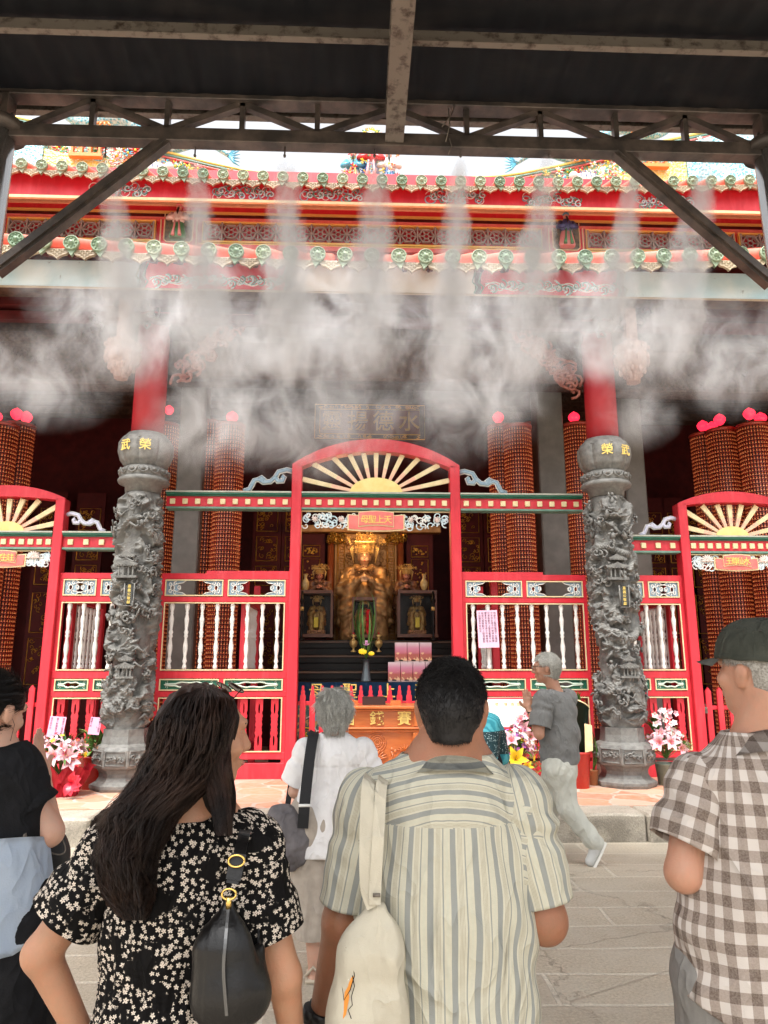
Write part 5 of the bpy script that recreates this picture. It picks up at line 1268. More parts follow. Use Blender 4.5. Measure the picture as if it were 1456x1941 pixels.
cx,cy,cz,ch_=cabinet(669,712,1132,1209,11.35,'narrow glass cabinet standing in front of the large goddess statue',.3)
statue('small_statue','black faced small statue in the narrow cabinet before the large statue',(cx,cy,cz+.06),ch_*.85/1.65,sg,.03,mat('dark_gilt_robe',(.2,.1,.04)),mat('dark_face',(.05,.03,.02)))
for px,lab in ((606,'small attendant statue behind the left glass cabinet'),(770,'small attendant statue behind the right glass cabinet')):
    c=P(px,1085,12.35); s_=.50; statue('attendant_statue',lab,(c.x,12.35,c.z-1.50*s_),s_,'attendant statues beside the goddess',.024,mat('maroon_robe',(.10,.03,.02),(.25,.12,.05),rough=.4,scale=14),mat('pink_face',(.55,.22,.14),rough=.35))
def vase(px,py,Y,hh,label,group,m_):
    c=P(px,py,Y); t=thing('vase',label,'vase',c,0,group); b=nb(); lathe(b,[(.03,0),(.045,.01),(.085,.12),(.08,.2),(.035,.27),(.03,.30),(.05,.36),(.055,.37)],18); o=obj('body',b,m_,t); t.scale=(hh/.37,)*3
    b=nb(); tube(b,[(.056*math.cos(a),.056*math.sin(a),.37) for a in np.linspace(0,2*np.pi,18)],.006,6); obj('rim',b,gold,t)
ochre=mat('ochre_porcelain',(.50,.33,.12),(.62,.45,.2),rough=.25,scale=16)
vase(579,1120,11.75,.27,'ochre porcelain vase on the left glass cabinet','ochre vases on the cabinets',ochre); vase(804,1120,11.75,.27,'ochre porcelain vase on the right glass cabinet','ochre vases on the cabinets',ochre)
for px,l in ((670,'brass altar lamp left of the flower vase'),(718,'brass altar lamp right of the flower vase')):
    c=P(px,1236,11.25); t=thing('brass_lamp',l,'lamp',c,0,'brass altar lamps'); b=nb(); lathe(b,[(.04,0),(.045,.01),(.015,.03),(.015,.06),(.05,.09),(.062,.13),(.055,.17),(.02,.19),(.015,.22),(.05,.25),(.02,.27)],16); obj('body',b,gilt2,t); b=nb(); ball(b,(0,0,.28),.016,8,6); obj('finial',b,clothcols[0],t)
for px,l in ((822,'tall turned candle stand at the right end of the altar'),(571,'tall turned candle stand at the left end of the altar')):
    c=P(px,1215,11.5); t=thing('candle_stand',l,'candle stand',c,0,'candle stands on the altar'); b=nb()
    lathe(b,[(.06,0),(.05,.03),(.02,.06),(.02,.2),(.035,.23),(.015,.27),(.03,.35),(.015,.42),(.028,.5),(.015,.56),(.04,.62),(.045,.64),(.02,.66),(.018,.78)],14); obj('body',b,bwood,t); b=nb(); lathe(b,[(.03,.47),(.032,.5),(.03,.53)],12); obj('brass_ring',b,gilt2,t)
# boxes of offerings
boxm=NG('printed_carton'); g=boxm; o_=g.tc(); s3=g.sep(o_); n=g.noise(o_,16,3); top=g.ramp(s3[2],[(.0,(.50,.42,.40)),(.03,(.36,.10,.07)),(.10,(.36,.08,.06)),(.13,(.46,.12,.17)),(.19,(.50,.19,.27)),(.25,(.55,.42,.44))])
g.out(g.mix(g.math('MULTIPLY',g.ramp(n,[(.52,0),(.56,1)],'LINEAR'),g.ramp(s3[2],[(.02,0),(.03,1),(.12,1),(.14,0)])),top,(.66,.42,.22)),.35); boxm=g.m
cb=nb(); bx(cb,-.083,.083,-.05,.05,0,.265,bev=.003); cme=bpy.data.meshes.new('carton'); cb.to_mesh(cme); cb.free(); cme.materials.append(boxm)
Yb=10.25; zt_=ztab+.001; xs0=XX(747,Yb,1270); stp=XX(770.5,Yb,1270)-xs0
posn=['left','second','third','right']
for k in range(4):
    t=thing('gift_box','pink printed gift box, %s in the bottom row on the altar table'%('leftmost','second from left','third from left','rightmost')[k],'box',(xs0+k*stp,Yb,zt_),0,'pink gift boxes stacked on the altar table'); o=obj('carton',cme,None,t); 
    b=nb(); bx(b,-.03,.03,-.0525,-.0505,.012,.03); obj('printed_mark',b,bwood,t)
for k in range(3):
    t=thing('gift_box','pink printed gift box, %s of the three in the top row'%('left','middle','right')[k],'box',(xs0+(k+.55)*stp,Yb,zt_+.266),R(rr.uniform(-2,2)),'pink gift boxes stacked on the altar table'); obj('carton',cme,None,t)
    b=nb(); bx(b,-.03,.03,-.0525,-.0505,.012,.03); obj('printed_mark',b,bwood,t)
# ---- petals, flowers, leaves
def petal(b,o,d,up,L_,w_,mi,curl=.35,mi2=None,n=5):
    """one curved petal from o along d, arching towards -up"""
    d=d.normalized(); sd_=d.cross(up); 
    if sd_.length<.01: sd_=d.orthogonal()
    sd_.normalize(); u2=sd_.cross(d).normalized(); prev=None
    for i in range(n+1):
        t=i/n; ww=w_*math.sin(math.pi*min(.999,.10+t*.9))**.8 if i<n else 0.0006; c=o+d*(L_*t)+u2*(L_*(.35*math.sin(t*math.pi*.6)-curl*t*t))
        row=[b.verts.new(c-sd_*ww+u2*ww*.25),b.verts.new(c-u2*ww*.1),b.verts.new(c+sd_*ww+u2*ww*.25)]
        if prev:
            for k in range(2):
                f=b.faces.new((prev[k],prev[k+1],row[k+1],row[k])); f.smooth=True; f.material_index=(mi2 if (mi2 is not None and t<.55) else mi)
        prev=row
leafm=mat('leaf_green',(.035,.10,.02),(.09,.20,.04),rough=.4,scale=14); leafl=mat('leaf_light_green',(.14,.26,.05),(.22,.36,.09),rough=.45,scale=14)
lilyw=mat('lily_white',(.72,.50,.52),(.66,.32,.38),rough=.5,scale=40); lilyp=mat('lily_pink',(.70,.16,.26),(.76,.30,.38),rough=.5,scale=50); yelf=mat('yellow_petal',(.86,.58,.02),rough=.5); redf=mat('crimson_petal',(.42,.01,.03),rough=.5); whf=mat('white_petal',(.82,.80,.74),rough=.5); purf=mat('purple_petal',(.40,.10,.42),rough=.5); pkf=mat('pink_petal',(.80,.36,.42),(.80,.55,.55),rough=.5,scale=30); stam=mat('stamen',(.45,.22,.04),rough=.6)
def lily(b,c,d,s_,cols=(0,1,2),n=6):
    d=d.normalized(); a0=d.orthogonal().normalized(); a1=d.cross(a0)
    for k in range(n):
        a=2*math.pi*k/n+random.random()*.2; r_=a0*math.cos(a)+a1*math.sin(a); petal(b,c,(r_+d*.55).normalized(),d,s_,s_*.22,cols[0],.25,cols[1])
    for k in range(5):
        a=2*math.pi*k/5; r_=a0*math.cos(a)+a1*math.sin(a); e=c+d*s_*.55+r_*s_*.18; tube(b,[c,e],.0015,3,mi=cols[2]); ball(b,e,.006,5,4,mi=cols[2])
def small_flower(b,c,d,s_,mi,n=5,mc=None):
    d=d.normalized(); a0=d.orthogonal().normalized(); a1=d.cross(a0); ph=random.random()*6
    for k in range(n):
        a=2*math.pi*k/n+ph; r_=a0*math.cos(a)+a1*math.sin(a); petal(b,c,(r_+d*.3).normalized(),d,s_,s_*.38,mi,.1,n=3)
    if mc is not None: ball(b,c+d*s_*.15,s_*.18,6,4,mi=mc)
def leaf(b,o,d,L_,w_,mi,droop=.5):
    petal(b,o,d,Vector((0,0,1)),L_,w_,mi,droop,n=6)
def pot(parent,r_,h_,m_,z=0):
    b=nb(); lathe(b,[(r_*.78,z),(r_*.98,z+h_*.92),(r_*1.06,z+h_*.94),(r_*1.06,z+h_),(r_*.92,z+h_),(r_*.88,z+h_*.9)],24); o=obj('pot',b,m_,parent)
    b=nb(); lathe(b,[(.001,z+h_*.9),(r_*.9,z+h_*.9)],16,cap=False); obj('soil',b,mat('potting_soil',(.03,.02,.012),rough=.9),o)
FP=[lilyw,lilyp,stam,yelf,redf,whf,purf,pkf]
def bouquet(t,c,rx,rz_,nl,nsm,smcols,leaves=30,lilysize=.11,spread_y=.5,seed=1,lc=(0,1,2),ss=.028):
    random.seed(seed); c=Vector(c); b=nb()
    for k in range(leaves):
        a=random.uniform(0,2*math.pi); e=random.uniform(-.1,1.1); d=Vector((math.cos(a)*math.cos(e),math.sin(a)*math.cos(e)*spread_y-.15,math.sin(e))).normalized()
        o=c+Vector((d.x*rx*.5,d.y*rx*.4,d.z*rz_*.3)); leaf(b,o,d,random.uniform(.12,.2)*rx/.22,random.uniform(.016,.03),random.choice((0,0,1)),random.uniform(.2,.6))
    obj('leaves',b,[leafm,leafl],t)
    for k in range(nl):
        a=math.pi*(1+ (k+.5)/nl)+random.uniform(-.3,.3); e=random.uniform(-.05,1.2); d=Vector((math.cos(a)*math.cos(e),-abs(math.sin(a))*math.cos(e)*.8-.25,math.sin(e))).normalized()
        p_=c+Vector((d.x*rx*.75,d.y*rx*.7,d.z*rz_*.8)); b=nb(); lily(b,p_,d,lilysize*random.uniform(.8,1.15),lc); tube(b,[c,p_],.004,5,mi=2); o=obj('lily',b,FP,t)
    b=nb()
    for k in range(nsm):
        a=random.uniform(math.pi,2*math.pi); e=random.uniform(-.3,1.4); d=Vector((math.cos(a)*math.cos(e),math.sin(a)*math.cos(e)*.8-.1,math.sin(e))).normalized(); q=random.uniform(.8,1.1)
        small_flower(b,c+Vector((d.x*rx*q,d.y*rx*q*.8,d.z*rz_*q)),d,ss*random.uniform(.7,1.3),random.choice(smcols),5,3)
    if nsm: tag(obj('small_blossoms',b,FP,t))
    # stems filling the middle
    b=nb()
    for k in range(30):
        e=Vector((random.uniform(-rx,rx)*.8,random.uniform(-rx,rx)*.4,random.uniform(0,rz_))); tube(b,[c-Vector((0,0,rz_*.6)),c+e],.004,4)
    obj('stems',b,leafm,t)
gF='flower offerings on the terrace'
# left wrapped bouquet
c=G(112,1508,PZ); zc_=P(112,1440,c.y).z; t=thing('wrapped_bouquet','bouquet of pink lilies in crumpled red wrapping left of the left dragon column','bouquet',c,0,gF)
sc_=c.y/F
bouquet(t,(.0,-.02,zc_-PZ),.30,.27,11,26,(3,3,5,4),60,.13,seed=5)
wrapm=mat('red_wrapping',(.55,.012,.03),(.68,.03,.06),rough=.35,scale=6)
random.seed(4); n=40; b=nb(); rings=[]
for i,(r_,z_) in enumerate(((.17,0),(.20,.1),(.25,.2),(.30,.28))):
    rings.append([b.verts.new((r_*(1+.18*random.uniform(-1,1)*(.4+i*.3))*math.cos(2*math.pi*k/n)*1.1,r_*(1+.12*random.uniform(-1,1))*math.sin(2*math.pi*k/n)*.8,z_+(.05*random.uniform(-1,1) if i else 0))) for k in range(n)])
for a_,b_ in zip(rings,rings[1:]):
    for k in range(n): b.faces.new((a_[k],a_[(k+1)%n],b_[(k+1)%n],b_[k]))
bmesh.ops.solidify(b,geom=b.faces[:],thickness=.003); obj('red_wrap',b,wrapm,t)
b=nb()
for k in range(7):
    a=random.uniform(0,6.28); petal(b,Vector((.2,-.2,.16)),Vector((math.cos(a),-.5,math.sin(a))),Vector((0,-1,0)),.15,.045,0,.3)
obj('ribbon_bow',b,wrapm,t)
def card(name,label,px,py,Y,wpx,hpx,rot,m_,cols=3,rows=9,grp='pink paper notices',title=None,thick=.003,par=None,rz_=0):
    c=P(px,py,Y); s_=Y/F*1.0; w_=wpx*s_/2; h_=hpx*s_/2; t=thing(name,label,'notice',c,rz_,grp); b=nb(); 
    prism(b,[(-w_,-h_),(w_,-h_),(w_,h_),(-w_,h_)],0,thick); sh=obj('paper',b,m_,t)
    txt='敬獻天上聖母聖誕千秋闔家平安信女弟子叩謝神恩敬賀花果'; i=0
    for a in range(cols):
        b=None; s2=''
        for r_ in range(rows-(0 if a<cols-1 else rows//3)): s2+=txt[i%len(txt)]+'\n'; i+=1
        me=text_mesh(s2,2*h_*.86/rows*.95,.0006); zs=[v.co.z for v in me.vertices]; mid=(max(zs)+min(zs))/2
        obj('written_column',me,mat('ink',(.06,.03,.05),rough=.7),sh,(w_*(.74-1.48*a/max(1,cols-1)),-.0012,-mid+ (h_*.9-(max(zs)-mid))))
    t.rotation_euler=(rot[0],rot[1],rz_); return t
pinkp=mat('pink_paper',(.74,.46,.60),(.76,.50,.64),rough=.75,scale=6); pinkp2=mat('rose_paper',(.78,.36,.52),rough=.75)
card('paper_notice','large pink handwritten notice tied to the white balusters right of the central gate',925,1192,YF-.06,39,70,(R(-3),R(-1.5)),pinkp,6,12)
card('paper_notice','pink notice standing in the wrapped bouquet at the left',107,1378,G(112,1508,PZ).y-.05,29,36,(R(-6),R(4)),pinkp2,3,7)
card('paper_notice','small pink notice between the potted plant and the left dragon column',180,1376,8.75,20,30,(R(-8),R(5)),pinkp2,2,6)
card('paper_notice','pink tilted notice above the yellow lily bouquet',983,1398,8.75,24,44,(R(-4),R(12)),pinkp2,4,9)
# left red pot with plant
c=G(172,1494,PZ); t=thing('potted_plant','leafy plant in a red cylinder pot beside the left dragon column','potted plant',c,0,gF)
redpot=mat('red_glazed_pot',(.42,.02,.015),(.50,.035,.02),rough=.2,scale=4); pot(t,.165,.36,redpot)
random.seed(8); b=nb()
for k in range(90):
    a=random.uniform(0,6.28); e=random.uniform(.1,1.4); d=Vector((math.cos(a)*math.cos(e),math.sin(a)*math.cos(e),math.sin(e))); q=random.uniform(0,.28); leaf(b,Vector((d.x*q*.6,d.y*q*.6,.34+q*d.z)),d,random.uniform(.08,.16),random.uniform(.016,.032),random.choice((0,0,0,1,2)),random.uniform(.3,.9))
obj('foliage',b,[leafm,leafl,mat('dry_leaf',(.16,.07,.03),rough=.6)],t)
b=nb()
for k in range(9): leaf(b,Vector((random.uniform(-.06,.08),-.03,.45)),Vector((random.uniform(-.6,.6),-.25,1)),random.uniform(.2,.3),.04,0,.5)
obj('broad_leaves',b,[leafl],t)
# right pot with lilies
c=G(1266,1488,PZ); t=thing('potted_lilies','grey green pot of white orchids and pink lilies right of the right dragon column','potted flowers',c,0,gF)
pot(t,.13,.25,mat('grey_green_pot',(.16,.20,.16),(.22,.26,.21),rough=.5)); bouquet(t,(0,-.02,.42),.27,.20,8,24,(0,5,7),46,.125,seed=9,lc=(0,1,2))
random.seed(2); b=nb()
for k in range(26): small_flower(b,Vector((random.uniform(-.14,.12),-.08-random.random()*.08,random.uniform(.55,.86))),Vector((random.uniform(-.5,.5),-1,random.uniform(-.2,.6))),.045,random.choice((0,7,5)),5,1)
obj('orchid_spray',b,FP,t)
b=nb()
for k in range(12): leaf(b,Vector((-.08,0,.5)),Vector((random.uniform(-.8,.2),-.2,random.uniform(.5,1))),.30,.03,0,.2)
obj('tall_leaves',b,[leafm],t)
# middle right bouquet with yellow lily, behind the old man
c=G(972,1497,PZ); t=thing('mixed_bouquet','bouquet of white orchids with a big yellow lily beneath the slanted sign','bouquet',c,0,gF)
pot(t,.13,.24,mat('grey_green_pot',(.16,.20,.16))); bouquet(t,(0,-.03,.40),.25,.26,3,60,(5,5,5,7,6,6,4,3),40,.12,seed=12,ss=.04)
b=nb(); lily(b,Vector((-.02,-.30,.36)),Vector((-.1,-1,.25)),.17,(3,3,2)); lily(b,Vector((.1,-.27,.28)),Vector((.1,-1,.2)),.09,(3,3,2)); obj('yellow_lily',b,FP,t)
c=G(1012,1490,PZ); t=thing('pink_lily_pot','tall pink lilies and ferns in a low red planter behind the old man','potted flowers',c+Vector((0,.1,0)),0,gF)
b=nb(); bx(b,-.3,.22,-.2,.15,0,.10,bev=.02); obj('red_planter',b,redpot,t); bouquet(t,(0,-.02,.55),.20,.30,7,0,(5,),50,.15,seed=15,lc=(7,1,2))
b=nb(); random.seed(3)
for k in range(120): leaf(b,Vector((random.uniform(-.1,.14),-.12,random.uniform(.15,.45))),Vector((random.uniform(-1,1),-.6,random.uniform(-.6,.6))),.07,.008,0,.2)
obj('fern',b,[leafl],t)
# red pot with dark wrapping
c=G(1100,1493,PZ); t=thing('wrapped_pot_plant','red pot holding a plant wrapped in dark green paper left of the right dragon column','potted plant',c,0,gF); pot(t,.135,.40,redpot)
b=nb(); n=20; r0=[b.verts.new((.11*math.cos(a),.11*math.sin(a),.38)) for a in np.linspace(.0,2*np.pi,n,endpoint=False)]; r1=[b.verts.new((.135*math.cos(a)+.01,.12*math.sin(a),.93+.07*math.cos(a+2.6))) for a in np.linspace(0,2*np.pi,n,endpoint=False)]
for k in range(n): b.faces.new((r0[k],r0[(k+1)%n],r1[(k+1)%n],r1[k])).smooth=True
bmesh.ops.solidify(b,geom=b.faces[:],thickness=.003); obj('dark_paper_wrap',b,mat('dark_green_paper',(.012,.03,.018),(.02,.05,.03),rough=.35),t)
b=nb(); tube(b,[(.14*math.cos(a)+.01,.125*math.sin(a),.935+.07*math.cos(a+2.6)) for a in np.linspace(0,2*np.pi,24)],.008,5); prism(b,[(.04,.40),(.13,.42),(.135,.70),(.05,.72)],-.135,-.13); obj('cream_lining',b,cream,t)
b=nb()
for k in range(22): leaf(b,Vector((random.uniform(-.06,.05),0,.9)),Vector((random.uniform(-.5,.5),random.uniform(-.5,.2),1)),random.uniform(.1,.2),.014,random.randrange(2),.3)
obj('foliage',b,[leafm,leafl],t)
c=G(1126,1488,PZ); t=thing('small_pot_plant','small terracotta pot with thin upright leaves at the foot of the right dragon column','potted plant',c,0,gF)
pot(t,.062,.17,mat('terracotta',(.40,.15,.06),(.46,.2,.09),rough=.7)); b=nb()
for k in range(7): leaf(b,Vector((0,0,.15)),Vector((random.uniform(-.25,.2),random.uniform(-.2,.2),1)),random.uniform(.3,.55),.014,0,.1)
obj('upright_leaves',b,[leafm],t)
# slanted sign with a strip of small pictures
Ysn=8.95; c=P(950,1352,Ysn); t=thing('slanted_sign','white slanted information panel with small pictures on a red stand, right of the central gate','sign',(c.x,Ysn,PZ)); hh=c.z-PZ
sgp=obj('sign_panel',None,None,t) if 0 else None
b=nb(); bx(b,-.33,.33,-.01,.02,-.18,.18,bev=.004); sp=obj('panel',b,mat('ivory_board',(.66,.66,.56),(.70,.70,.60),rough=.4,scale=4),t,(0,0,hh),(R(-30),0,0))
b=nb(); 
for q in ((-.345,.345,-.20,-.181),(-.345,.345,.181,.20),(-.345,-.331,-.181,.181),(.331,.345,-.181,.181)): bx(b,q[0],q[1],-.015,.025,q[2],q[3])
obj('panel_frame',b,red,sp)
for k,x_ in enumerate((-.24,-.04,.07,.15,.22)):
    b=nb(); bx(b,x_-.02,x_+.02,-.013,-.0105,.09,.135); obj('small_picture',b,mat('tiny_picture',(.35,.14,.05),(.6,.4,.2),rough=.5,scale=40),sp)
b=nb()
for k in range(6): bx(b,-.29,.27-.04*(k%3),-.0125,-.0105,.05-k*.032,.053-k*.032)
obj('fine_print',b,mat('grey_print',(.42,.42,.36),rough=.6),sp)
b=nb(); 
for s_ in (-1,1): bx(b,s_*.25-.02,s_*.25+.02,.0,.04,0,hh-.05)
bx(b,-.27,.27,-.02,.06,.0,.03); obj('stand',b,red,t)
# donation box
Yd=8.55; c=P(712,1400,Yd); t=thing('donation_box','carved orange wooden offering box with gilt characters 箱錢賽 before the central gate','box',(c.x,Yd+.28,PZ))
zr_=lambda py: P(712,py,Yd).z-PZ
w_=.52; zt_=zr_(1338)
b=nb(); bx(b,-w_+.03,w_-.03,-.25,.25,.04,zr_(1387)); bx(b,-w_+.03,w_-.03,-.25,.25,zr_(1380),zt_-.05); obj('body',b,orangew,t)
for nm,pr,z0,z1 in (('top_moulding',.07,zt_-.035,zt_),('top_moulding',.045,zt_-.06,zt_-.037),('middle_moulding',.035,zr_(1388),zr_(1383)),('middle_moulding',.05,zr_(1383)+.002,zr_(1379)),('plinth',.04,0,.07)):
    b=nb(); bx(b,-w_-pr+.03,w_+pr-.03,-.25-pr,.25+pr,z0,z1,bev=.008); obj(nm,b,orangew,t)
for s_ in (-1,1):
    b=nb(); x_=s_*(w_-.05); bx(b,x_-.045,x_+.045,-.285,-.251,.07,zr_(1389),bev=.006); obj('corner_post',b,orangew,t)
    b=nb(); bx(b,x_-.035,x_+.035,-.275,-.251,zr_(1378),zt_-.062,bev=.006); obj('corner_post',b,orangew,t)
for k,ch in enumerate('箱錢賽'): text('gilt_character',ch,.17,(-.30+.315*k-.02*(k==0),-.256,(zr_(1379)+zt_-.06)/2),mat('gilt_lettering',(.90,.66,.20),rough=.3,metal=.35),t,.014,.0012)
b=nb(); mc=Vector((.02,-.253,zr_(1408)))
for r_ in (.10,.075,.05,.028): tube(b,[mc+Vector((r_*math.cos(a),0,r_*math.sin(a))) for a in np.linspace(0,2*np.pi,33)],.008,6)
for k in range(8):
    a=k*math.pi/4; tube(b,[mc+Vector((.05*math.cos(a),0,.05*math.sin(a))),mc+Vector((.108*math.cos(a),0,.108*math.sin(a)))],.006,5)
for dz in (-.01,.01): tube(b,[mc+Vector((-.014,0,dz)),mc+Vector((.014,0,dz))],.005,5)
obj('round_medallion',b,orangew,t)
def rel_lotus(b,c,s_,n=7):
    for k in range(n):
        a=math.pi*(.08+.84*k/(n-1)); dv=Vector((math.cos(a),0,math.sin(a)*.7)); ball(b,c+dv*s_*.5,s_*.5,8,5,(1,.14,.30),0,dv.to_track_quat('X','Y').to_matrix())
        e=c+dv*s_*.95; tube(b,[c-Vector((0,.01,0)),c+dv*s_*.5+Vector((0,-.02,0)),e],.005,4)
b=nb(); rel_lotus(b,Vector((.0,-.255,zr_(1440))),.15,9); rel_lotus(b,Vector((.33,-.255,zr_(1424))),.09); rel_lotus(b,Vector((-.33,-.255,zr_(1430))),.09)
for pts in (((.2,.10),(.24,.22),(.18,.33),(.20,.40)),((.33,.12),(.36,.25),(.33,.36)),((-.3,.1),(-.34,.25),(-.33,.34)),((.1,.08),(.2,.16),(.3,.15),(.42,.2))): tube(b,[(x,-.253,z) for x,z in pts],.008,6)
for k in range(3): 
    a=2*math.pi*k/3; ball(b,(.20+.025*math.cos(a),-.253,.42+.025*math.sin(a)),.022,8,6,(1,.4,1))
for k in range(10): tube(b,[(X_,-.253,Z_) for X_,Z_ in spiral(-.4+.085*k,.13+.03*math.sin(k*2),.055,.8,k,(-1)**k,10)],.008,5)
obj('lotus_relief',b,orangew,t)
b=nb(); z_=zt_; bx(b,-.15,.12,-.10,.1,z_,z_+.09); obj('slot_tray',b,mat('slot_tray_wood',(.035,.012,.01),rough=.35),t)
b=nb(); bx(b,-.30,-.20,-.1,.05,z_,z_+.05); bx(b,.18,.30,-.1,.05,z_,z_+.05); obj('side_tray',b,orangew,t)
# altar flower vase
c=P(694,1293,Yt0+.12); t=thing('altar_flowers','slim grey vase of red ginger and yellow chrysanthemums in the middle of the altar table','vase',(c.x,Yt0+.14,ztab+.001))
b=nb(); lathe(b,[(.075,0),(.07,.02),(.05,.14),(.04,.26),(.055,.30),(.07,.305)],16); obj('vase_body',b,mat('pewter',(.10,.12,.13),rough=.35,metal=.5),t)
b=nb(); random.seed(6)
for k in range(16): leaf(b,Vector((0,0,.3)),Vector((random.uniform(-.38,.38),random.uniform(-.15,.15),1)),random.uniform(.45,.95),.014,0,.05)
obj('long_leaves',b,[leafm],t)
b=nb()
for k in range(26):
    z_=.62+k*.012; petal(b,Vector((.02,-.02,z_)),Vector((math.cos(k*2.4),math.sin(k*2.4),1.0)),Vector((0,0,1)),.09,.022,0,.1)
obj('red_ginger',b,[mat('ginger_red',(.45,.01,.02),rough=.4)],t)
b=nb()
for dx,dz,mi,s_ in ((-.05,.38,0,.07),(.07,.36,0,.05),(.0,.50,1,.06)):
    for j in range(3): small_flower(b,Vector((dx,-.07+.005*j,dz+.004*j)),Vector((0,-.7,.7)),s_*(1-.2*j),mi,12)
obj('chrysanthemum',b,[yelf,mat('mauve_petal',(.65,.30,.50),rough=.5)],t)
# warm ceiling lamp over the altar
for (px,py,Y,e_,l) in ((690,985,11.7,11,'frosted ceiling lamp hanging above the altar statues'),):
    c=P(px,py,Y); t=thing('altar_lamp',l,'lamp',c); b=nb(); lathe(b,[(.04,.05),(.12,.02),(.12,-.0),(.09,-.03),(.001,-.04)],18); obj('lamp_glass',b,lampm,t); b=nb(); tube(b,[(0,0,.05),(0,0,6.4-c.z)],.008,6); obj('lamp_rod',b,dwood,t)
    ld=bpy.data.lights.new('altar_light','POINT'); ld.energy=e_; ld.color=(1,.55,.22); ld.shadow_soft_size=.12; lo_=bpy.data.objects.new('altar_light',ld); COL.objects.link(lo_); lo_.location=c+Vector((0,-.0,-.18))
# ================================================================ PEOPLE
def skin_mat(name,c):
    g=NG(name); v=g.tc(); n=g.noise(v,26,8,.7); n2=g.noise(v,5,5)
    g.out(g.mix(g.ramp(n,[(.35,0),(.72,.6)]),g.mix(g.ramp(n2,[(.38,0),(.66,.9)]),c,scaled(c,.74)),(min(1,c[0]*1.12),c[1]*.85,c[2]*.78)),.48)
    g.b.inputs['Subsurface Weight'].default_value=.12; g.b.inputs['Subsurface Radius'].default_value=(1,.35,.2); g.b.inputs['Subsurface Scale'].default_value=.012
    g.bump(g.math('ADD',g.noise(v,190,3),g.noise(v,60,4)),.28,.003); return g.m
skin1=skin_mat('skin_tan',(.30,.135,.072)); skin2=skin_mat('skin_warm',(.44,.235,.14)); skin3=skin_mat('skin_light',(.56,.34,.245)); skin4=skin_mat('skin_elder',(.46,.25,.165))
eyew=mat('eye_white',(.8,.78,.74),rough=.2); eyeb=mat('iris_dark',(.02,.012,.008),rough=.15); lipm=mat('lip',(.45,.14,.12),rough=.4)
def fabric(name,c,c2=None,scale=30,weave=260,rough=.85,b=.15):
    g=NG(name); v=g.tc(); n=g.noise(v,scale,5); g.out(g.mix(g.ramp(n,[(.35,0),(.7,1)]),c,c2 or scaled(c,.85)),rough); g.b.inputs['Specular IOR Level'].default_value=.15
    g.crease(weave,b*.6,.8,5); return g.m
def uvnode(g): return g.sep(g.tc('UV'))
def fract(g,x,per,off=0): return g.math('FRACT',g.math('ADD',g.math('DIVIDE',x,per),off))
def stripe_shirt():
    g=NG('striped_cotton'); u,v,_=uvnode(g); wv_=g.math('MULTIPLY',g.math('SUBTRACT',g.noise(g.tc('Object'),6,2),.5),.006); x=fract(g,g.math('ADD',u,wv_),.0478)
    cr=(.50,.475,.375); gr=(.25,.26,.245); ln=(.31,.28,.22)
    c=g.ramp(x,[(0,gr),(.26,gr),(.265,cr),(.36,cr),(.365,ln),(.385,cr),(.42,ln),(.44,cr),(.475,ln),(.495,cr),(.53,ln),(.55,cr),(.64,cr),(.645,gr),(.70,gr),(.705,cr),(.80,cr),(.805,(.48,.47,.38)),(.90,(.48,.47,.38)),(.905,cr)],'CONSTANT')
    c=g.mix(g.ramp(g.noise(g.tc('Object'),90,3),[(.3,0),(.8,.18)]),c,(.30,.29,.25)); g.out(c,.8); g.b.inputs['Specular IOR Level'].default_value=.2; g.crease(330,.08,1.0,4.6); return g.m
def plaid_shirt():
    g=NG('checked_cotton'); u,v,_=uvnode(g); o=g.tc('Object'); a=fract(g,u,.052); b_=fract(g,v,.052,.3)
    ra=g.ramp(a,[(0,0),(.5,1),(.52,.86),(.75,1)],'CONSTANT'); rb=g.ramp(b_,[(0,0),(.5,1),(.52,.88),(.75,1)],'CONSTANT')
    s_=g.math('ADD',ra,rb); c=g.ramp(g.math('MULTIPLY',s_,.5),[(0,(.54,.49,.45)),(.25,(.54,.49,.45)),(.40,(.29,.235,.20)),(.75,(.29,.235,.20)),(.80,(.125,.088,.068))],'CONSTANT')
    c=g.mix(g.ramp(g.noise(o,240,2),[(.3,0),(.7,.22)]),c,(.55,.50,.46)); g.out(c,.82); g.b.inputs['Specular IOR Level'].default_value=.2; g.crease(330,.08,1.0,4.6); return g.m
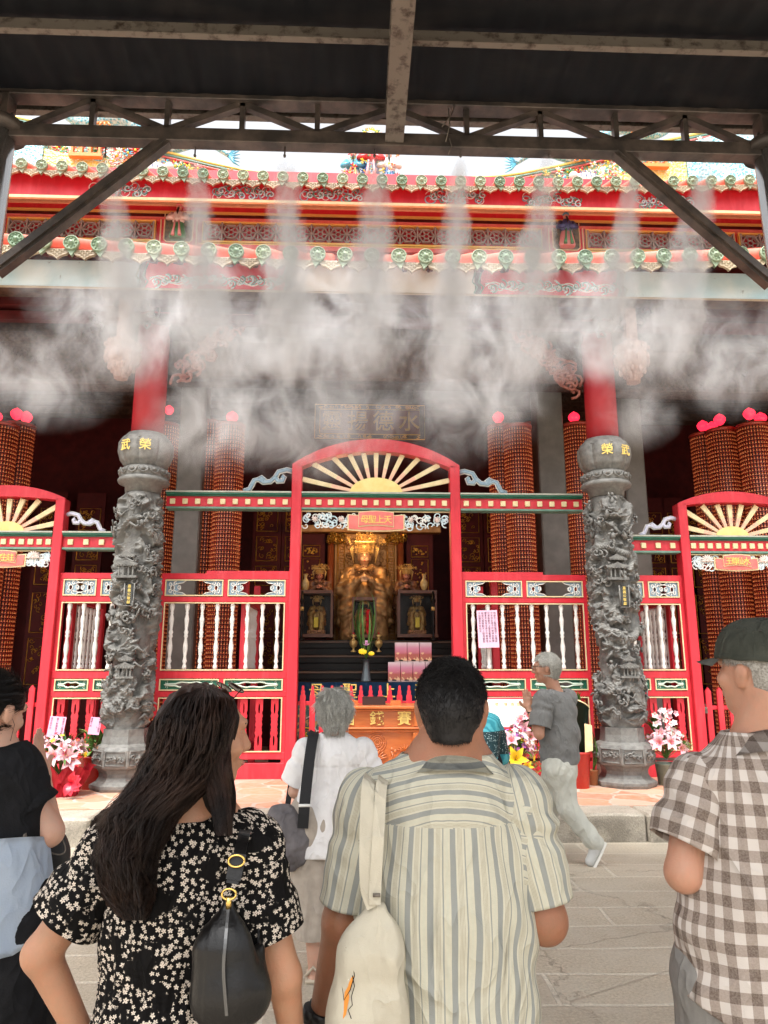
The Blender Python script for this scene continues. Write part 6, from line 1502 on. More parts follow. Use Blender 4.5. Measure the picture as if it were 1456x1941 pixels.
def floral():
    g=NG('floral_print'); uv=g.tc('UV'); tot=None
    for k,(sc_,thr,R_) in enumerate(((74,.44,.41),(92,.55,.37))):
        mp=g.vmath('ADD',uv,(k*.37,k*.21,0))[0]; msk=g.ramp(g.noise(g.vmath('MULTIPLY',mp,(1,1,0))[0],17,2),[(thr,0),(thr+.03,1)])
        vo=g.node('ShaderNodeTexVoronoi',voronoi_dimensions='2D'); vo.inputs['Scale'].default_value=sc_; vo.inputs['Randomness'].default_value=.85; g.L(mp,vo.inputs['Vector'])
        d=g.vmath('SUBTRACT',g.vmath('MULTIPLY',mp,(sc_,sc_,0))[0],g.vmath('MULTIPLY',vo.outputs['Position'],(sc_,sc_,0))[0])[0]; x,y,_=g.sep(d)
        rnd=g.sep(vo.outputs['Color'])[0]; ang=g.math('ADD',g.math('ARCTAN2',y,x),g.math('MULTIPLY',rnd,6.28)); r_=g.math('SQRT',g.math('ADD',g.math('MULTIPLY',x,x),g.math('MULTIPLY',y,y)))
        pet=g.math('ADD',.34,g.math('MULTIPLY',.66,g.math('ABSOLUTE',g.math('COSINE',g.math('MULTIPLY',ang,2.5)))))
        f=g.math('LESS_THAN',r_,g.math('MULTIPLY',g.math('MULTIPLY',pet,R_),g.math('ADD',.7,g.math('MULTIPLY',rnd,.35)))); hole=g.math('GREATER_THAN',r_,.055); f=g.math('MULTIPLY',g.math('MULTIPLY',f,hole),msk); tot=f if tot is None else g.math('MAXIMUM',tot,f)
    g.out(g.mix(tot,(.004,.0035,.0035),(.60,.52,.44)),.8); g.b.inputs['Specular IOR Level'].default_value=.12; g.crease(300,.06,.8,6); return g.m
def capsule_dist(p,a,b):
    ba=b-a; t=np.clip(((p-a)@ba)/(ba@ba),0,1); return np.linalg.norm(p-a-t[:,None]*ba,axis=1),t
def cloth_uv(torso_c,tr,sleeves,yoke=None):
    """torso wraps round (cx,cy); sleeves list of (a,b,r): v runs along the sleeve"""
    def f(V,Q):
        c=V[Q].mean(1); lab=np.full(len(Q),-1); 
        dt=np.hypot((c[:,0]-torso_c[0])/tr[0],(c[:,1]-torso_c[1])/tr[1]); best=np.maximum(dt-1,0)*.2+.015
        for i,(a,b,r_) in enumerate(sleeves):
            d,_=capsule_dist(c,A(*a),A(*b)); m=(np.maximum(d-r_*1.05,0)+.0<best*.9)&(dt>.86)|(torso_c[0]>500); lab[m]=i
        L_=V[Q.ravel()]; lb=np.repeat(lab,Q.shape[1]); cc=np.repeat(c,Q.shape[1],0)
        u=np.arctan2(L_[:,0]-torso_c[0],-(L_[:,1]-torso_c[1])*tr[0]/tr[1]+1e-6)*tr[0]; v=L_[:,2].copy()
        # unwrap at the front seam
        cu=np.arctan2(cc[:,0]-torso_c[0],-(cc[:,1]-torso_c[1])*tr[0]/tr[1]+1e-6)*tr[0]; per=2*math.pi*tr[0]; u=np.where(u-cu>per/2,u-per,np.where(cu-u>per/2,u+per,u))
        if yoke is not None:
            dl=np.hypot((cc[:,0]-torso_c[0])/tr[0],(cc[:,1]-torso_c[1])/tr[1]); m=(lb==-1)&((cc[:,2]>yoke(cc))|((np.abs(cc[:,0]-torso_c[0])>tr[0]*.86)&(cc[:,2]>yoke(cc)-.13))); u2=np.where(m,L_[:,2]*1.0+L_[:,1]*.8,u); v=np.where(m,u,v); u=u2
        for i,(a,b,r_) in enumerate(sleeves):
            m=lb==i; a_,b_=A(*a),A(*b); ax=(b_-a_)/np.linalg.norm(b_-a_); s1=np.cross(ax,A(0,1,0)); s1/=np.linalg.norm(s1); s2=np.cross(ax,s1)
            q=L_[m]-a_; qc=cc[m]-a_; an=np.arctan2(q@s1,q@s2); ac=np.arctan2(qc@s1,qc@s2); an=np.where(an-ac>math.pi,an-2*math.pi,np.where(ac-an>math.pi,an+2*math.pi,an))
            u[m]=an*r_; v[m]=q@ax
        return np.stack([u,v],-1)
    return f
def pt(px,py,Y,dy=0): v=P(px,py,Y+dy); return (v.x,v.y,v.z)
class Person:
    def __init__(s,label,base,group=None):
        s.t=thing('person',label,'person',base,0,group); s.off=tuple(-q for q in base)
    def sdf(s,name,prims,h,m,parent=None,**k):
        o=sdf_obj(name,prims,h,m,parent or s.t,**k)
        if parent is None: o.location=s.off
        return o
    def o(s,name,b,m,parent=None):
        x=obj(name,b,m,parent or s.t)
        if parent is None: x.location=s.off
        return x
def sleeve(P_,parent,a,b,hem,ra,rb,h,m,amp=.006,tilt=(0,0,0),seed=0,stub=True):
    '''separate sleeve from shoulder a towards elbow b, cut off square at the point hem'''
    a_,b_=Vector(a),Vector(b); mid=a_*.5+b_*.5; ax=np.array((b_-a_).normalized())+A(*tilt); ax/=np.linalg.norm(ax); hl=(A(*hem)-A(*a))@ax
    pr=[cone(tuple(a_-(b_-a_)*.06),tuple(mid),ra+.004,(ra+rb)/2),(cone(tuple(mid),tuple(b_),(ra+rb)/2,rb),.02)]
    o=P_.sdf('sleeve',pr,h,m,parent=parent,k=.02,disp=lambda p:foldf(p,amp,13,5,.6,seed)+amp*.9*np.sin(((p-A(*a))@ax)*70+fbm(p,6,2,seed)*6)*np.exp(-((((p-A(*a))@ax)-.06)/.05)**2),cut=lambda c:((c-A(*a))@ax)>hl,uvf=cloth_uv((1e3,1e3),(.2,.2),[(a,b,(ra+rb)/2)]))
    so=o.modifiers.new('s','SOLIDIFY'); so.thickness=.002; so.offset=-1; return o
def stub(a,b,r_,f=.22): return (cone(a,tuple(Vector(a)*(1-f)+Vector(b)*f),r_,r_*.93),.035)
def head_prims(c,yaw=0,tilt=0,s_=1.0,pitch=0,fem=False):
    """head of about .23 m facing +Y turned by yaw (left positive), pitch forward positive"""
    M=Matrix.Rotation(yaw,3,'Z')@Matrix.Rotation(-pitch,3,'X')@Matrix.Rotation(tilt,3,'Y'); c=Vector(c)
    T=lambda x,y,z: tuple(c+M@Vector((x*s_,y*s_,z*s_)))
    def E(x,y,z,rx,ry,rz_): 
        f=ell(T(x,y,z),(rx*s_,ry*s_,rz_*s_)); Mn=np.array(M); ce=A(*T(x,y,z)); rr_=A(rx*s_,ry*s_,rz_*s_)
        def g_(p):
            q=((p-ce)@Mn); k0=np.sqrt(((q/rr_)**2).sum(-1)); k1=np.sqrt(((q/(rr_*rr_))**2).sum(-1))+1e-9; return k0*(k0-1)/k1
        g_.a=ce; g_.b=ce; g_.r=max(rr_); return g_
    jw=.052 if fem else .058
    pr=[E(0,-.008,.025,.077,.096,.095),(E(0,.035,-.045,jw,.055,.062),.03),(E(0,.062,-.088,.024,.022,.020),.03),(E(0,.082,.038,.05,.02,.012),.02),
        (cone(T(0,.094,.02),T(0,.112,-.018),.009*s_,.013*s_),.014),(E(0,.100,-.024,.017,.012,.009),.010),(E(0,.094,-.052,.024,.010,.006),.006),(E(0,.091,-.062,.020,.009,.006),.006)]
    for k in (-1,1): pr+=[(E(k*.045,.062,-.018,.022,.02,.02),.02),(E(k*.080,-.008,-.002,.009,.020,.031),.010),(E(k*.086,-.016,.010,.007,.018,.020),.008),(E(k*.031,.082,.026,.017,.010,.006),.006),(E(k*.031,.080,.007,.016,.010,.005),.005)]
    return pr,T,M
def face_bits(P_,T,M,s_=1):
    b=nb(); b2=nb(); b3=nb()
    for k in (-1,1):
        ball(b,T(k*.031,.0725,.017),.0108*s_,10,7); ball(b2,T(k*.031,.0790,.017),.0052*s_,8,6)
        tube(b3,[T(k*.014,.096,.036),T(k*.032,.095,.041),T(k*.05,.083,.035)],[.002,.0032,.0015],5)
    P_.o('eyes',b,eyew); P_.o('irises',b2,eyeb); P_.o('eyebrows',b3,mat('brow_hair',(.05,.035,.03),rough=.7))
def hand_prims(wr,d,up,s_=1.0,curl=.4,side=1,k=.006):
    """hand from wrist wr pointing along d, palm normal 'up'; side=+1 thumb towards cross(d,up)"""
    wr=Vector(wr); d=Vector(d).normalized(); up=Vector(up); up=(up-d*up.dot(d)).normalized(); sd_=d.cross(up)*side; L_=[]
    pc=wr+d*.05*s_
    L_.append((cone(tuple(wr),tuple(wr+d*.03*s_),.024*s_,.027*s_,1),.02)); 
    for j in range(4): q=wr+d*.035*s_+sd_*(.026-.017*j)*s_; L_.append((cone(tuple(q),tuple(q+d*.045*s_),.014*s_,.0125*s_),.012))
    for j,(ln) in enumerate((.072,.080,.074,.058)):
        q=wr+d*.078*s_+sd_*(.028-.0185*j)*s_+d*(.004 if j in (1,2) else 0)*s_; c1=math.cos(curl*.6); s1=math.sin(curl*.6); a=q+(d*c1-up*s1)*ln*.42*s_; c2=math.cos(curl*1.7); s2=math.sin(curl*1.7); e=a+(d*c2-up*s2)*ln*.33*s_; c3=math.cos(curl*2.5); s3=math.sin(curl*2.5); f=e+(d*c3-up*s3)*ln*.25*s_
        L_+=[(cone(tuple(q),tuple(a),.0095*s_,.0088*s_),.004),(cone(tuple(a),tuple(e),.0088*s_,.0080*s_),.003),(cone(tuple(e),tuple(f),.0080*s_,.0068*s_),.003)]
    q=wr+d*.022*s_+sd_*.026*s_; a=q+(d*.6+sd_*.8)*.036*s_-up*.006*s_; e=a+(d*.85+sd_*.35)*.032*s_-up*.01*s_
    L_+=[(cone(tuple(q),tuple(a),.014*s_,.0115*s_),.010),(cone(tuple(a),tuple(e),.0115*s_,.0085*s_),.004)]
    return L_
def strands_mesh(paths,r0,r1):
    """paths (N,K,3) -> thin three-sided tapered tubes"""
    N_,K,_=paths.shape; t=np.gradient(paths,axis=1); t/=np.linalg.norm(t,axis=2,keepdims=True)+1e-9
    ref=np.where(np.abs(t[...,2:3])>.9,A(1,0,0),A(0,0,1)); a=np.cross(t,ref); a/=np.linalg.norm(a,axis=2,keepdims=True)+1e-9; b=np.cross(t,a)
    rad=np.linspace(r0,r1,K)[None,:,None]; rings=[paths+rad*(math.cos(q)*a+math.sin(q)*b) for q in (0,2.094,4.189)]
    V=np.stack(rings,2).reshape(-1,3); i=np.arange(N_)[:,None,None]; k=np.arange(K-1)[None,:,None]; j=np.arange(3)[None,None,:]; b0=(i*K+k)*3
    Q=np.stack([b0+j,b0+(j+1)%3,b0+3+(j+1)%3,b0+3+j],-1).reshape(-1,4); return V,Q
def fur(P_,name,V,Q,n,L_,dirf,m,r0=.0011,r1=.0003,K=5,jit=.35,lift=.35,seed=1,mask=None,bend=.5):
    """scatter n short strands over a surface, combed along dirf"""
    rs=np.random.RandomState(seed); c=V[Q]; 
    if mask is not None: c=c[mask(c.mean(1))]
    nn=np.cross(c[:,2]-c[:,0],c[:,3]-c[:,1]); ar=np.linalg.norm(nn,axis=1)+1e-12; idx=rs.choice(len(c),n,p=ar/ar.sum()); w_=rs.dirichlet((1,1,1,1),n)
    p=(c[idx]*w_[...,None]).sum(1); nor=nn[idx]/ar[idx][:,None]; d=dirf(p)+rs.randn(n,3)*jit; d-=nor*(d*nor).sum(1,keepdims=True); d/=np.linalg.norm(d,axis=1,keepdims=True)+1e-9
    L2=(L_(p) if callable(L_) else L_)*rs.uniform(.6,1.15,n); t=np.linspace(0,1,K); lf=lift*rs.uniform(.5,1.4,n)
    pts=p[:,None]+L2[:,None,None]*(d[:,None]*t[None,:,None]+nor[:,None]*(lf[:,None]*(t-bend*t*t)[None])[...,None])-nor[:,None]*.003
    V2,Q2=strands_mesh(pts,r0,r1); return P_.o(name,np_mesh(name,V2,Q2),m)
def hair_mat(name,c1,c2,rough=.38,s_=40):
    g=NG(name); v=g.tc(); n=g.noise(v,s_,3); g.out(g.ramp(n,[(.3,c1),(.7,c2)]),rough); g.b.inputs['Specular IOR Level'].default_value=.28; return g.m
hblack=hair_mat('black_hair',(.005,.004,.004),(.012,.010,.009),.5); hbrown=hair_mat('dark_brown_hair',(.005,.003,.0025),(.034,.015,.009),.45,14); hgrey=hair_mat('grey_hair',(.32,.31,.28),(.62,.61,.56),.45,120); hsalt=hair_mat('salt_grey_hair',(.16,.14,.12),(.42,.40,.36),.5,200)
def foldf(p,amp=.006,f1=14,f2=5,zs=.35,off=0,diag=0.0):
    q=p*A(1,1,zs); w_=fbm(q,f2,2,off)*2.2; a=np.sin((p[:,0]+diag*p[:,2])*f1*2+w_*3.0); b_=1-np.abs(fbm(p*A(1,1,.7),9,3,off+5))*2
    return amp*(.55*a*np.clip(fbm(p,3,2,off+9)+.5,0,1)+.6*b_)
def shoe_prims(a,d,L_=.26,w_=.045,h_=.045):
    a=Vector(a); d=Vector(d).normalized(); return [cone(tuple(a+Vector((0,0,h_))),tuple(a+d*L_*.75+Vector((0,0,h_*.8))),w_,w_*.9),(cone(tuple(a-d*.03+Vector((0,0,h_))),tuple(a+d*.03+Vector((0,0,h_*1.9))),w_*.85,w_*.9),.03)]
def legs(P_,hip,ankL,ankR,kneeL,kneeR,m,r=(.10,.075,.055),h=.012,hw=.09,disp=True,crotch=.0):
    hx,hy,hz=hip; pr=[cone((hx-hw*.6,hy,hz),(hx+hw*.6,hy,hz),r[0]*1.2,r[0]*1.2,1.3)]
    for s_,k_,a_ in ((-1,kneeL,ankL),(1,kneeR,ankR)): pr+=[(cone((hx+s_*hw,hy,hz-.06),k_,r[0],r[1]),.05),(cone(k_,a_,r[1],r[2]),.03)]
    return P_.sdf('trousers',pr,h,m,k=.04,disp=(lambda p:foldf(p,.006,9,4,.9,3)))
# ---------------------------------------------------------------- man in the striped shirt
Yd_=1.86
bx_=P(845,1941,Yd_); M1=Person('man in a pale striped shirt seen from behind, canvas bag on his left shoulder',(bx_.x,Yd_,0))
hc=Vector(pt(856,1350,Yd_)); S1=1.0
hp,T1,MM1=head_prims(hc,yaw=R(-8),s_=.99,pitch=R(8))
shL,shR=pt(696,1528,Yd_),pt(984,1528,Yd_); elL,elR=pt(650,1745,Yd_,.02),pt(1033,1745,Yd_,-.02); wrL=pt(607,1935,Yd_,.10); wrR=pt(930,1700,Yd_,.34)
hipc=(P(860,1941,Yd_).x,Yd_+.02,.90)
body=hp+[(cone(tuple(hc+Vector((0,-.03,-.05))),tuple(Vector(pt(852,1450,Yd_))),.064,.066),.03),(cone(pt(790,1500,Yd_),pt(920,1500,Yd_),.05,.05),.03),(cone(pt(850,1500,Yd_),hipc,.14,.12,1.4),.05),
 (cone(shL,elL,.055,.047),.04),(cone(elL,wrL,.046,.028),.02),(cone(shR,elR,.056,.050),.04),(cone(elR,wrR,.049,.030),.02)]
body+=hand_prims(wrL,Vector(wrL)-Vector(elL)+Vector((0,.05,0)),(1,0,0),1.0,.5,1); body+=hand_prims(wrR,(-.4,.5,.7),(.5,.5,0),1.0,.5,1)
for k,x_ in ((-1,.09),(1,.09)): body+=[(cone((hipc[0]+k*.09,hipc[1],.85),(hipc[0]+k*.11,hipc[1]+.02,.12),.085,.04),.03)]
M1.sdf('body',body,.0062,skin1,k=.03); face_bits(M1,T1,MM1)
stripe=stripe_shirt()
chest=pt(848,1620,Yd_); 
spr=[cone(pt(846,1590,Yd_),pt(848,1720,Yd_),.196,.192,1.5),(cone(pt(848,1720,Yd_),(hipc[0]+.0,hipc[1]-.01,.62),.195,.205,1.45),.08),(cone(pt(800,1482,Yd_,.0),pt(712,1522,Yd_),.066,.064,1.1),.05),(cone(pt(900,1482,Yd_),pt(972,1520,Yd_),.066,.062,1.1),.05),(cone(pt(853,1430,Yd_),pt(848,1510,Yd_),.082,.125,1.1),.06),
 stub(shL,elL,.066),stub(shR,elR,.068)]
def cutm(c): return (c[:,2]<.66)|((c[:,2]>P(852,1426,Yd_).z)&(np.hypot(c[:,0]-P(852,1450,Yd_).x,c[:,1]-Yd_)<.13))
def dm(p):
    # shirt folds: armhole creases, drag lines from the shoulder and soft vertical pleats below the yoke
    x=p[:,0]-bx_.x; z=p[:,2]; zy=P(848,1545,Yd_).z; back=1/(1+np.exp(-(zy-z)*40))
    r_=foldf(p,.009,12,4,.5,2,.25); pl=np.exp(-((x-.0)/.03)**2)*np.cos(x*170)*np.exp(-(zy-z)/.18)*.005*back
    w_=fbm(p*A(1,1,.6),4,2,8); drag=np.sin((x*.9+z*1.0)*48+w_*5)*.0042*np.exp(-((x-.17)/.09)**2)+np.sin((-x*.9+z*1.0)*48+w_*5)*.0035*np.exp(-((x+.17)/.07)**2)
    seam=.003*(np.abs(z-zy)<.004)
    low=np.sin(x*34+w_*6+z*7)*.006*np.clip((P(848,1700,Yd_).z-z)/.15,0,1); diag=np.exp(-((z-(P(700,1800,Yd_).z-.7*(x+.1)))/.012)**2)*.006
    return r_+pl*1.0+drag+low+diag-seam
yk=P(848,1548,Yd_).z
shirt=M1.sdf('shirt',spr,.0055,stripe,k=.04,disp=dm,cut=cutm,uvf=cloth_uv((bx_.x,Yd_),(.2,.13),[],yoke=lambda c:yk+.0*c[:,0]))
so=shirt.modifiers.new('s','SOLIDIFY'); so.thickness=.002; so.offset=-1
# collar
def collar(P_,c,r_,h_,m,dip=.0,flare=.030,parent=None,stand=.012,tiltf=.25,rot=0,open_=.5):
    """turned-down shirt collar around a neck; open at the front (+Y)"""
    n=48; V=[];b=nb(); prev=None
    for i in range(n+1):
        a=-math.pi/2+ (i/n-.5)*2*(math.pi-open_)+rot; d=Vector((math.cos(a),math.sin(a),0)); back=(1-math.sin(a-rot))/2
        top=Vector(c)+d*r_+Vector((0,0,h_*.5*back+dip*(1-back))); f1=Vector(c)+d*(r_+.012)+Vector((0,0,h_*.5*back-h_*.25+dip*(1-back))); bot=Vector(c)+d*(r_+flare+.012*(1-back))+Vector((0,0,h_*.5*back-h_-.012*(1-back)+dip*(1-back))); inn=Vector(c)+d*(r_-.002)+Vector((0,0,h_*.5*back-h_+dip*(1-back)))
        row=[b.verts.new(q) for q in (inn,top,f1,bot)]
        if prev:
            for k in range(3): f=b.faces.new((prev[k],row[k],row[k+1],prev[k+1])); f.smooth=True
        prev=row
    bmesh.ops.solidify(b,geom=b.faces[:],thickness=.0025); uvl=b.loops.layers.uv.new('UVMap')
    for f in b.faces:
        for l in f.loops: l[uvl].uv=(l.vert.co.z,l.vert.co.x)
    return P_.o('collar',b,m,parent)
shirt.data.update()
sleeve(M1,shirt,shL,tuple(Vector(elL)+Vector((-.003,0,-.02))),pt(655,1716,Yd_),.066,.066,.0055,stripe,.007,seed=3)
sleeve(M1,shirt,shR,tuple(Vector(elR)+Vector((.012,0,-.03))),pt(1040,1702,Yd_),.073,.072,.0055,stripe,.007,seed=8)
col=collar(M1,pt(853,1430,Yd_),.076,.044,stripe,dip=-.035,rot=R(-4),flare=.042)
# collar spread over the shoulders
M1.o('collar_button',(lambda b:(ball(b,pt(852,1478,Yd_,-.1),.004,8,5),b)[1])(nb()),white)
# hair
def headshell(T,M,hc_,s_,add,front=.06,low=-.03,k=.02):
    Mn=np.array(M); ce=A(*hc_)
    def loc(p): return ((p-ce)@Mn)/s_
    f=ell((0,0,0),(1,1,1)); r_=A(.079+add,.098+add,.096+add)*s_
    def g_(p):
        q=(p-ce)@Mn-A(0,-.010,.027)*s_; k0=np.sqrt(((q/r_)**2).sum(-1)); k1=np.sqrt(((q/(r_*r_))**2).sum(-1))+1e-9; return k0*(k0-1)/k1
    g_.a=ce; g_.b=ce; g_.r=max(r_)+.02; return g_,loc
gh,loc1=headshell(T1,MM1,hc,.99,.008)
nape=(cone(T1(0,-.055,-.02),T1(0,-.055,-.062),.058,.050),.03)
hairV,hairQ=sdf_mesh([gh,nape],.006,.02,disp=lambda p:.004*fbm(p,30,3),cut=lambda c:(lambda q:((q[:,1]>.055-.3*np.maximum(q[:,2]-.06,0)-.9*np.maximum(-q[:,2]+.02,0))&(q[:,2]<.085))|(q[:,2]<-.085+.25*np.abs(q[:,0]))|((np.abs(q[:,0])>.066)&(q[:,2]<.028)&(q[:,1]>-.045)))(loc1(c)))
ho=M1.o('hair',np_mesh('hair',hairV,hairQ),hblack)
cw_=lambda p:(lambda q:np.stack([q[:,0]*.6,-.3-q[:,1]*2.0*0+.2*np.sign(q[:,1]),-np.clip((.10-q[:,2])*12,-.2,1)],-1)@np.array(MM1).T)(loc1(p))
fur(M1,'hair_strands',hairV,hairQ,15000,lambda p:np.interp(loc1(p)[:,2],[-.06,.02,.08],[.010,.014,.026]),cw_,hblack,.0008,.0002,5,.45,.5,1,mask=lambda c:(lambda q:~((np.abs(q[:,0])>.058)&(q[:,2]<.040)&(q[:,1]>-.035)))(loc1(c)))
# trousers, shoes
legs(M1,(hipc[0],hipc[1],.86),(hipc[0]-.12,hipc[1]+.02,.08),(hipc[0]+.12,hipc[1]+.02,.08),(hipc[0]-.11,hipc[1]+.03,.48),(hipc[0]+.11,hipc[1]+.03,.48),fabric('navy_trousers',(.03,.035,.05)),(.105,.08,.065),.014)
for k in (-1,1): M1.sdf('shoe',shoe_prims((hipc[0]+k*.12,hipc[1]-.03,0),(k*.15,1,0)),.010,white)
# watch
b=nb(); wv=Vector(elL)*.10+Vector(wrL)*.90; ax=(Vector(wrL)-Vector(elL)).normalized(); tube(b,[wv-ax*.012,wv+ax*.012],.036,18); tube(b,[wv-ax*.016+Vector((-.03,-.01,0)),wv+ax*.016+Vector((-.03,-.01,0))],.018,12); 
wt=obj('watch',b,mat('black_rubber',(.012,.012,.012),rough=.4)); tag(wt,'chunky black wristwatch on the left wrist of the man in the striped shirt','watch')
# ---- ribbon strap helper
def ribbon(b,pts,w_,nrm,th=.003,mi=0):
    pts=[Vector(p) for p in pts]; N_=Vector(nrm).normalized() if not isinstance(nrm,list) else None; rows=[]
    for i,p in enumerate(pts):
        t=(pts[min(i+1,len(pts)-1)]-pts[max(i-1,0)]).normalized(); nn=(Vector(nrm[i]) if N_ is None else N_); s_=t.cross(nn).normalized(); nn=s_.cross(t)
        rows.append([b.verts.new(p+s_*w_/2*a+nn*th/2*c_) for a,c_ in ((-1,-1),(1,-1),(1,1),(-1,1))])
    for a,c_ in zip(rows,rows[1:]):
        for k in range(4): f=b.faces.new((a[k],a[(k+1)%4],c_[(k+1)%4],c_[k])); f.material_index=mi
    b.faces.new(rows[0][::-1]); b.faces.new(rows[-1])
def catmull(pts,n=8):
    P_=[Vector(p) for p in pts]; P_=[P_[0]*2-P_[1]]+P_+[P_[-1]*2-P_[-2]]; out=[]
    for i in range(1,len(P_)-2):
        for k in range(n):
            t=k/n; a,b_,c_,d=P_[i-1],P_[i],P_[i+1],P_[i+2]; out.append(.5*((2*b_)+(c_-a)*t+(2*a-5*b_+4*c_-d)*t*t+(3*b_-a-3*c_+d)*t**3))
    return out+[P_[-2]]
# tote bag
linen=fabric('cream_canvas',(.52,.48,.385),(.46,.42,.335),14,420,.9,.25)
tt=thing('tote_bag','cream canvas tote bag with an orange print hanging on the striped shirt man','bag',pt(700,1760,Yd_,-.13)); to=tuple(-q for q in tt.location)
topc=Vector(pt(712,1715,Yd_,-.15)); 
def totef(p):
    x=p[:,0]-P(700,1850,Yd_).x; z=p[:,2]; return .007*np.sin(x*52+fbm(p*A(1,1,.3),5,2,3)*5)+.007*fbm(p*A(1,1,.6),9,2,1)-.004*np.exp(-((x-.018)/.004)**2)
tpr=[cone(pt(712,1722,Yd_,-.145),pt(705,1800,Yd_,-.15),.028,.060,1.3),(cone(pt(705,1800,Yd_,-.15),pt(697,1930,Yd_,-.14),.055,.078,1.8),.04),(cone(pt(697,1930,Yd_,-.14),pt(697,2060,Yd_,-.13),.078,.088,1.9),.04)]
tb_=sdf_obj('bag_body',tpr,.006,linen,tt,k=.04,disp=totef,loc=to)
b=nb(); S_=lambda px,py,dy:Vector(pt(px,py,Yd_,dy))
for w0,pth in ((.030,[(703,1468,.02),(700,1478,-.075),(697,1500,-.115),(694,1600,-.158),(696,1680,-.165),(708,1720,-.165)]),(.026,[(728,1468,.02),(726,1480,-.075),(722,1500,-.115),(716,1600,-.160),(712,1670,-.168),(710,1715,-.17)])):
    ribbon(b,catmull([S_(*q) for q in pth],8),w0,(.1,-1,.25),.003)
obj('strap',b,linen,tb_)
b=nb(); 
def front_y(px,py):  # place things on the bag surface
    return -.205
for poly,mi in (([(652,1800),(660,1830),(658,1868),(644,1890),(636,1930),(634,1890),(640,1845),(645,1810)],0),([(652,1832),(657,1850),(648,1862),(644,1848)],1)):
    pv=[P(x_,y_,Yd_-.20-.0) for x_,y_ in poly]
    vs=[b.verts.new((q.x,Yd_-.185+ (q.x-P(697,1850,Yd_).x)**2*7,q.z)) for q in pv]; f=b.faces.new(vs); f.material_index=mi
b.free()
b=nb()
def onbag(px,py):
    q=P(px,py,Yd_-.19); xc_=P(698,1880,Yd_-.19).x; zt_=P(700,1800,Yd_).z; rr_=.055+.023*min(1,max(0,(zt_-q.z)/.16)); u=max(-.98,min(.98,(q.x-xc_)/(rr_*1.0))); return Vector((q.x,Yd_-.148-rr_/1.8*math.sqrt(1-u*u)-.014,q.z))
def patch(b,pts,mi,off=0):
    vs=[b.verts.new(onbag(x_,y_)-Vector((0,off,0))) for x_,y_ in pts]; b.faces.new(vs).material_index=mi
patch(b,[(656,1800),(668,1822),(672,1850),(664,1878),(652,1900),(646,1860),(648,1830)],0); patch(b,[(652,1888),(660,1872),(662,1892),(656,1925),(650,1935)],0); patch(b,[(661,1832),(665,1845),(660,1862),(657,1848)],1,.001)
tube(b,[onbag(x_,y_)-Vector((0,.001,0)) for x_,y_ in ((656,1800),(668,1822),(672,1850),(664,1878),(652,1900),(646,1860),(648,1830),(656,1800))],.0009,4,mi=2)
tube(b,[onbag(x_,y_)-Vector((0,.001,0)) for x_,y_ in ((668,1850),(672,1870),(666,1890),(668,1905),(660,1915),(666,1930))],.0009,4,mi=2)
obj('orange_print',b,[mat('orange_print_ink',(.75,.28,.04),rough=.7),mat('white_print_ink',(.75,.72,.66),rough=.7),eyeb],tb_)
b=nb(); q=S_(714,1697,-.178); tube(b,[q-Vector((.008,0,0)),q+Vector((.008,0,0))],.004,8); obj('snap',b,zinc,tb_)
# ---------------------------------------------------------------- woman in the floral dress
Yw_=1.72
bw=P(330,1941,Yw_); W1=Person('woman in a black and white floral dress with long dark hair, looking right',(bw.x,Yw_,0))
hcw=Vector(pt(383,1400,Yw_)); hpw,TW,MW=head_prims(hcw,yaw=R(-56),s_=.98,pitch=R(2),tilt=R(0),fem=True)
shl,shr=pt(222,1610,Yw_),pt(470,1610,Yw_); ell_,elr=pt(78,1808,Yw_,-.01),pt(538,1850,Yw_,-.0); wll=pt(165,1985,Yw_,.03); wlr=pt(560,2010,Yw_,.07)
hw_=(bw.x,Yw_+.01,.86)
bpr=hpw+[(cone(tuple(hcw+Vector((-.005,-.02,-.06))),pt(362,1530,Yw_),.050,.052),.03),(cone(pt(300,1560,Yw_),pt(420,1560,Yw_),.045,.045),.04),(cone(pt(345,1600,Yw_),(hw_[0],hw_[1],1.0),.12,.09,1.4),.05),
 (cone(shl,ell_,.044,.038),.03),(cone(ell_,wll,.037,.024),.015),(cone(shr,elr,.045,.037),.03),(cone(elr,wlr,.036,.023),.015)]
bpr+=hand_prims(wll,(.8,.2,-.4),(0,-1,0),.9,.5,1)+hand_prims(wlr,(0,.15,-1),(-1,0,0),.9,.4,-1)
for k in (-1,1): bpr+=[(cone((hw_[0]+k*.08,hw_[1],.8),(hw_[0]+k*.085,hw_[1]+.02,.10),.08,.032),.03)]
W1.sdf('body',bpr,.0060,skin2,k=.03); face_bits(W1,TW,MW,.98)
W1.o('lips',(lambda b:(ball(b,TW(0,.1005,-.0565),.018,8,5,(1,.45,.4),0,MW),b)[1])(nb()),lipm)
flo=floral()
dpr=[cone(pt(345,1640,Yw_),pt(325,1760,Yw_),.150,.135,1.45),(cone(pt(325,1760,Yw_),pt(312,1850,Yw_),.135,.112,1.35),.06),(cone(pt(312,1860,Yw_),(hw_[0]-.01,hw_[1],.80),.112,.165,1.2),.06),(cone((hw_[0]-.01,hw_[1],.82),(hw_[0],hw_[1],.35),.165,.27,1.15),.06),(cone(pt(300,1585,Yw_),pt(230,1610,Yw_),.052,.056),.04),(cone(pt(405,1580,Yw_),pt(470,1605,Yw_),.052,.056),.04),(cone(pt(362,1545,Yw_),pt(350,1620,Yw_),.058,.10,1.2),.04),
 (ell(pt(215,1600,Yw_),(.060,.062,.052)),.03),(ell(pt(476,1600,Yw_),(.060,.062,.052)),.03),
 stub(shl,ell_,.060),stub(shr,elr,.060)]
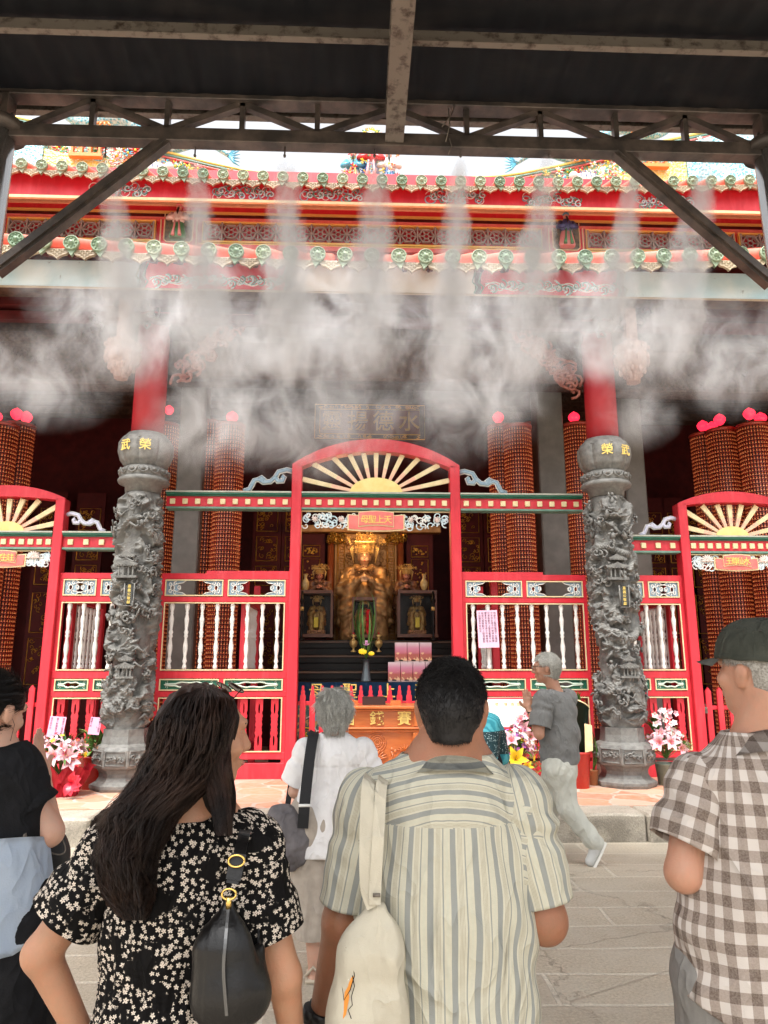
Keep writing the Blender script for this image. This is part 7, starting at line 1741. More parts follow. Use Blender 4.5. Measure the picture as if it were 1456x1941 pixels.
def cutw(c): return (c[:,2]<.36)|((c[:,2]>P(362,1545,Yw_).z)&(np.hypot(c[:,0]-P(362,1540,Yw_).x,c[:,1]-Yw_)<.085))
zwst=P(312,1850,Yw_).z
def dw(p):
    x=p[:,0]-bw.x; z=p[:,2]; an=np.arctan2(x,-(p[:,1]-Yw_)); sm=np.exp(-((z-zwst)/.07)**2)
    sh_=np.sin(an*34+fbm(p,14,2)*3)*.0032*sm+.0022*np.sin(z*520+fbm(p,20,2)*5)*sm
    sk=np.sin(an*13+fbm(p*A(1,1,.4),5,2)*3)*.014*np.clip((zwst-.05-z)/.25,0,1)
    bod=foldf(p,.008,16,5,.6,4)*np.clip((z-zwst)/.08,0,1)+np.sin(an*22+fbm(p*A(1,1,.3),6,2)*4)*.003*np.exp(-((z-zwst-.10)/.07)**2)
    ga=0
    for q in (pt(215,1585,Yw_),pt(476,1585,Yw_)): d=np.linalg.norm(p-A(*q),axis=1); ga=ga+np.sin(np.arctan2(p[:,0]-q[0],p[:,1]-q[1])*12)*.004*np.exp(-(d/.07)**2)
    return sh_+sk+bod+ga
dress=W1.sdf('dress',dpr,.0052,flo,k=.04,disp=dw,cut=cutw,uvf=cloth_uv((bw.x,Yw_),(.14,.10),[]))
so=dress.modifiers.new('s','SOLIDIFY'); so.thickness=.0015; so.offset=-1
for k in (-1,1): W1.sdf('shoe',shoe_prims((hw_[0]+k*.085,hw_[1]-.01,0),(k*.1,1,0),.21,.036,.038),.010,mat('black_shoe',(.02,.02,.02),rough=.4))
sleeve(W1,dress,shl,tuple(Vector(shl)*.10+Vector(ell_)*.90),pt(142,1747,Yw_),.062,.088,.0055,flo,.008,seed=5)
sleeve(W1,dress,shr,pt(524,1815,Yw_),pt(516,1770,Yw_),.062,.076,.0055,flo,.008,seed=6)
# hair: solid core plus flowing strands
rowy=A(1303,1322,1360,1420,1480,1550,1630,1700,1745); lx=A(372,325,297,283,254,190,170,192,232); rx=A(405,440,446,432,415,345,304,302,284); yb=A(-.04,-.092,-.122,-.128,-.122,-.132,-.152,-.157,-.150)
def hairpt(u,v,depth=1.0,Yb_=Yw_):
    py=np.interp(v,np.linspace(0,1,9),rowy); l=np.interp(py,rowy,lx); r_=np.interp(py,rowy,rx); px=l+(r_-l)*u; bul=np.interp(py,rowy,yb)
    side=np.sqrt(np.clip(1-(2*u-1)**2,0,1)); Y=Yb_+.02+(bul-.02)*(.30+.70*side)*depth
    t=(px-728)/F; d=_fw[None]+_rt[None]*t[:,None]-_up[None]*((py-970.5)/F)[:,None]; q=Y/d[:,1]; return np.stack([d[:,0]*q,Y,EYE+d[:,2]*q],-1)
ghw,locw=headshell(TW,MW,hcw,.98,.006)
hpr=[ghw]
for i in range(1,8):
    y0,y1=rowy[i],rowy[i+1]; 
    def mk(y,i): 
        l=np.interp(y,rowy,lx); r_=np.interp(y,rowy,rx); w_=(r_-l)/2/F*Yw_*1.0; return pt((l+r_)/2,y,Yw_,np.interp(y,rowy,yb)*.45+.015-(.012 if y>1550 else 0)),w_
    (a,wa),(b_,wb)=mk(y0,i),mk(y1,i)
    if i>=2: hpr.append((cone(a,b_,wa*.68,wb*.60,1.0+.9*min(1,(y0-1360)/150)),.03))
hV,hQ=sdf_mesh(hpr,.006,.03,disp=lambda p:.003*np.sin(p[:,0]*260+fbm(p*A(1,1,.25),10,2)*9)+.003*fbm(p*A(1,1,.25),40,2)-.004,cut=lambda c:(lambda q:(q[:,1]>.045-.5*np.maximum(.02-q[:,2],0))&(q[:,2]<.085)&(c[:,2]>P(400,1520,Yw_).z))(locw(c)))
W1.o('hair',np_mesh('hair',hV,hQ),hbrown)
rs=np.random.RandomState(5); N_=13000; K=34; u0=rs.beta(.8,.8,N_); v0=rs.uniform(0,.25,N_)**1.2; v1=np.clip(.80+.22*rs.rand(N_)-.18*(u0>.72)*rs.rand(N_),0,1); v1=np.where(rs.rand(N_)<.25,rs.uniform(.5,.85,N_),v1)
dp=1+rs.uniform(-.12,.10,N_)+np.abs(rs.randn(N_))*.13*(rs.rand(N_)<.5)+(rs.rand(N_)<.03)*rs.rand(N_)*.5; paths=[]; fz=rs.randn(N_)*.055; fp=rs.rand(N_)*6.3
clump=np.floor(u0*46); cph=_rng.rand(60)*6
for k in range(K):
    t=k/(K-1); v=v0+(v1-v0)*t; uu=u0+.085*np.sin(v*15+cph[clump.astype(int)])*v+.06*np.sin(v*34+clump*1.7)*v+ ((clump+.5)/46-u0)*.35*v+fz*np.sin(v*23+fp)*v
    paths.append(hairpt(np.clip(uu,-.10,1.10),v,dp+.10*v*np.sin(v*26+cph[clump.astype(int)]*1.3)))
pa=np.stack(paths,1); V2,Q2=strands_mesh(pa,.0007,.0003); W1.o('hair_strands',np_mesh('hair_strands',V2,Q2),hbrown)
# front side hair combed back over the ear, fly-away ends
rx=A(405,440,448,436,440,442,442,442,442); lx=A(372,325,340,350,365,385,395,400,400)
hpB=[]
for (y0,x0,w0),(y1,x1,w1) in zip(((1400,400,.030),(1470,402,.034),(1530,412,.028)),((1470,402,.034),(1530,412,.028),(1562,424,.010))): hpB.append((cone(pt(x0,y0,Yw_,-.035),pt(x1,y1,Yw_,-.04),w0,w1,1.2),.02))
bV,bQ=sdf_mesh(hpB,.006,.02,disp=lambda p:.003*np.sin(p[:,0]*260+fbm(p*A(1,1,.25),10,2)*9)); W1.o('side_lock',np_mesh('side_lock',bV,bQ),hbrown)
N_=5200; u0=rs.uniform(.35,1.03,N_); ve=rs.uniform(.50,.66,N_); pa=[]; ph_=rs.rand(N_)*.6
for k in range(22):
    t=k/21; v=.02+ve*t; pa.append(hairpt(u0+(.05*np.sin(v*22+np.floor(u0*14)+ph_)+.03*np.sin(v*40+ph_*9))*t,v,.8+.30*t+.10*(ph_-.3)))
V2,Q2=strands_mesh(np.stack(pa,1),.0007,.0003); W1.o('side_hair',np_mesh('side_hair',V2,Q2),hbrown)
# sunglasses pushed up on the hair
sg_=thing('sunglasses','thin framed sunglasses pushed up on the hair of the floral dress woman','glasses',pt(410,1318,Yw_)); so_=tuple(-q for q in sg_.location)
b=nb()
for cx_ in (-.034,.034):
    tube(b,[TW(cx_+.025*math.cos(a),.060-.82*.020*math.sin(a),.116+.57*.020*math.sin(a)) for a in np.linspace(0,2*np.pi,18)],.0014,5)
tube(b,[TW(-.010,.062,.118),TW(0,.062,.121),TW(.010,.062,.118)],.0014,5)
for s_ in (-1,1): tube(b,[TW(s_*.058,.062,.112),TW(s_*.080,.03,.088),TW(s_*.088,-.03,.05)],.0014,5)
obj('glasses_frame',b,mat('tortoise_frame',(.06,.02,.012),rough=.2),sg_,so_)
b=nb()
for cx_ in (-.034,.034): ball(b,TW(cx_,.060,.116),.023,12,6,(1,.06,.80),0,MW@Matrix.Rotation(R(55),3,'X'))
obj('lens',b,mat('dark_lens',(.03,.015,.012),rough=.08),sg_,so_)
b=nb(); ball(b,TW(.090,-.010,-.036),.004,8,6); W1.o('earring',b,chrome)
# crescent leather bag
lb=thing('leather_bag','black crescent leather shoulder bag with gold rings on the floral dress woman','bag',pt(440,1820,Yw_,-.13)); lo2=tuple(-q for q in lb.location)
leather=mat('black_leather',(.004,.0035,.0035),(.007,.006,.006),spec=.35,rough=.33,scale=40,bump=.12,bscale=150,coat=.08)
lp=[cone(pt(432,1716,Yw_,-.125),pt(424,1800,Yw_,-.135),.012,.052,1.5),(cone(pt(424,1800,Yw_,-.135),pt(432,1880,Yw_,-.135),.052,.068,1.5),.03),(cone(pt(432,1880,Yw_,-.135),pt(470,1885,Yw_,-.12),.062,.045,1.3),.03),(cone(pt(470,1880,Yw_,-.12),pt(492,1800,Yw_,-.09),.035,.012,1.2),.03)]
def bagd(p):
    z=p[:,2]; x=p[:,0]; xc_=P(428,1800,Yw_).x; return -.003*np.exp(-((x-xc_-.004)/.0025)**2)-.002*np.exp(-((x-xc_+.014)/.002)**2)+.004*fbm(p*A(1,1,.5),8,2)
lbo=sdf_obj('bag_body',lp,.0055,leather,lb,k=.03,disp=bagd,loc=lo2)
b=nb(); SW=lambda px,py,dy:Vector(pt(px,py,Yw_,dy))
ribbon(b,catmull([SW(466,1566,.05),SW(466,1572,-.04),SW(462,1585,-.085),SW(452,1625,-.128),SW(440,1675,-.145)],8),.024,(.1,-1,.2),.004)
ribbon(b,[SW(453,1618,-.133),SW(448,1640,-.140),SW(442,1668,-.148)],.030,(.1,-1,.2),.004)
ribbon(b,catmull([SW(466,1566,.05),SW(478,1600,.06),SW(492,1700,-.03),SW(494,1800,-.085)],6),.022,(1,-.3,0),.004); obj('strap',b,leather,lbo)
b=nb()
for cx_,cy_,w_,h_ in ((448,1632,.016,.011),(434,1695,.014,.010)):
    c=SW(cx_,cy_,-.152); tube(b,[c+Vector((w_*math.cos(a),0,h_*math.sin(a))) for a in np.linspace(0,2*np.pi,22)],.0024,6)
tube(b,[SW(434,1700,-.15),SW(433,1722,-.148)],.006,8); obj('gold_ring',b,mat('polished_gold',(.85,.58,.18),rough=.18,metal=1),lbo)
b=nb(); ribbon(b,catmull([SW(433,1722,-.150),SW(428,1780,-.183),SW(424,1840,-.192),SW(430,1925,-.190)],6),.006,(0,-1,0),.004); obj('zip',b,mat('zip_metal',(.12,.12,.12),rough=.3,metal=.8),lbo)
# ---------------------------------------------------------------- man with the cap and checked shirt
Yg=1.98
bg_=P(1440,1941,Yg); M2=Person('man at the right edge in a dark cap and brown checked short sleeve shirt',(bg_.x,Yg,0))
hcg=Vector(pt(1436,1280,Yg)); hpg,TG,MG=head_prims(hcg,yaw=R(25),s_=1.02,pitch=R(-4))
sg1,sg2=pt(1322,1490,Yg),pt(1600,1490,Yg); eg1=pt(1296,1655,Yg,-.03); wg1=pt(1385,1640,Yg,.24); eg2=pt(1625,1660,Yg,0); wg2=pt(1500,1640,Yg,.28); hg=(bg_.x+.02,Yg+.02,.90)
bp=hpg+[(cone(tuple(hcg+Vector((.01,-.03,-.06))),pt(1438,1405,Yg),.066,.070),.03),(cone(pt(1390,1465,Yg),pt(1520,1465,Yg),.05,.05),.03),(cone(pt(1455,1500,Yg),hg,.14,.12,1.4),.05),(cone(sg1,eg1,.052,.044),.03),(cone(eg1,wg1,.043,.028),.02),(cone(sg2,eg2,.052,.044),.03),(cone(eg2,wg2,.043,.028),.02)]
bp+=hand_prims(wg1,(.6,.5,.4),(-.3,-.3,1),1,.6,1)+hand_prims(wg2,(-.6,.5,.4),(.3,-.3,1),1,.6,-1)
for k in (-1,1): bp+=[(cone((hg[0]+k*.09,hg[1],.85),(hg[0]+k*.1,hg[1]+.02,.12),.085,.04),.03)]
M2.sdf('body',bp,.0065,skin4,k=.03); face_bits(M2,TG,MG)
pld=plaid_shirt()
cp_=[cone(pt(1458,1560,Yg),pt(1458,1700,Yg),.205,.200,1.45),(cone(pt(1458,1700,Yg),(hg[0]+.0,hg[1],.80),.200,.215,1.4),.08),(cone(pt(1390,1450,Yg),pt(1335,1490,Yg),.062,.070,1.1),.05),(cone(pt(1525,1450,Yg),pt(1585,1485,Yg),.062,.07,1.1),.05),(cone(pt(1441,1390,Yg),pt(1450,1475,Yg),.082,.125,1.1),.06),
 stub(sg1,eg1,.068),stub(sg2,eg2,.068)]
def cutg(c): q=np.abs(c[:,0]-bg_.x)/.21; return (c[:,2]<P(1440,1948,Yg).z+.10*np.clip(q,0,1.1)**1.5)|((c[:,2]>P(1440,1386,Yg).z)&(np.hypot(c[:,0]-P(1440,1402,Yg).x,c[:,1]-Yg)<.13))
def dg_(p):
    x=p[:,0]-bg_.x; z=p[:,2]; zy=P(1440,1520,Yg).z; w_=fbm(p*A(1,1,.6),4,2,18)
    return foldf(p,.010,11,4,.5,31,.3)+np.sin(x*30+w_*6-z*8)*.010*np.clip((P(1440,1600,Yg).z-z)/.2,0,1)+np.sin((x*.9+z)*46+w_*5)*.005*np.exp(-((x+.16)/.07)**2)-.003*(np.abs(z-zy)<.004)
chk=M2.sdf('shirt',cp_,.0055,pld,k=.04,disp=dg_,cut=cutg,uvf=cloth_uv((bg_.x,Yg),(.2,.135),[]))
so=chk.modifiers.new('s','SOLIDIFY'); so.thickness=.002; so.offset=-1
sleeve(M2,chk,sg1,tuple(Vector(sg1)*.05+Vector(eg1)*.95+Vector((-.014,0,0))),pt(1292,1603,Yg),.070,.090,.0055,pld,.008,tilt=(-.15,0,-.05),seed=12)
sleeve(M2,chk,sg2,tuple(Vector(sg2)*.05+Vector(eg2)*.95+Vector((.014,0,0))),pt(1615,1603,Yg),.070,.090,.0055,pld,.008,seed=13)
collar(M2,pt(1441,1392,Yg),.079,.046,pld,dip=-.03,rot=R(16),flare=.045)
legs(M2,(hg[0],hg[1],.88),(hg[0]-.12,hg[1]+.02,.08),(hg[0]+.12,hg[1]+.02,.08),(hg[0]-.11,hg[1]+.03,.48),(hg[0]+.11,hg[1]+.03,.48),fabric('grey_trousers',(.24,.23,.215),(.20,.19,.18)),(.115,.085,.07),.013,.10)
for k in (-1,1): M2.sdf('shoe',shoe_prims((hg[0]+k*.12,hg[1]-.03,0),(k*.15,1,0)),.010,mat('brown_shoe',(.10,.06,.035),rough=.5))
ghg,locg=headshell(TG,MG,hcg,1.02,.005)
gV,gQ=sdf_mesh([ghg,(cone(TG(0,-.055,-.02),TG(0,-.055,-.060),.056,.048),.03)],.006,.02,cut=lambda c:(lambda q:(q[:,2]>.075)|((q[:,1]>.02)&(q[:,2]<.03))|(q[:,1]>.058)|(q[:,2]<-.085+.2*np.abs(q[:,0]))|((np.abs(q[:,0])>.066)&(q[:,2]<.030)&(q[:,1]>-.040)))(locg(c)))
M2.o('hair',np_mesh('hair',gV,gQ),hsalt); fur(M2,'hair_strands',gV,gQ,9000,.014,lambda p:np.tile(A(0,0,-1),(len(p),1))-.4*(np.array(MG)@A(0,1,0))[None],hsalt,.0008,.0002,4,.35,.35,2)
# cap
capt=thing('cap','dark olive cotton baseball cap with a stitched brim on the man at the right edge','cap',TG(0,0,.05)); co=tuple(-q for q in capt.location)
capm=fabric('washed_dark_cotton',(.035,.038,.030),(.060,.062,.050),18,300,.9,.3)
gcp,locc=headshell(TG,MG,hcg,1.02,.018)
cV,cQ=sdf_mesh([gcp,(cone(TG(0,.03,.075),TG(0,-.03,.085),.068,.066),.04)],.0055,.02,disp=lambda p:(lambda q:-.0022*np.exp(-(((np.arctan2(q[:,0],q[:,1]+.01)*3/np.pi+.5)%1-.5)/.03)**2)*(q[:,2]>.05)+.003*fbm(p,16,3)+.0015*np.sin(q[:,2]*300)*(q[:,2]<.06))(locc(p)),cut=lambda c:(lambda q:(q[:,2]<.040-.10*q[:,1]*0+ .0)|((q[:,1]<-.085)&(q[:,2]<.075)&(np.abs(q[:,0])<.035)))(locc(c)))
crn=obj('crown',np_mesh('crown',cV,cQ),capm,capt,co)
b=nb(); n=22; rows=[]
for j in range(7):
    t=j/6; row=[]
    for i in range(n+1):
        a=math.pi*(.14+.72*i/n); rx_=.088+.0*t; ex=t*.075*math.sin(a)**.7; x_=(rx_+ex*.12)*math.cos(a)*(1+.04*t); y_=.015+(.088+ex)*math.sin(a); z_=.044-.018*t-.16*(x_**2)/.1*.6
        row.append(b.verts.new(Vector(TG(x_,y_,z_))))
    rows.append(row)
for r0,r1 in zip(rows,rows[1:]):
    for i in range(n): b.faces.new((r0[i],r1[i],r1[i+1],r0[i+1])).smooth=True
bmesh.ops.solidify(b,geom=b.faces[:],thickness=.004); obj('brim',b,mat('faded_brim_cotton',(.13,.13,.115),(.20,.20,.175),rough=.9,scale=20,bump=.2,bscale=200),capt,co)
b=nb(); ball(b,TG(0,-.012,.147),.007,10,6); obj('top_button',b,capm,capt,co)
b=nb(); ribbon(b,catmull([Vector(TG(x_,-math.sqrt(max(0,1-(x_/.098)**2))*.116-.006,.038)) for x_ in (-.05,-.03,-.01,.01,.03,.05)],5),.016,tuple(MG@Vector((0,-1,0))),.004); q=Vector(TG(.03,-.124,.038))
obj('adjusting_strap',b,capm,capt,co)
b=nb(); ball(b,TG(-.034,-.119,.038),.009,8,5,(1,.3,.8),0,MG); obj('strap_buckle',b,chrome,capt,co)
for x_,y_,z_ in ((-.05,.045,.10),(.05,.045,.10),(-.055,-.05,.10),(.055,-.05,.10)):
    b=nb(); ball(b,TG(x_*1.22,y_*1.25,z_+.018),.003,6,4); obj('eyelet',b,eyeb,capt,co)
# ---------------------------------------------------------------- elderly woman in the white blouse
Yc=4.25
bc=P(604,1838,Yc); W2=Person('elderly woman with short grey hair and white blouse seen from behind',(P(615,1600,Yc).x,Yc,0))
def groundpx(px,Y): return P(px,1600,Y).x
hcc=Vector(pt(634,1352,Yc)); hp2,T2,M2_=head_prims(hcc,yaw=R(4),s_=.98,pitch=R(10),fem=True)
a1,a2=pt(578,1425,Yc),pt(690,1425,Yc); e1,e2=pt(560,1500,Yc,.03),pt(706,1500,Yc,.03); w1,w2=pt(588,1492,Yc,.25),pt(690,1482,Yc,.26); hp_=(groundpx(612,Yc),Yc,.80)
bd=hp2+[(cone(tuple(hcc+Vector((0,-.03,-.05))),pt(634,1405,Yc),.048,.052),.03),(cone(pt(634,1440,Yc),hp_,.13,.12,1.4),.05),(cone(a1,e1,.042,.036),.03),(cone(e1,w1,.036,.024),.02),(cone(a2,e2,.042,.036),.03),(cone(e2,w2,.036,.024),.02)]
bd+=hand_prims(w1,(.5,.5,.6),(.8,0,0),.95,.3,1)+hand_prims(w2,(-.5,.5,.6),(-.8,0,0),.95,.3,-1)
kL,kR=pt(588,1690,Yc,.0),pt(640,1690,Yc,.03); fL,fR=(P(595,1825,Yc).x,Yc+.0,.08),(P(645,1825,Yc).x,Yc+.12,.08)
for k_,f_ in ((kL,fL),(kR,fR)): bd+=[(cone(k_,f_,.05,.033),.02)]+[(q if isinstance(q,tuple) else (q,.02)) for q in shoe_prims((f_[0],f_[1],-.02),(0,1,0),.20,.030,.035)]
W2.sdf('body',bd,.0085,skin3,k=.03); face_bits(W2,T2,M2_)
wb=fabric('white_cotton_blouse',(.78,.765,.76),(.72,.70,.70),18,260,.8,.2)
bl=[cone(pt(632,1440,Yc),pt(622,1530,Yc),.155,.162,1.4),(cone(pt(622,1530,Yc),pt(608,1610,Yc),.162,.175,1.3),.06),(cone(pt(610,1418,Yc),pt(590,1430,Yc),.055,.06),.05),(cone(pt(658,1418,Yc),pt(680,1430,Yc),.055,.06),.05),(cone(pt(634,1402,Yc),pt(634,1435,Yc),.055,.10),.05),
 stub(a1,e1,.056),stub(a2,e2,.056)]
def cutc(c): return (c[:,2]<P(608,1618,Yc).z)|((c[:,2]>P(634,1393,Yc).z)&(np.hypot(c[:,0]-hcc.x,c[:,1]-Yc)<.07))
def dc_(p):
    x=p[:,0]-groundpx(625,Yc); z=p[:,2]; zy=P(630,1450,Yc).z; bk=1/(1+np.exp(-(zy-z)*60)); w_=fbm(p*A(1,1,.4),7,2,4)
    return foldf(p,.005,14,5,.5,44)+bk*(np.sin(x*95+w_*5)*.0055*np.exp(-((x)/.11)**2)*np.exp(-(zy-z)/.35)+np.sin(x*40+w_*5)*.006)-.004*(np.abs(z-zy)<.006)
q=W2.sdf('blouse',bl,.0075,wb,k=.04,disp=dc_,cut=cutc); so=q.modifiers.new('s','SOLIDIFY'); so.thickness=.002; so.offset=-1
BL=q
for a_,e_,s_ in ((a1,e1,-1),(a2,e2,1)): sleeve(W2,BL,a_,tuple(Vector(e_)+Vector((.03*s_,0,0))),tuple(Vector(a_)*.16+Vector(e_)*.84),.060,.076,.0075,wb,.006,tilt=(.12*s_,0,0))
collar(W2,pt(634,1404,Yc),.062,.03,wb,dip=-.02)
lin=fabric('beige_linen',(.44,.38,.32),(.37,.32,.27),20,200,.9,.3)
W2.sdf('trousers',[cone((hp_[0]-.05,hp_[1],.80),(hp_[0]+.05,hp_[1],.80),.145,.145,1.15),(cone((hp_[0]-.07,hp_[1],.74),tuple(Vector(kL)*.3+Vector(fL)*.7),.12,.085),.05),(cone((hp_[0]+.08,hp_[1]+.01,.74),tuple(Vector(kR)*.3+Vector(fR)*.7),.12,.085),.05)],.009,lin,k=.05,disp=lambda p:foldf(p,.008,9,4,.5,9)+.004*np.sin(p[:,0]*90+fbm(p*A(1,1,.3),5,2)*5),cut=lambda c:c[:,2]<P(600,1775,Yc).z)
for f_ in (fL,fR):
    b=nb(); x_,y_=f_[0],f_[1]; bx(b,x_-.042,x_+.042,y_-.06,y_+.19,0,.022,bev=.008); tube(b,[(x_-.04,y_+.1,.02),(x_-.02,y_+.11,.075),(x_+.02,y_+.11,.075),(x_+.04,y_+.1,.02)],.009,6); tube(b,[(x_-.04,y_-.03,.03),(x_,y_-.065,.085),(x_+.04,y_-.03,.03)],.008,6); W2.o('sandal',b,mat('cream_sandal',(.50,.42,.32),rough=.6))
gh2,loc2=headshell(T2,M2_,hcc,.98,.020)
v2,q2=sdf_mesh([gh2,(cone(T2(0,-.045,0),T2(0,-.045,-.075),.078,.066),.03)],.0075,.02,disp=lambda p:.003*np.sin(p[:,0]*200+fbm(p,20,2)*6),cut=lambda c:(lambda q:(q[:,2]<-.085)|((q[:,1]>.03)&(q[:,2]<.02))|(q[:,1]>.068))(loc2(c)))
W2.o('hair',np_mesh('hair',v2,q2),hgrey)
cr2=A(*T2(0,-.02,.12))
fur(W2,'hair_strands',v2,q2,9000,.062,lambda p:(p-cr2)*10+A(0,0,-.15),hgrey,.0011,.0004,6,.07,.05,6)
# grey sling bag
t=thing('sling_bag','crumpled grey sling bag with a wide black strap on the elderly woman in white','bag',pt(545,1590,Yc,-.10)); tl=tuple(-q for q in t.location)
bgm=fabric('grey_nylon',(.11,.10,.105),(.17,.155,.16),12,160,.6,.2)
bo=sdf_obj('bag_body',[ell(pt(545,1592,Yc,-.08),(.115,.075,.13),ry=.25),(ell(pt(533,1560,Yc,-.08),(.08,.06,.09)),.05),(ell(pt(560,1610,Yc,-.08),(.08,.06,.09)),.05)],.008,bgm,t,disp=lambda p:.012*(1-np.abs(fbm(p,14,3))*2)+.004*np.sin(p[:,0]*60+p[:,2]*40),loc=tl)
b=nb(); Sc=lambda px,py,dy:Vector(pt(px,py,Yc,dy)); ribbon(b,catmull([Sc(598,1388,.06),Sc(594,1394,-.06),Sc(588,1430,-.13),Sc(582,1480,-.16),Sc(577,1530,-.17),Sc(574,1570,-.15)],6),.058,(0,-1,.1),.004); ribbon(b,[Sc(552,1480,.08),Sc(545,1530,-.02)],.03,(0,-1,0),.004)
obj('strap',b,mat('black_webbing',(.010,.010,.012),rough=.75,scale=40,bump=.3,bscale=200),bo,tuple(0 for _ in range(3)))
b=nb(); q=Sc(577,1527,-.176); tube(b,[q-Vector((.03,0,.0)),q+Vector((.03,0,0))],.008,6); obj('strap_band',b,white,bo)
# ---------------------------------------------------------------- elderly man in grey T-shirt, praying in mid stride
Yf_=6.55
M3=Person('elderly man in a grey T-shirt, palms pressed together, stepping towards the temple',(groundpx(1055,Yf_),Yf_,0))
hcf=Vector(pt(1036,1268,Yf_)); hp3,T3,M3_=head_prims(hcf,yaw=R(72),s_=1.08,pitch=R(2))
a1,a2=pt(1030,1330,Yf_,-.10),pt(1074,1328,Yf_,.14); e1,e2=pt(1022,1392,Yf_,-.16),pt(1035,1392,Yf_,.20); w1,w2=pt(1004,1345,Yf_,-.02),pt(1003,1345,Yf_,.05); hq=pt(1062,1455,Yf_)
bd=hp3+[(cone(tuple(hcf+Vector((.02,0,-.06))),pt(1053,1312,Yf_),.058,.062),.03),(cone(pt(1056,1340,Yf_),hq,.13,.12),.05),(cone(a1,e1,.05,.042),.03),(cone(e1,w1,.042,.028),.02),(cone(a2,e2,.05,.042),.03),(cone(e2,w2,.042,.028),.02)]
bd+=hand_prims(w1,(-.12,.10,1),(0,1,0),1.1,.05,1)+hand_prims(w2,(-.12,-.02,1),(0,-1,0),1.1,.05,-1)
M3.sdf('body',bd,.0085,skin4,k=.03); face_bits(M3,T3,M3_,1.08)
gt=fabric('grey_jersey',(.155,.155,.152),(.20,.20,.195),14,220,.9,.2)
ts=[cone(pt(1056,1345,Yf_),pt(1060,1390,Yf_),.165,.160,1.0),(cone(pt(1060,1390,Yf_),pt(1060,1432,Yf_),.160,.168,1.0),.06),(cone(pt(1043,1325,Yf_,-.08),pt(1070,1325,Yf_,.12),.07,.07),.06),(cone(pt(1053,1312,Yf_),pt(1055,1335,Yf_),.07,.12),.04),stub(a1,e1,.080),stub(a2,e2,.080)]
def cutf(c): return (c[:,2]<P(1060,1447,Yf_).z)|((c[:,2]>P(1053,1311,Yf_).z)&(np.hypot(c[:,0]-P(1053,1311,Yf_).x,c[:,1]-Yf_)<.10))
q=M3.sdf('t_shirt',ts,.008,gt,k=.04,disp=lambda p:foldf(p,.011,8,4,.7,12,.8)+.006*np.sin((p[:,0]*.8+p[:,2])*30+fbm(p,5,2)*5),cut=cutf); so=q.modifiers.new('s','SOLIDIFY'); so.thickness=.002; so.offset=-1
for a_,e_,s_ in ((a1,e1,.80),(a2,e2,.75)): sleeve(M3,q,a_,e_,tuple(Vector(a_)*(1-s_)+Vector(e_)*s_),.084,.088,.008,gt,.008)
pm=fabric('pale_sage_trousers',(.52,.52,.46),(.46,.46,.41),12,200,.85,.25)
kn,an=pt(1041,1535,Yf_,.10),pt(1036,1598,Yf_,.12); kb,ab=pt(1078,1535,Yf_,-.10),pt(1127,1597,Yf_,-.14)
an=(an[0],an[1],.09); 
M3.sdf('trousers',[cone(pt(1058,1458,Yf_,-.05),pt(1064,1458,Yf_,.05),.145,.145),(cone(pt(1048,1478,Yf_,.08),kn,.105,.082),.05),(cone(kn,an,.082,.075),.03),(cone(pt(1066,1478,Yf_,-.07),kb,.110,.085),.05),(cone(kb,ab,.085,.075),.03)],.009,pm,k=.05,disp=lambda p:foldf(p,.002,6,4,.9,22,.5)+.0045*np.sin((p[:,2]*.5-p[:,0])*40+fbm(p*A(1,1,.5),6,2)*6))
b=nb(); s1=shoe_prims((an[0],an[1],0),(-.5,.8,0),.26,.048,.045); M3.sdf('shoe',s1,.009,mat('pale_grey_shoe',(.50,.50,.48),rough=.7))
heel=Vector(ab)+Vector((.03,0,.0)); toe=Vector((P(1108,1640,Yf_,).x,Yf_-.16,.035)); M3.sdf('shoe',[cone(tuple(heel+Vector((-.0,0,-.02))),tuple(toe),.048,.040),(cone(tuple(heel+Vector((-.02,0,.02))),tuple(heel+Vector((-.03,0,-.03))),.05,.05),.03)],.009,mat('pale_grey_shoe',(.5,.5,.48)))
b=nb(); dd=(toe-heel).normalized(); nn=Vector((dd.z,0,-dd.x)); nn=nn if nn.x>0 else -nn; ribbon(b,[heel+nn*.045-dd*.03,heel*.5+toe*.5+nn*.046,toe+nn*.040+dd*.03],.09,tuple(nn),.018); M3.o('shoe_sole',b,white)
gh3,loc3=headshell(T3,M3_,hcf,1.08,.012)
v3,q3=sdf_mesh([gh3,(cone(T3(0,-.05,-.01),T3(0,-.05,-.05),.06,.052),.03)],.0075,.02,disp=lambda p:.004*fbm(p,40,2),cut=lambda c:(lambda q:((q[:,1]>.05)&(q[:,2]<.075))|(q[:,2]<-.075)|((np.abs(q[:,0])>.062)&(q[:,2]<.026)&(q[:,1]>-.035)))(loc3(c)))
M3.o('hair',np_mesh('hair',v3,q3),hgrey); fur(M3,'hair_strands',v3,q3,4000,.028,lambda p:np.tile(A(.3,0,-1),(len(p),1)),hgrey,.0012,.0005,4,.5,.6,8)
b=nb()
for s_ in (-1,1): tube(b,[T3(s_*.034+.026*math.cos(a),.108,.014+.019*math.sin(a)) for a in np.linspace(0,2*np.pi,16)],.0024,5); tube(b,[T3(s_*.06,.105,.02),T3(s_*.084,.03,.02),T3(s_*.09,-.02,.012)],.0022,5)
tube(b,[T3(-.01,.112,.02),T3(.01,.112,.02)],.002,5); t=thing('glasses','thin framed glasses on the elderly man in the grey T-shirt','glasses',tuple(hcf)); obj('glasses_frame',b,zinc,t,tuple(-q for q in t.location))
b=nb(); c_=Vector(w1)*.85+Vector(e1)*.15; tube(b,[c_-Vector((.0,0,.012)),c_+Vector((0,0,.012))],.032,14); t=thing('wristwatch','dark wristwatch on the praying elderly man','watch',tuple(c_)); obj('watch_band',b,eyeb,t,tuple(-q for q in t.location))
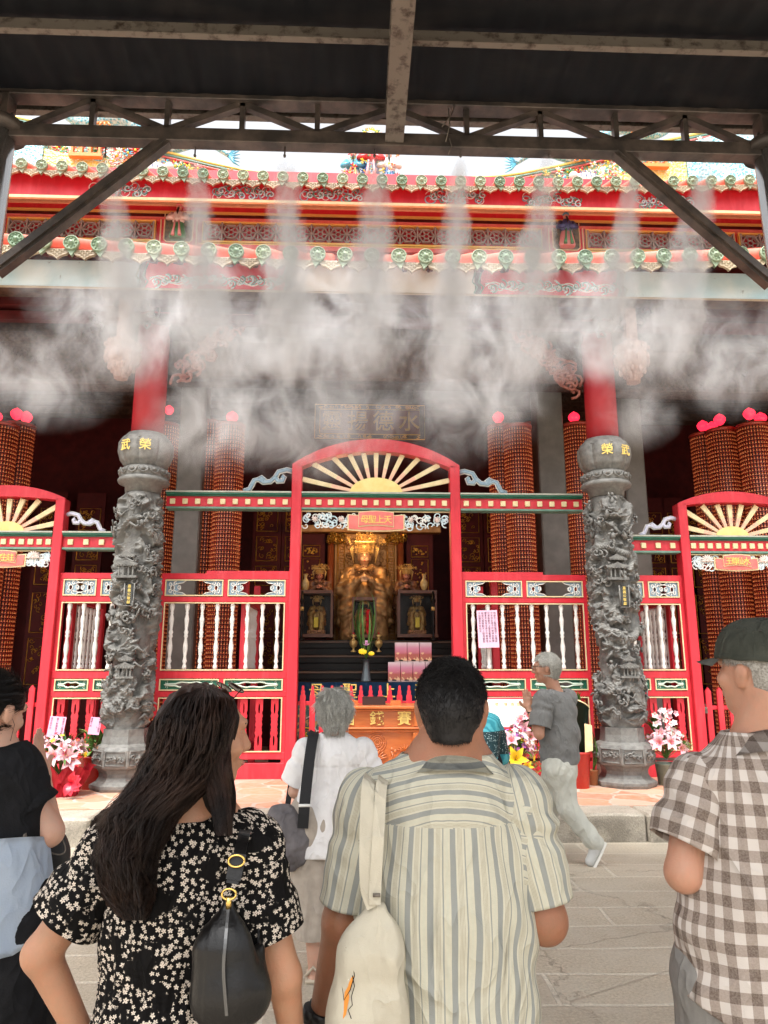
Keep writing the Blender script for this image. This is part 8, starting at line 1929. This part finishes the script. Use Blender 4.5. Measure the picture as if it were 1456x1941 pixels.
# ---------------------------------------------------------------- person in turquoise, bowing behind the striped shirt man
Ye=6.75
W3=Person('person in a turquoise lace patterned top bowing, mostly hidden behind the striped shirt man',(groundpx(912,Ye),Ye,0))
hce=Vector(pt(896,1385,Ye,.30)); hp4,T4,M4_=head_prims(hce,yaw=R(10),s_=1.0,pitch=R(40),fem=True)
he=(groundpx(912,Ye),Ye-.05,.84); a1,a2=pt(890,1395,Ye,.12),pt(940,1385,Ye,.12); e2=pt(949,1440,Ye,.18); w2=pt(925,1440,Ye,.40); e1=pt(872,1440,Ye,.18); w1=pt(898,1440,Ye,.40)
bd=hp4+[(cone(tuple(hce),pt(912,1365,Ye,.12),.05,.06),.03),(cone(pt(914,1380,Ye,.08),he,.13,.12),.05),(cone(a1,e1,.045,.036),.03),(cone(e1,w1,.036,.024),.02),(cone(a2,e2,.045,.036),.03),(cone(e2,w2,.036,.024),.02)]+hand_prims(w1,(.3,.8,.3),(1,0,0),1,.2,1)+hand_prims(w2,(-.3,.8,.3),(-1,0,0),1,.2,-1)
for k in (-1,1): bd.append((cone((he[0]+k*.08,he[1],.7),(he[0]+k*.09,he[1]+.02,.08),.07,.04),.03))
W3.sdf('body',bd,.010,skin3,k=.03)
g=NG('turquoise_lace'); o_=g.tc(); vo=g.node('ShaderNodeTexVoronoi'); vo.inputs['Scale'].default_value=58; g.L(o_,vo.inputs['Vector']); wv3=g.node('ShaderNodeTexWave',wave_type='RINGS'); wv3.inputs['Scale'].default_value=9; wv3.inputs['Distortion'].default_value=9; g.L(o_,wv3.inputs['Vector'])
s3=g.sep(o_); zl=P(930,1385,Ye).z; zl2=P(930,1432,Ye).z
mid=g.math('MULTIPLY',g.math('LESS_THAN',s3[2],zl),g.math('GREATER_THAN',s3[2],zl2)); dots=g.mix(g.math('LESS_THAN',vo.outputs['Distance'],.26),(.012,.05,.06),(.45,.6,.6)); tq=g.ramp(wv3.outputs[0],[(.2,(.03,.30,.38)),(.8,(.10,.50,.58))])
g.out(g.mix(mid,tq,dots),.7); g.bump(wv3.outputs[0],.5,.01); tqm=g.m
q=W3.sdf('top',[cone(pt(916,1385,Ye,.06),he,.155,.165),(cone(pt(900,1375,Ye,.08),pt(930,1372,Ye,.08),.09,.09),.06),(cone(a2,tuple(Vector(a2)*.1+Vector(e2)*.9),.08,.085),.03),(cone(a1,tuple(Vector(a1)*.1+Vector(e1)*.9),.08,.085),.03),(ell(pt(938,1465,Ye,-.12),(.07,.05,.06)),.03)],.009,tqm,k=.05,disp=lambda p:foldf(p,.008,9,4,.6,52))
legs(W3,(he[0],he[1],.80),(he[0]-.09,he[1]+.02,.07),(he[0]+.09,he[1]+.02,.07),(he[0]-.09,he[1],.45),(he[0]+.09,he[1],.45),fabric('dark_trousers',(.02,.02,.025)),(.11,.085,.065),.014)
ghe,loce=headshell(T4,M4_,hce,1.0,.014); v4,q4=sdf_mesh([ghe],.009,.02,cut=lambda c:(lambda q:(q[:,1]>.06)|(q[:,2]<-.05))(loce(c))); W3.o('hair',np_mesh('hair',v4,q4),hblack)
for k in (-1,1): W3.sdf('shoe',shoe_prims((he[0]+k*.09,he[1]-.01,0),(0,1,0),.22,.04,.04),.012,eyeb)
# ---------------------------------------------------------------- woman in black at the left edge
Ya=2.35
W4=Person('woman in black at the left edge with tied back hair, hands raised in prayer',(groundpx(-8,Ya),Ya,0))
hca=Vector(pt(-14,1352,Ya)); hp5,T5,M5_=head_prims(hca,yaw=R(-24),s_=.96,pitch=R(14),fem=True)
a1,a2=pt(-75,1480,Ya),pt(40,1478,Ya); e2=pt(94,1578,Ya,.02); w2=pt(80,1470,Ya,.17); e1=pt(-100,1590,Ya,.02); w1=pt(-10,1490,Ya,.22); ha=(groundpx(-10,Ya),Ya,.90)
bd=hp5+[(cone(tuple(hca+Vector((-.01,-.02,-.06))),pt(-10,1425,Ya),.048,.052),.03),(cone(pt(-15,1480,Ya),ha,.12,.11,1.4),.05),(cone(a1,e1,.042,.037),.03),(cone(e1,w1,.037,.024),.02),(cone(a2,e2,.043,.040),.03),(cone(e2,w2,.039,.024),.02)]+hand_prims(w2,(-.35,.25,1),(-1,0,0),.95,.1,-1)+hand_prims(w1,(.35,.25,1),(1,0,0),.95,.1,1)
for k in (-1,1): bd.append((cone((ha[0]+k*.08,ha[1],.7),(ha[0]+k*.09,ha[1]+.02,.08),.07,.04),.03))
W4.sdf('body',bd,.0065,skin3,k=.03); face_bits(W4,T5,M5_)
blk=fabric('black_jersey',(.008,.008,.009),(.014,.014,.016),20,220,.9,.2); blu=fabric('pale_blue_cotton',(.58,.68,.82),(.66,.74,.84),10,200,.8,.15)
def cuta(c): return (c[:,2]<P(0,1640,Ya).z+.9*np.maximum(0,(c[:,0]-P(30,1640,Ya).x)))|((c[:,2]>P(-5,1412,Ya).z)&(np.hypot(c[:,0]-P(-8,1412,Ya).x,c[:,1]-Ya)<.085))
TQ=cone(pt(-15,1500,Ya),pt(-12,1680,Ya),.155,.15,1.35)
q=W4.sdf('top',[TQ,(cone(pt(-40,1450,Ya),pt(28,1452,Ya),.06,.06),.05),(cone(pt(-8,1418,Ya),pt(-8,1470,Ya),.058,.10),.05),stub(a1,e1,.060),stub(a2,e2,.060)],.007,blk,k=.04,disp=lambda p:foldf(p,.006,11,4,.5,61),cut=cuta); so=q.modifiers.new('s','SOLIDIFY'); so.thickness=.002; so.offset=-1
for a_,e_ in ((a1,e1),(a2,e2)): sleeve(W4,q,a_,e_,tuple(Vector(a_)*.48+Vector(e_)*.52),.062,.066,.007,blk,.007)
# pale blue shirt tied around the waist
b=nb(); rows=[]
for i in range(15):
    t=i/14; row=[]
    for j in range(17):
        s_=j/16; a=-math.pi*.95+s_*math.pi*1.15; rx_=.158+.03*t; ry_=.125+.05*t; zt_=P(0,1605,Ya).z; L_=.10+.20*math.exp(-((s_-.60)/.25)**2)
        row.append(b.verts.new((P(-12,1600,Ya).x+rx_*math.cos(a)*(1+.03*math.sin(s_*30)),Ya+ry_*math.sin(a)-.02-.012*math.sin(s_*34+t*2)*t,zt_-L_*t+.05*math.sin(s_*3)-.0)))
    rows.append(row)
for r0,r1 in zip(rows,rows[1:]):
    for j in range(16): b.faces.new((r0[j],r1[j],r1[j+1],r0[j+1])).smooth=True
bmesh.ops.solidify(b,geom=b.faces[:],thickness=.003); W4.o('tied_shirt',b,blu)
legs(W4,(ha[0],ha[1],.92),(ha[0]-.1,ha[1]+.02,.07),(ha[0]+.1,ha[1]+.02,.07),(ha[0]-.09,ha[1],.48),(ha[0]+.09,ha[1],.48),blk,(.125,.12,.11),.012)
for k in (-1,1): W4.sdf('shoe',shoe_prims((ha[0]+k*.1,ha[1]-.01,0),(0,1,0),.23,.04,.04),.010,eyeb)
gha,loca=headshell(T5,M5_,hca,.96,.008)
v5,q5=sdf_mesh([gha,(cone(T5(0,-.06,-.01),T5(0,-.07,-.03),.055,.05),.03),(ell(T5(0,-.125,.0),(.035,.030,.035)),.015)],.006,.015,disp=lambda p:.0015*np.sin(p[:,2]*300+fbm(p,15,2)*4),cut=lambda c:(lambda q:((q[:,1]>.055)&(q[:,2]<.085))|(q[:,2]<-.06)|((np.abs(q[:,0])>.060)&(q[:,2]<.018)&(q[:,1]>-.035)))(loca(c)))
W4.o('hair',np_mesh('hair',v5,q5),hblack); bk5=A(*T5(0,-.13,0))
fur(W4,'hair_strands',v5,q5,6000,.06,lambda p:(bk5-p)*9,hblack,.0008,.0003,6,.08,.10,9)
b=nb(); tube(b,[T5(.078,-.0,.0),T5(.086,.02,-.03),T5(.078,.03,-.08)],.0008,4); W4.o('loose_strand',b,hblack)
t=thing('black_handbag','black slouchy handbag with a thin wire-like strap beside the woman in black','bag',pt(88,1620,Ya,.10)); tl=tuple(-q for q in t.location)
bo=sdf_obj('bag_body',[ell(pt(84,1618,Ya,.12),(.075,.06,.08)),(ell(pt(60,1632,Ya,.12),(.07,.06,.07)),.05)],.007,mat('black_nylon',(.010,.010,.011),rough=.6,scale=12,bump=.2),t,disp=lambda p:.007*(1-np.abs(fbm(p,12,3))*2),loc=tl)
b=nb(); tube(b,catmull([pt(104,1566,Ya,.05),pt(118,1590,Ya,.05),pt(124,1612,Ya,.04),pt(112,1620,Ya,.03),pt(88,1614,Ya,.03)],6),.0022,5); tube(b,catmull([pt(66,1560,Ya,.03),pt(60,1520,Ya,.03),pt(44,1600,Ya,-.09)],6),.006,5); obj('strap',b,zinc,bo)
# ================================================================ MIST from the nozzle line (true volume)
def mist_material(name,plume,D):
    m=bpy.data.materials.new(name); m.use_nodes=True; g=NG.__new__(NG); g.m=m; g.n=m.node_tree; g.n.nodes.clear()
    out=g.node('ShaderNodeOutputMaterial'); pv=g.node('ShaderNodeVolumePrincipled'); g.L(pv.outputs[0],out.inputs['Volume'])
    pv.inputs['Color'].default_value=(.97,.98,.99,1); pv.inputs['Anisotropy'].default_value=.0
    o=g.tc('Object'); w_=g.node('ShaderNodeNewGeometry').outputs['Position']
    big=g.noise(w_,1.6,1,out=1); wp=w_ if plume else g.vmath('ADD',w_,g.vmath('MULTIPLY',g.vmath('SUBTRACT',big,(.5,.5,.5))[0],(.9,.5,.9))[0])[0]
    n=g.noise(g.vmath('MULTIPLY',wp,(1.15,1,.62))[0],3.2 if not plume else 6.0,4,.74)
    if plume:
        z0_=g.sep(o)[2]; tw=g.math('MULTIPLY',g.math('SUBTRACT',1.1,z0_),.42); o2=g.vmath('ADD',o,g.vmath('MULTIPLY',g.vmath('SUBTRACT',g.noise(w_,3.4,2,out=1),(.5,.5,.5))[0],g.comb(tw,tw,0))[0])[0]
        x,y,z=g.sep(o2); t=g.math('MULTIPLY',g.math('SUBTRACT',1,z),.5)     # 0 top .. 1 bottom
        rad=g.math('ADD',.09,g.math('MULTIPLY',g.math('POWER',t,.7),.78))
        rr_=g.math('DIVIDE',g.math('SQRT',g.math('ADD',g.math('MULTIPLY',x,x),g.math('MULTIPLY',y,y))),rad)
        f=g.math('SUBTRACT',1,rr_,clamp=True); fade=g.math('MULTIPLY',g.ramp(t,[(0,0),(.05,1)]),g.ramp(t,[(.42,1),(.85,0)]))
        v=g.math('ADD',g.math('MULTIPLY',f,1.15),g.math('MULTIPLY',g.math('SUBTRACT',n,.53),3.4))
        v=g.math('MULTIPLY',g.math('MULTIPLY',g.math('MAXIMUM',v,0),g.ramp(f,[(0,0),(.25,1)])),fade)
        v=g.math('MULTIPLY',v,g.ramp(t,[(0,1),(.3,.55),(1,.30)]))
    else:
        l=g.node('ShaderNodeVectorMath',operation='LENGTH'); g.L(o,l.inputs[0]); f=g.math('SUBTRACT',1,l.outputs['Value'],clamp=True)
        v=g.math('ADD',g.math('MULTIPLY',f,.45),g.math('MULTIPLY',g.math('SUBTRACT',n,.50),3.9))
        v=g.math('MULTIPLY',g.math('MAXIMUM',v,.02),g.ramp(f,[(0,0),(.75,1)]))
    g.L(g.math('MULTIPLY',v,D),pv.inputs['Density']); 
    m.cycles.volume_step_rate=1.0 if hasattr(m,'cycles') else 1
    return m
mcl=mist_material('mist_cloud',False,1.5); mpl=mist_material('mist_plume',True,19.0)
mist=thing('mist','white water mist sprayed from the canopy truss and drifting in front of the temple eaves','mist',(.2,5.2,4.2)); mist['kind']='stuff'
mo=Vector((.2,5.2,4.2))
def puff(c,rad,mt,cyl=False,tilt=0):
    b=nb()
    if cyl: lathe(b,[(1.15,-1),(.45,1)],12,smooth=False)
    else: ball(b,(0,0,0),1,16,10)
    o=obj('mist_plume' if cyl else 'mist_cloud',b,mt,mist,Vector(c)-mo,(tilt,0,0)); o.scale=rad if cyl else tuple(1.6*q for q in rad)
for q in (200,370,540,710,873,1040,1210,1345):
    p=P(q,288,YT); k_=random.uniform(.85,1.2); puff(p+Vector((0,.62,-.80)),(.42*k_,.42,1.0),mpl,True,R(38))
for px,py,Y,rx,ry,rz_ in ((130,560,5.95,.34,.4,.20),(330,600,6.1,.55,.6,.45),(470,690,6.05,.62,.6,.52),(610,620,6.05,.60,.6,.48),(720,590,6.2,.40,.5,.32),(660,780,6.1,.42,.5,.34),(430,800,6.1,.50,.5,.28),(560,840,6.1,.40,.5,.20),(900,630,6.1,.55,.6,.50),(860,780,6.1,.42,.5,.38),(960,740,6.1,.35,.5,.35),(1110,620,6.1,.50,.55,.35),(1240,640,6.1,.55,.5,.32),(1400,680,6.1,.50,.6,.36),(1210,780,6.2,.26,.4,.26),(200,640,6.2,.45,.5,.26),(60,720,5.95,.5,.5,.28),(1050,520,5.6,.9,.4,.2),(500,520,5.6,1.1,.4,.2),(600,850,6.1,.5,.4,.24),(380,840,6.1,.4,.4,.2)):
    puff(P(px,py,Y),(rx,ry,rz_),mcl)
S.cycles.volume_step_rate=1.5; S.cycles.volume_max_steps=64; S.cycles.volume_bounces=1
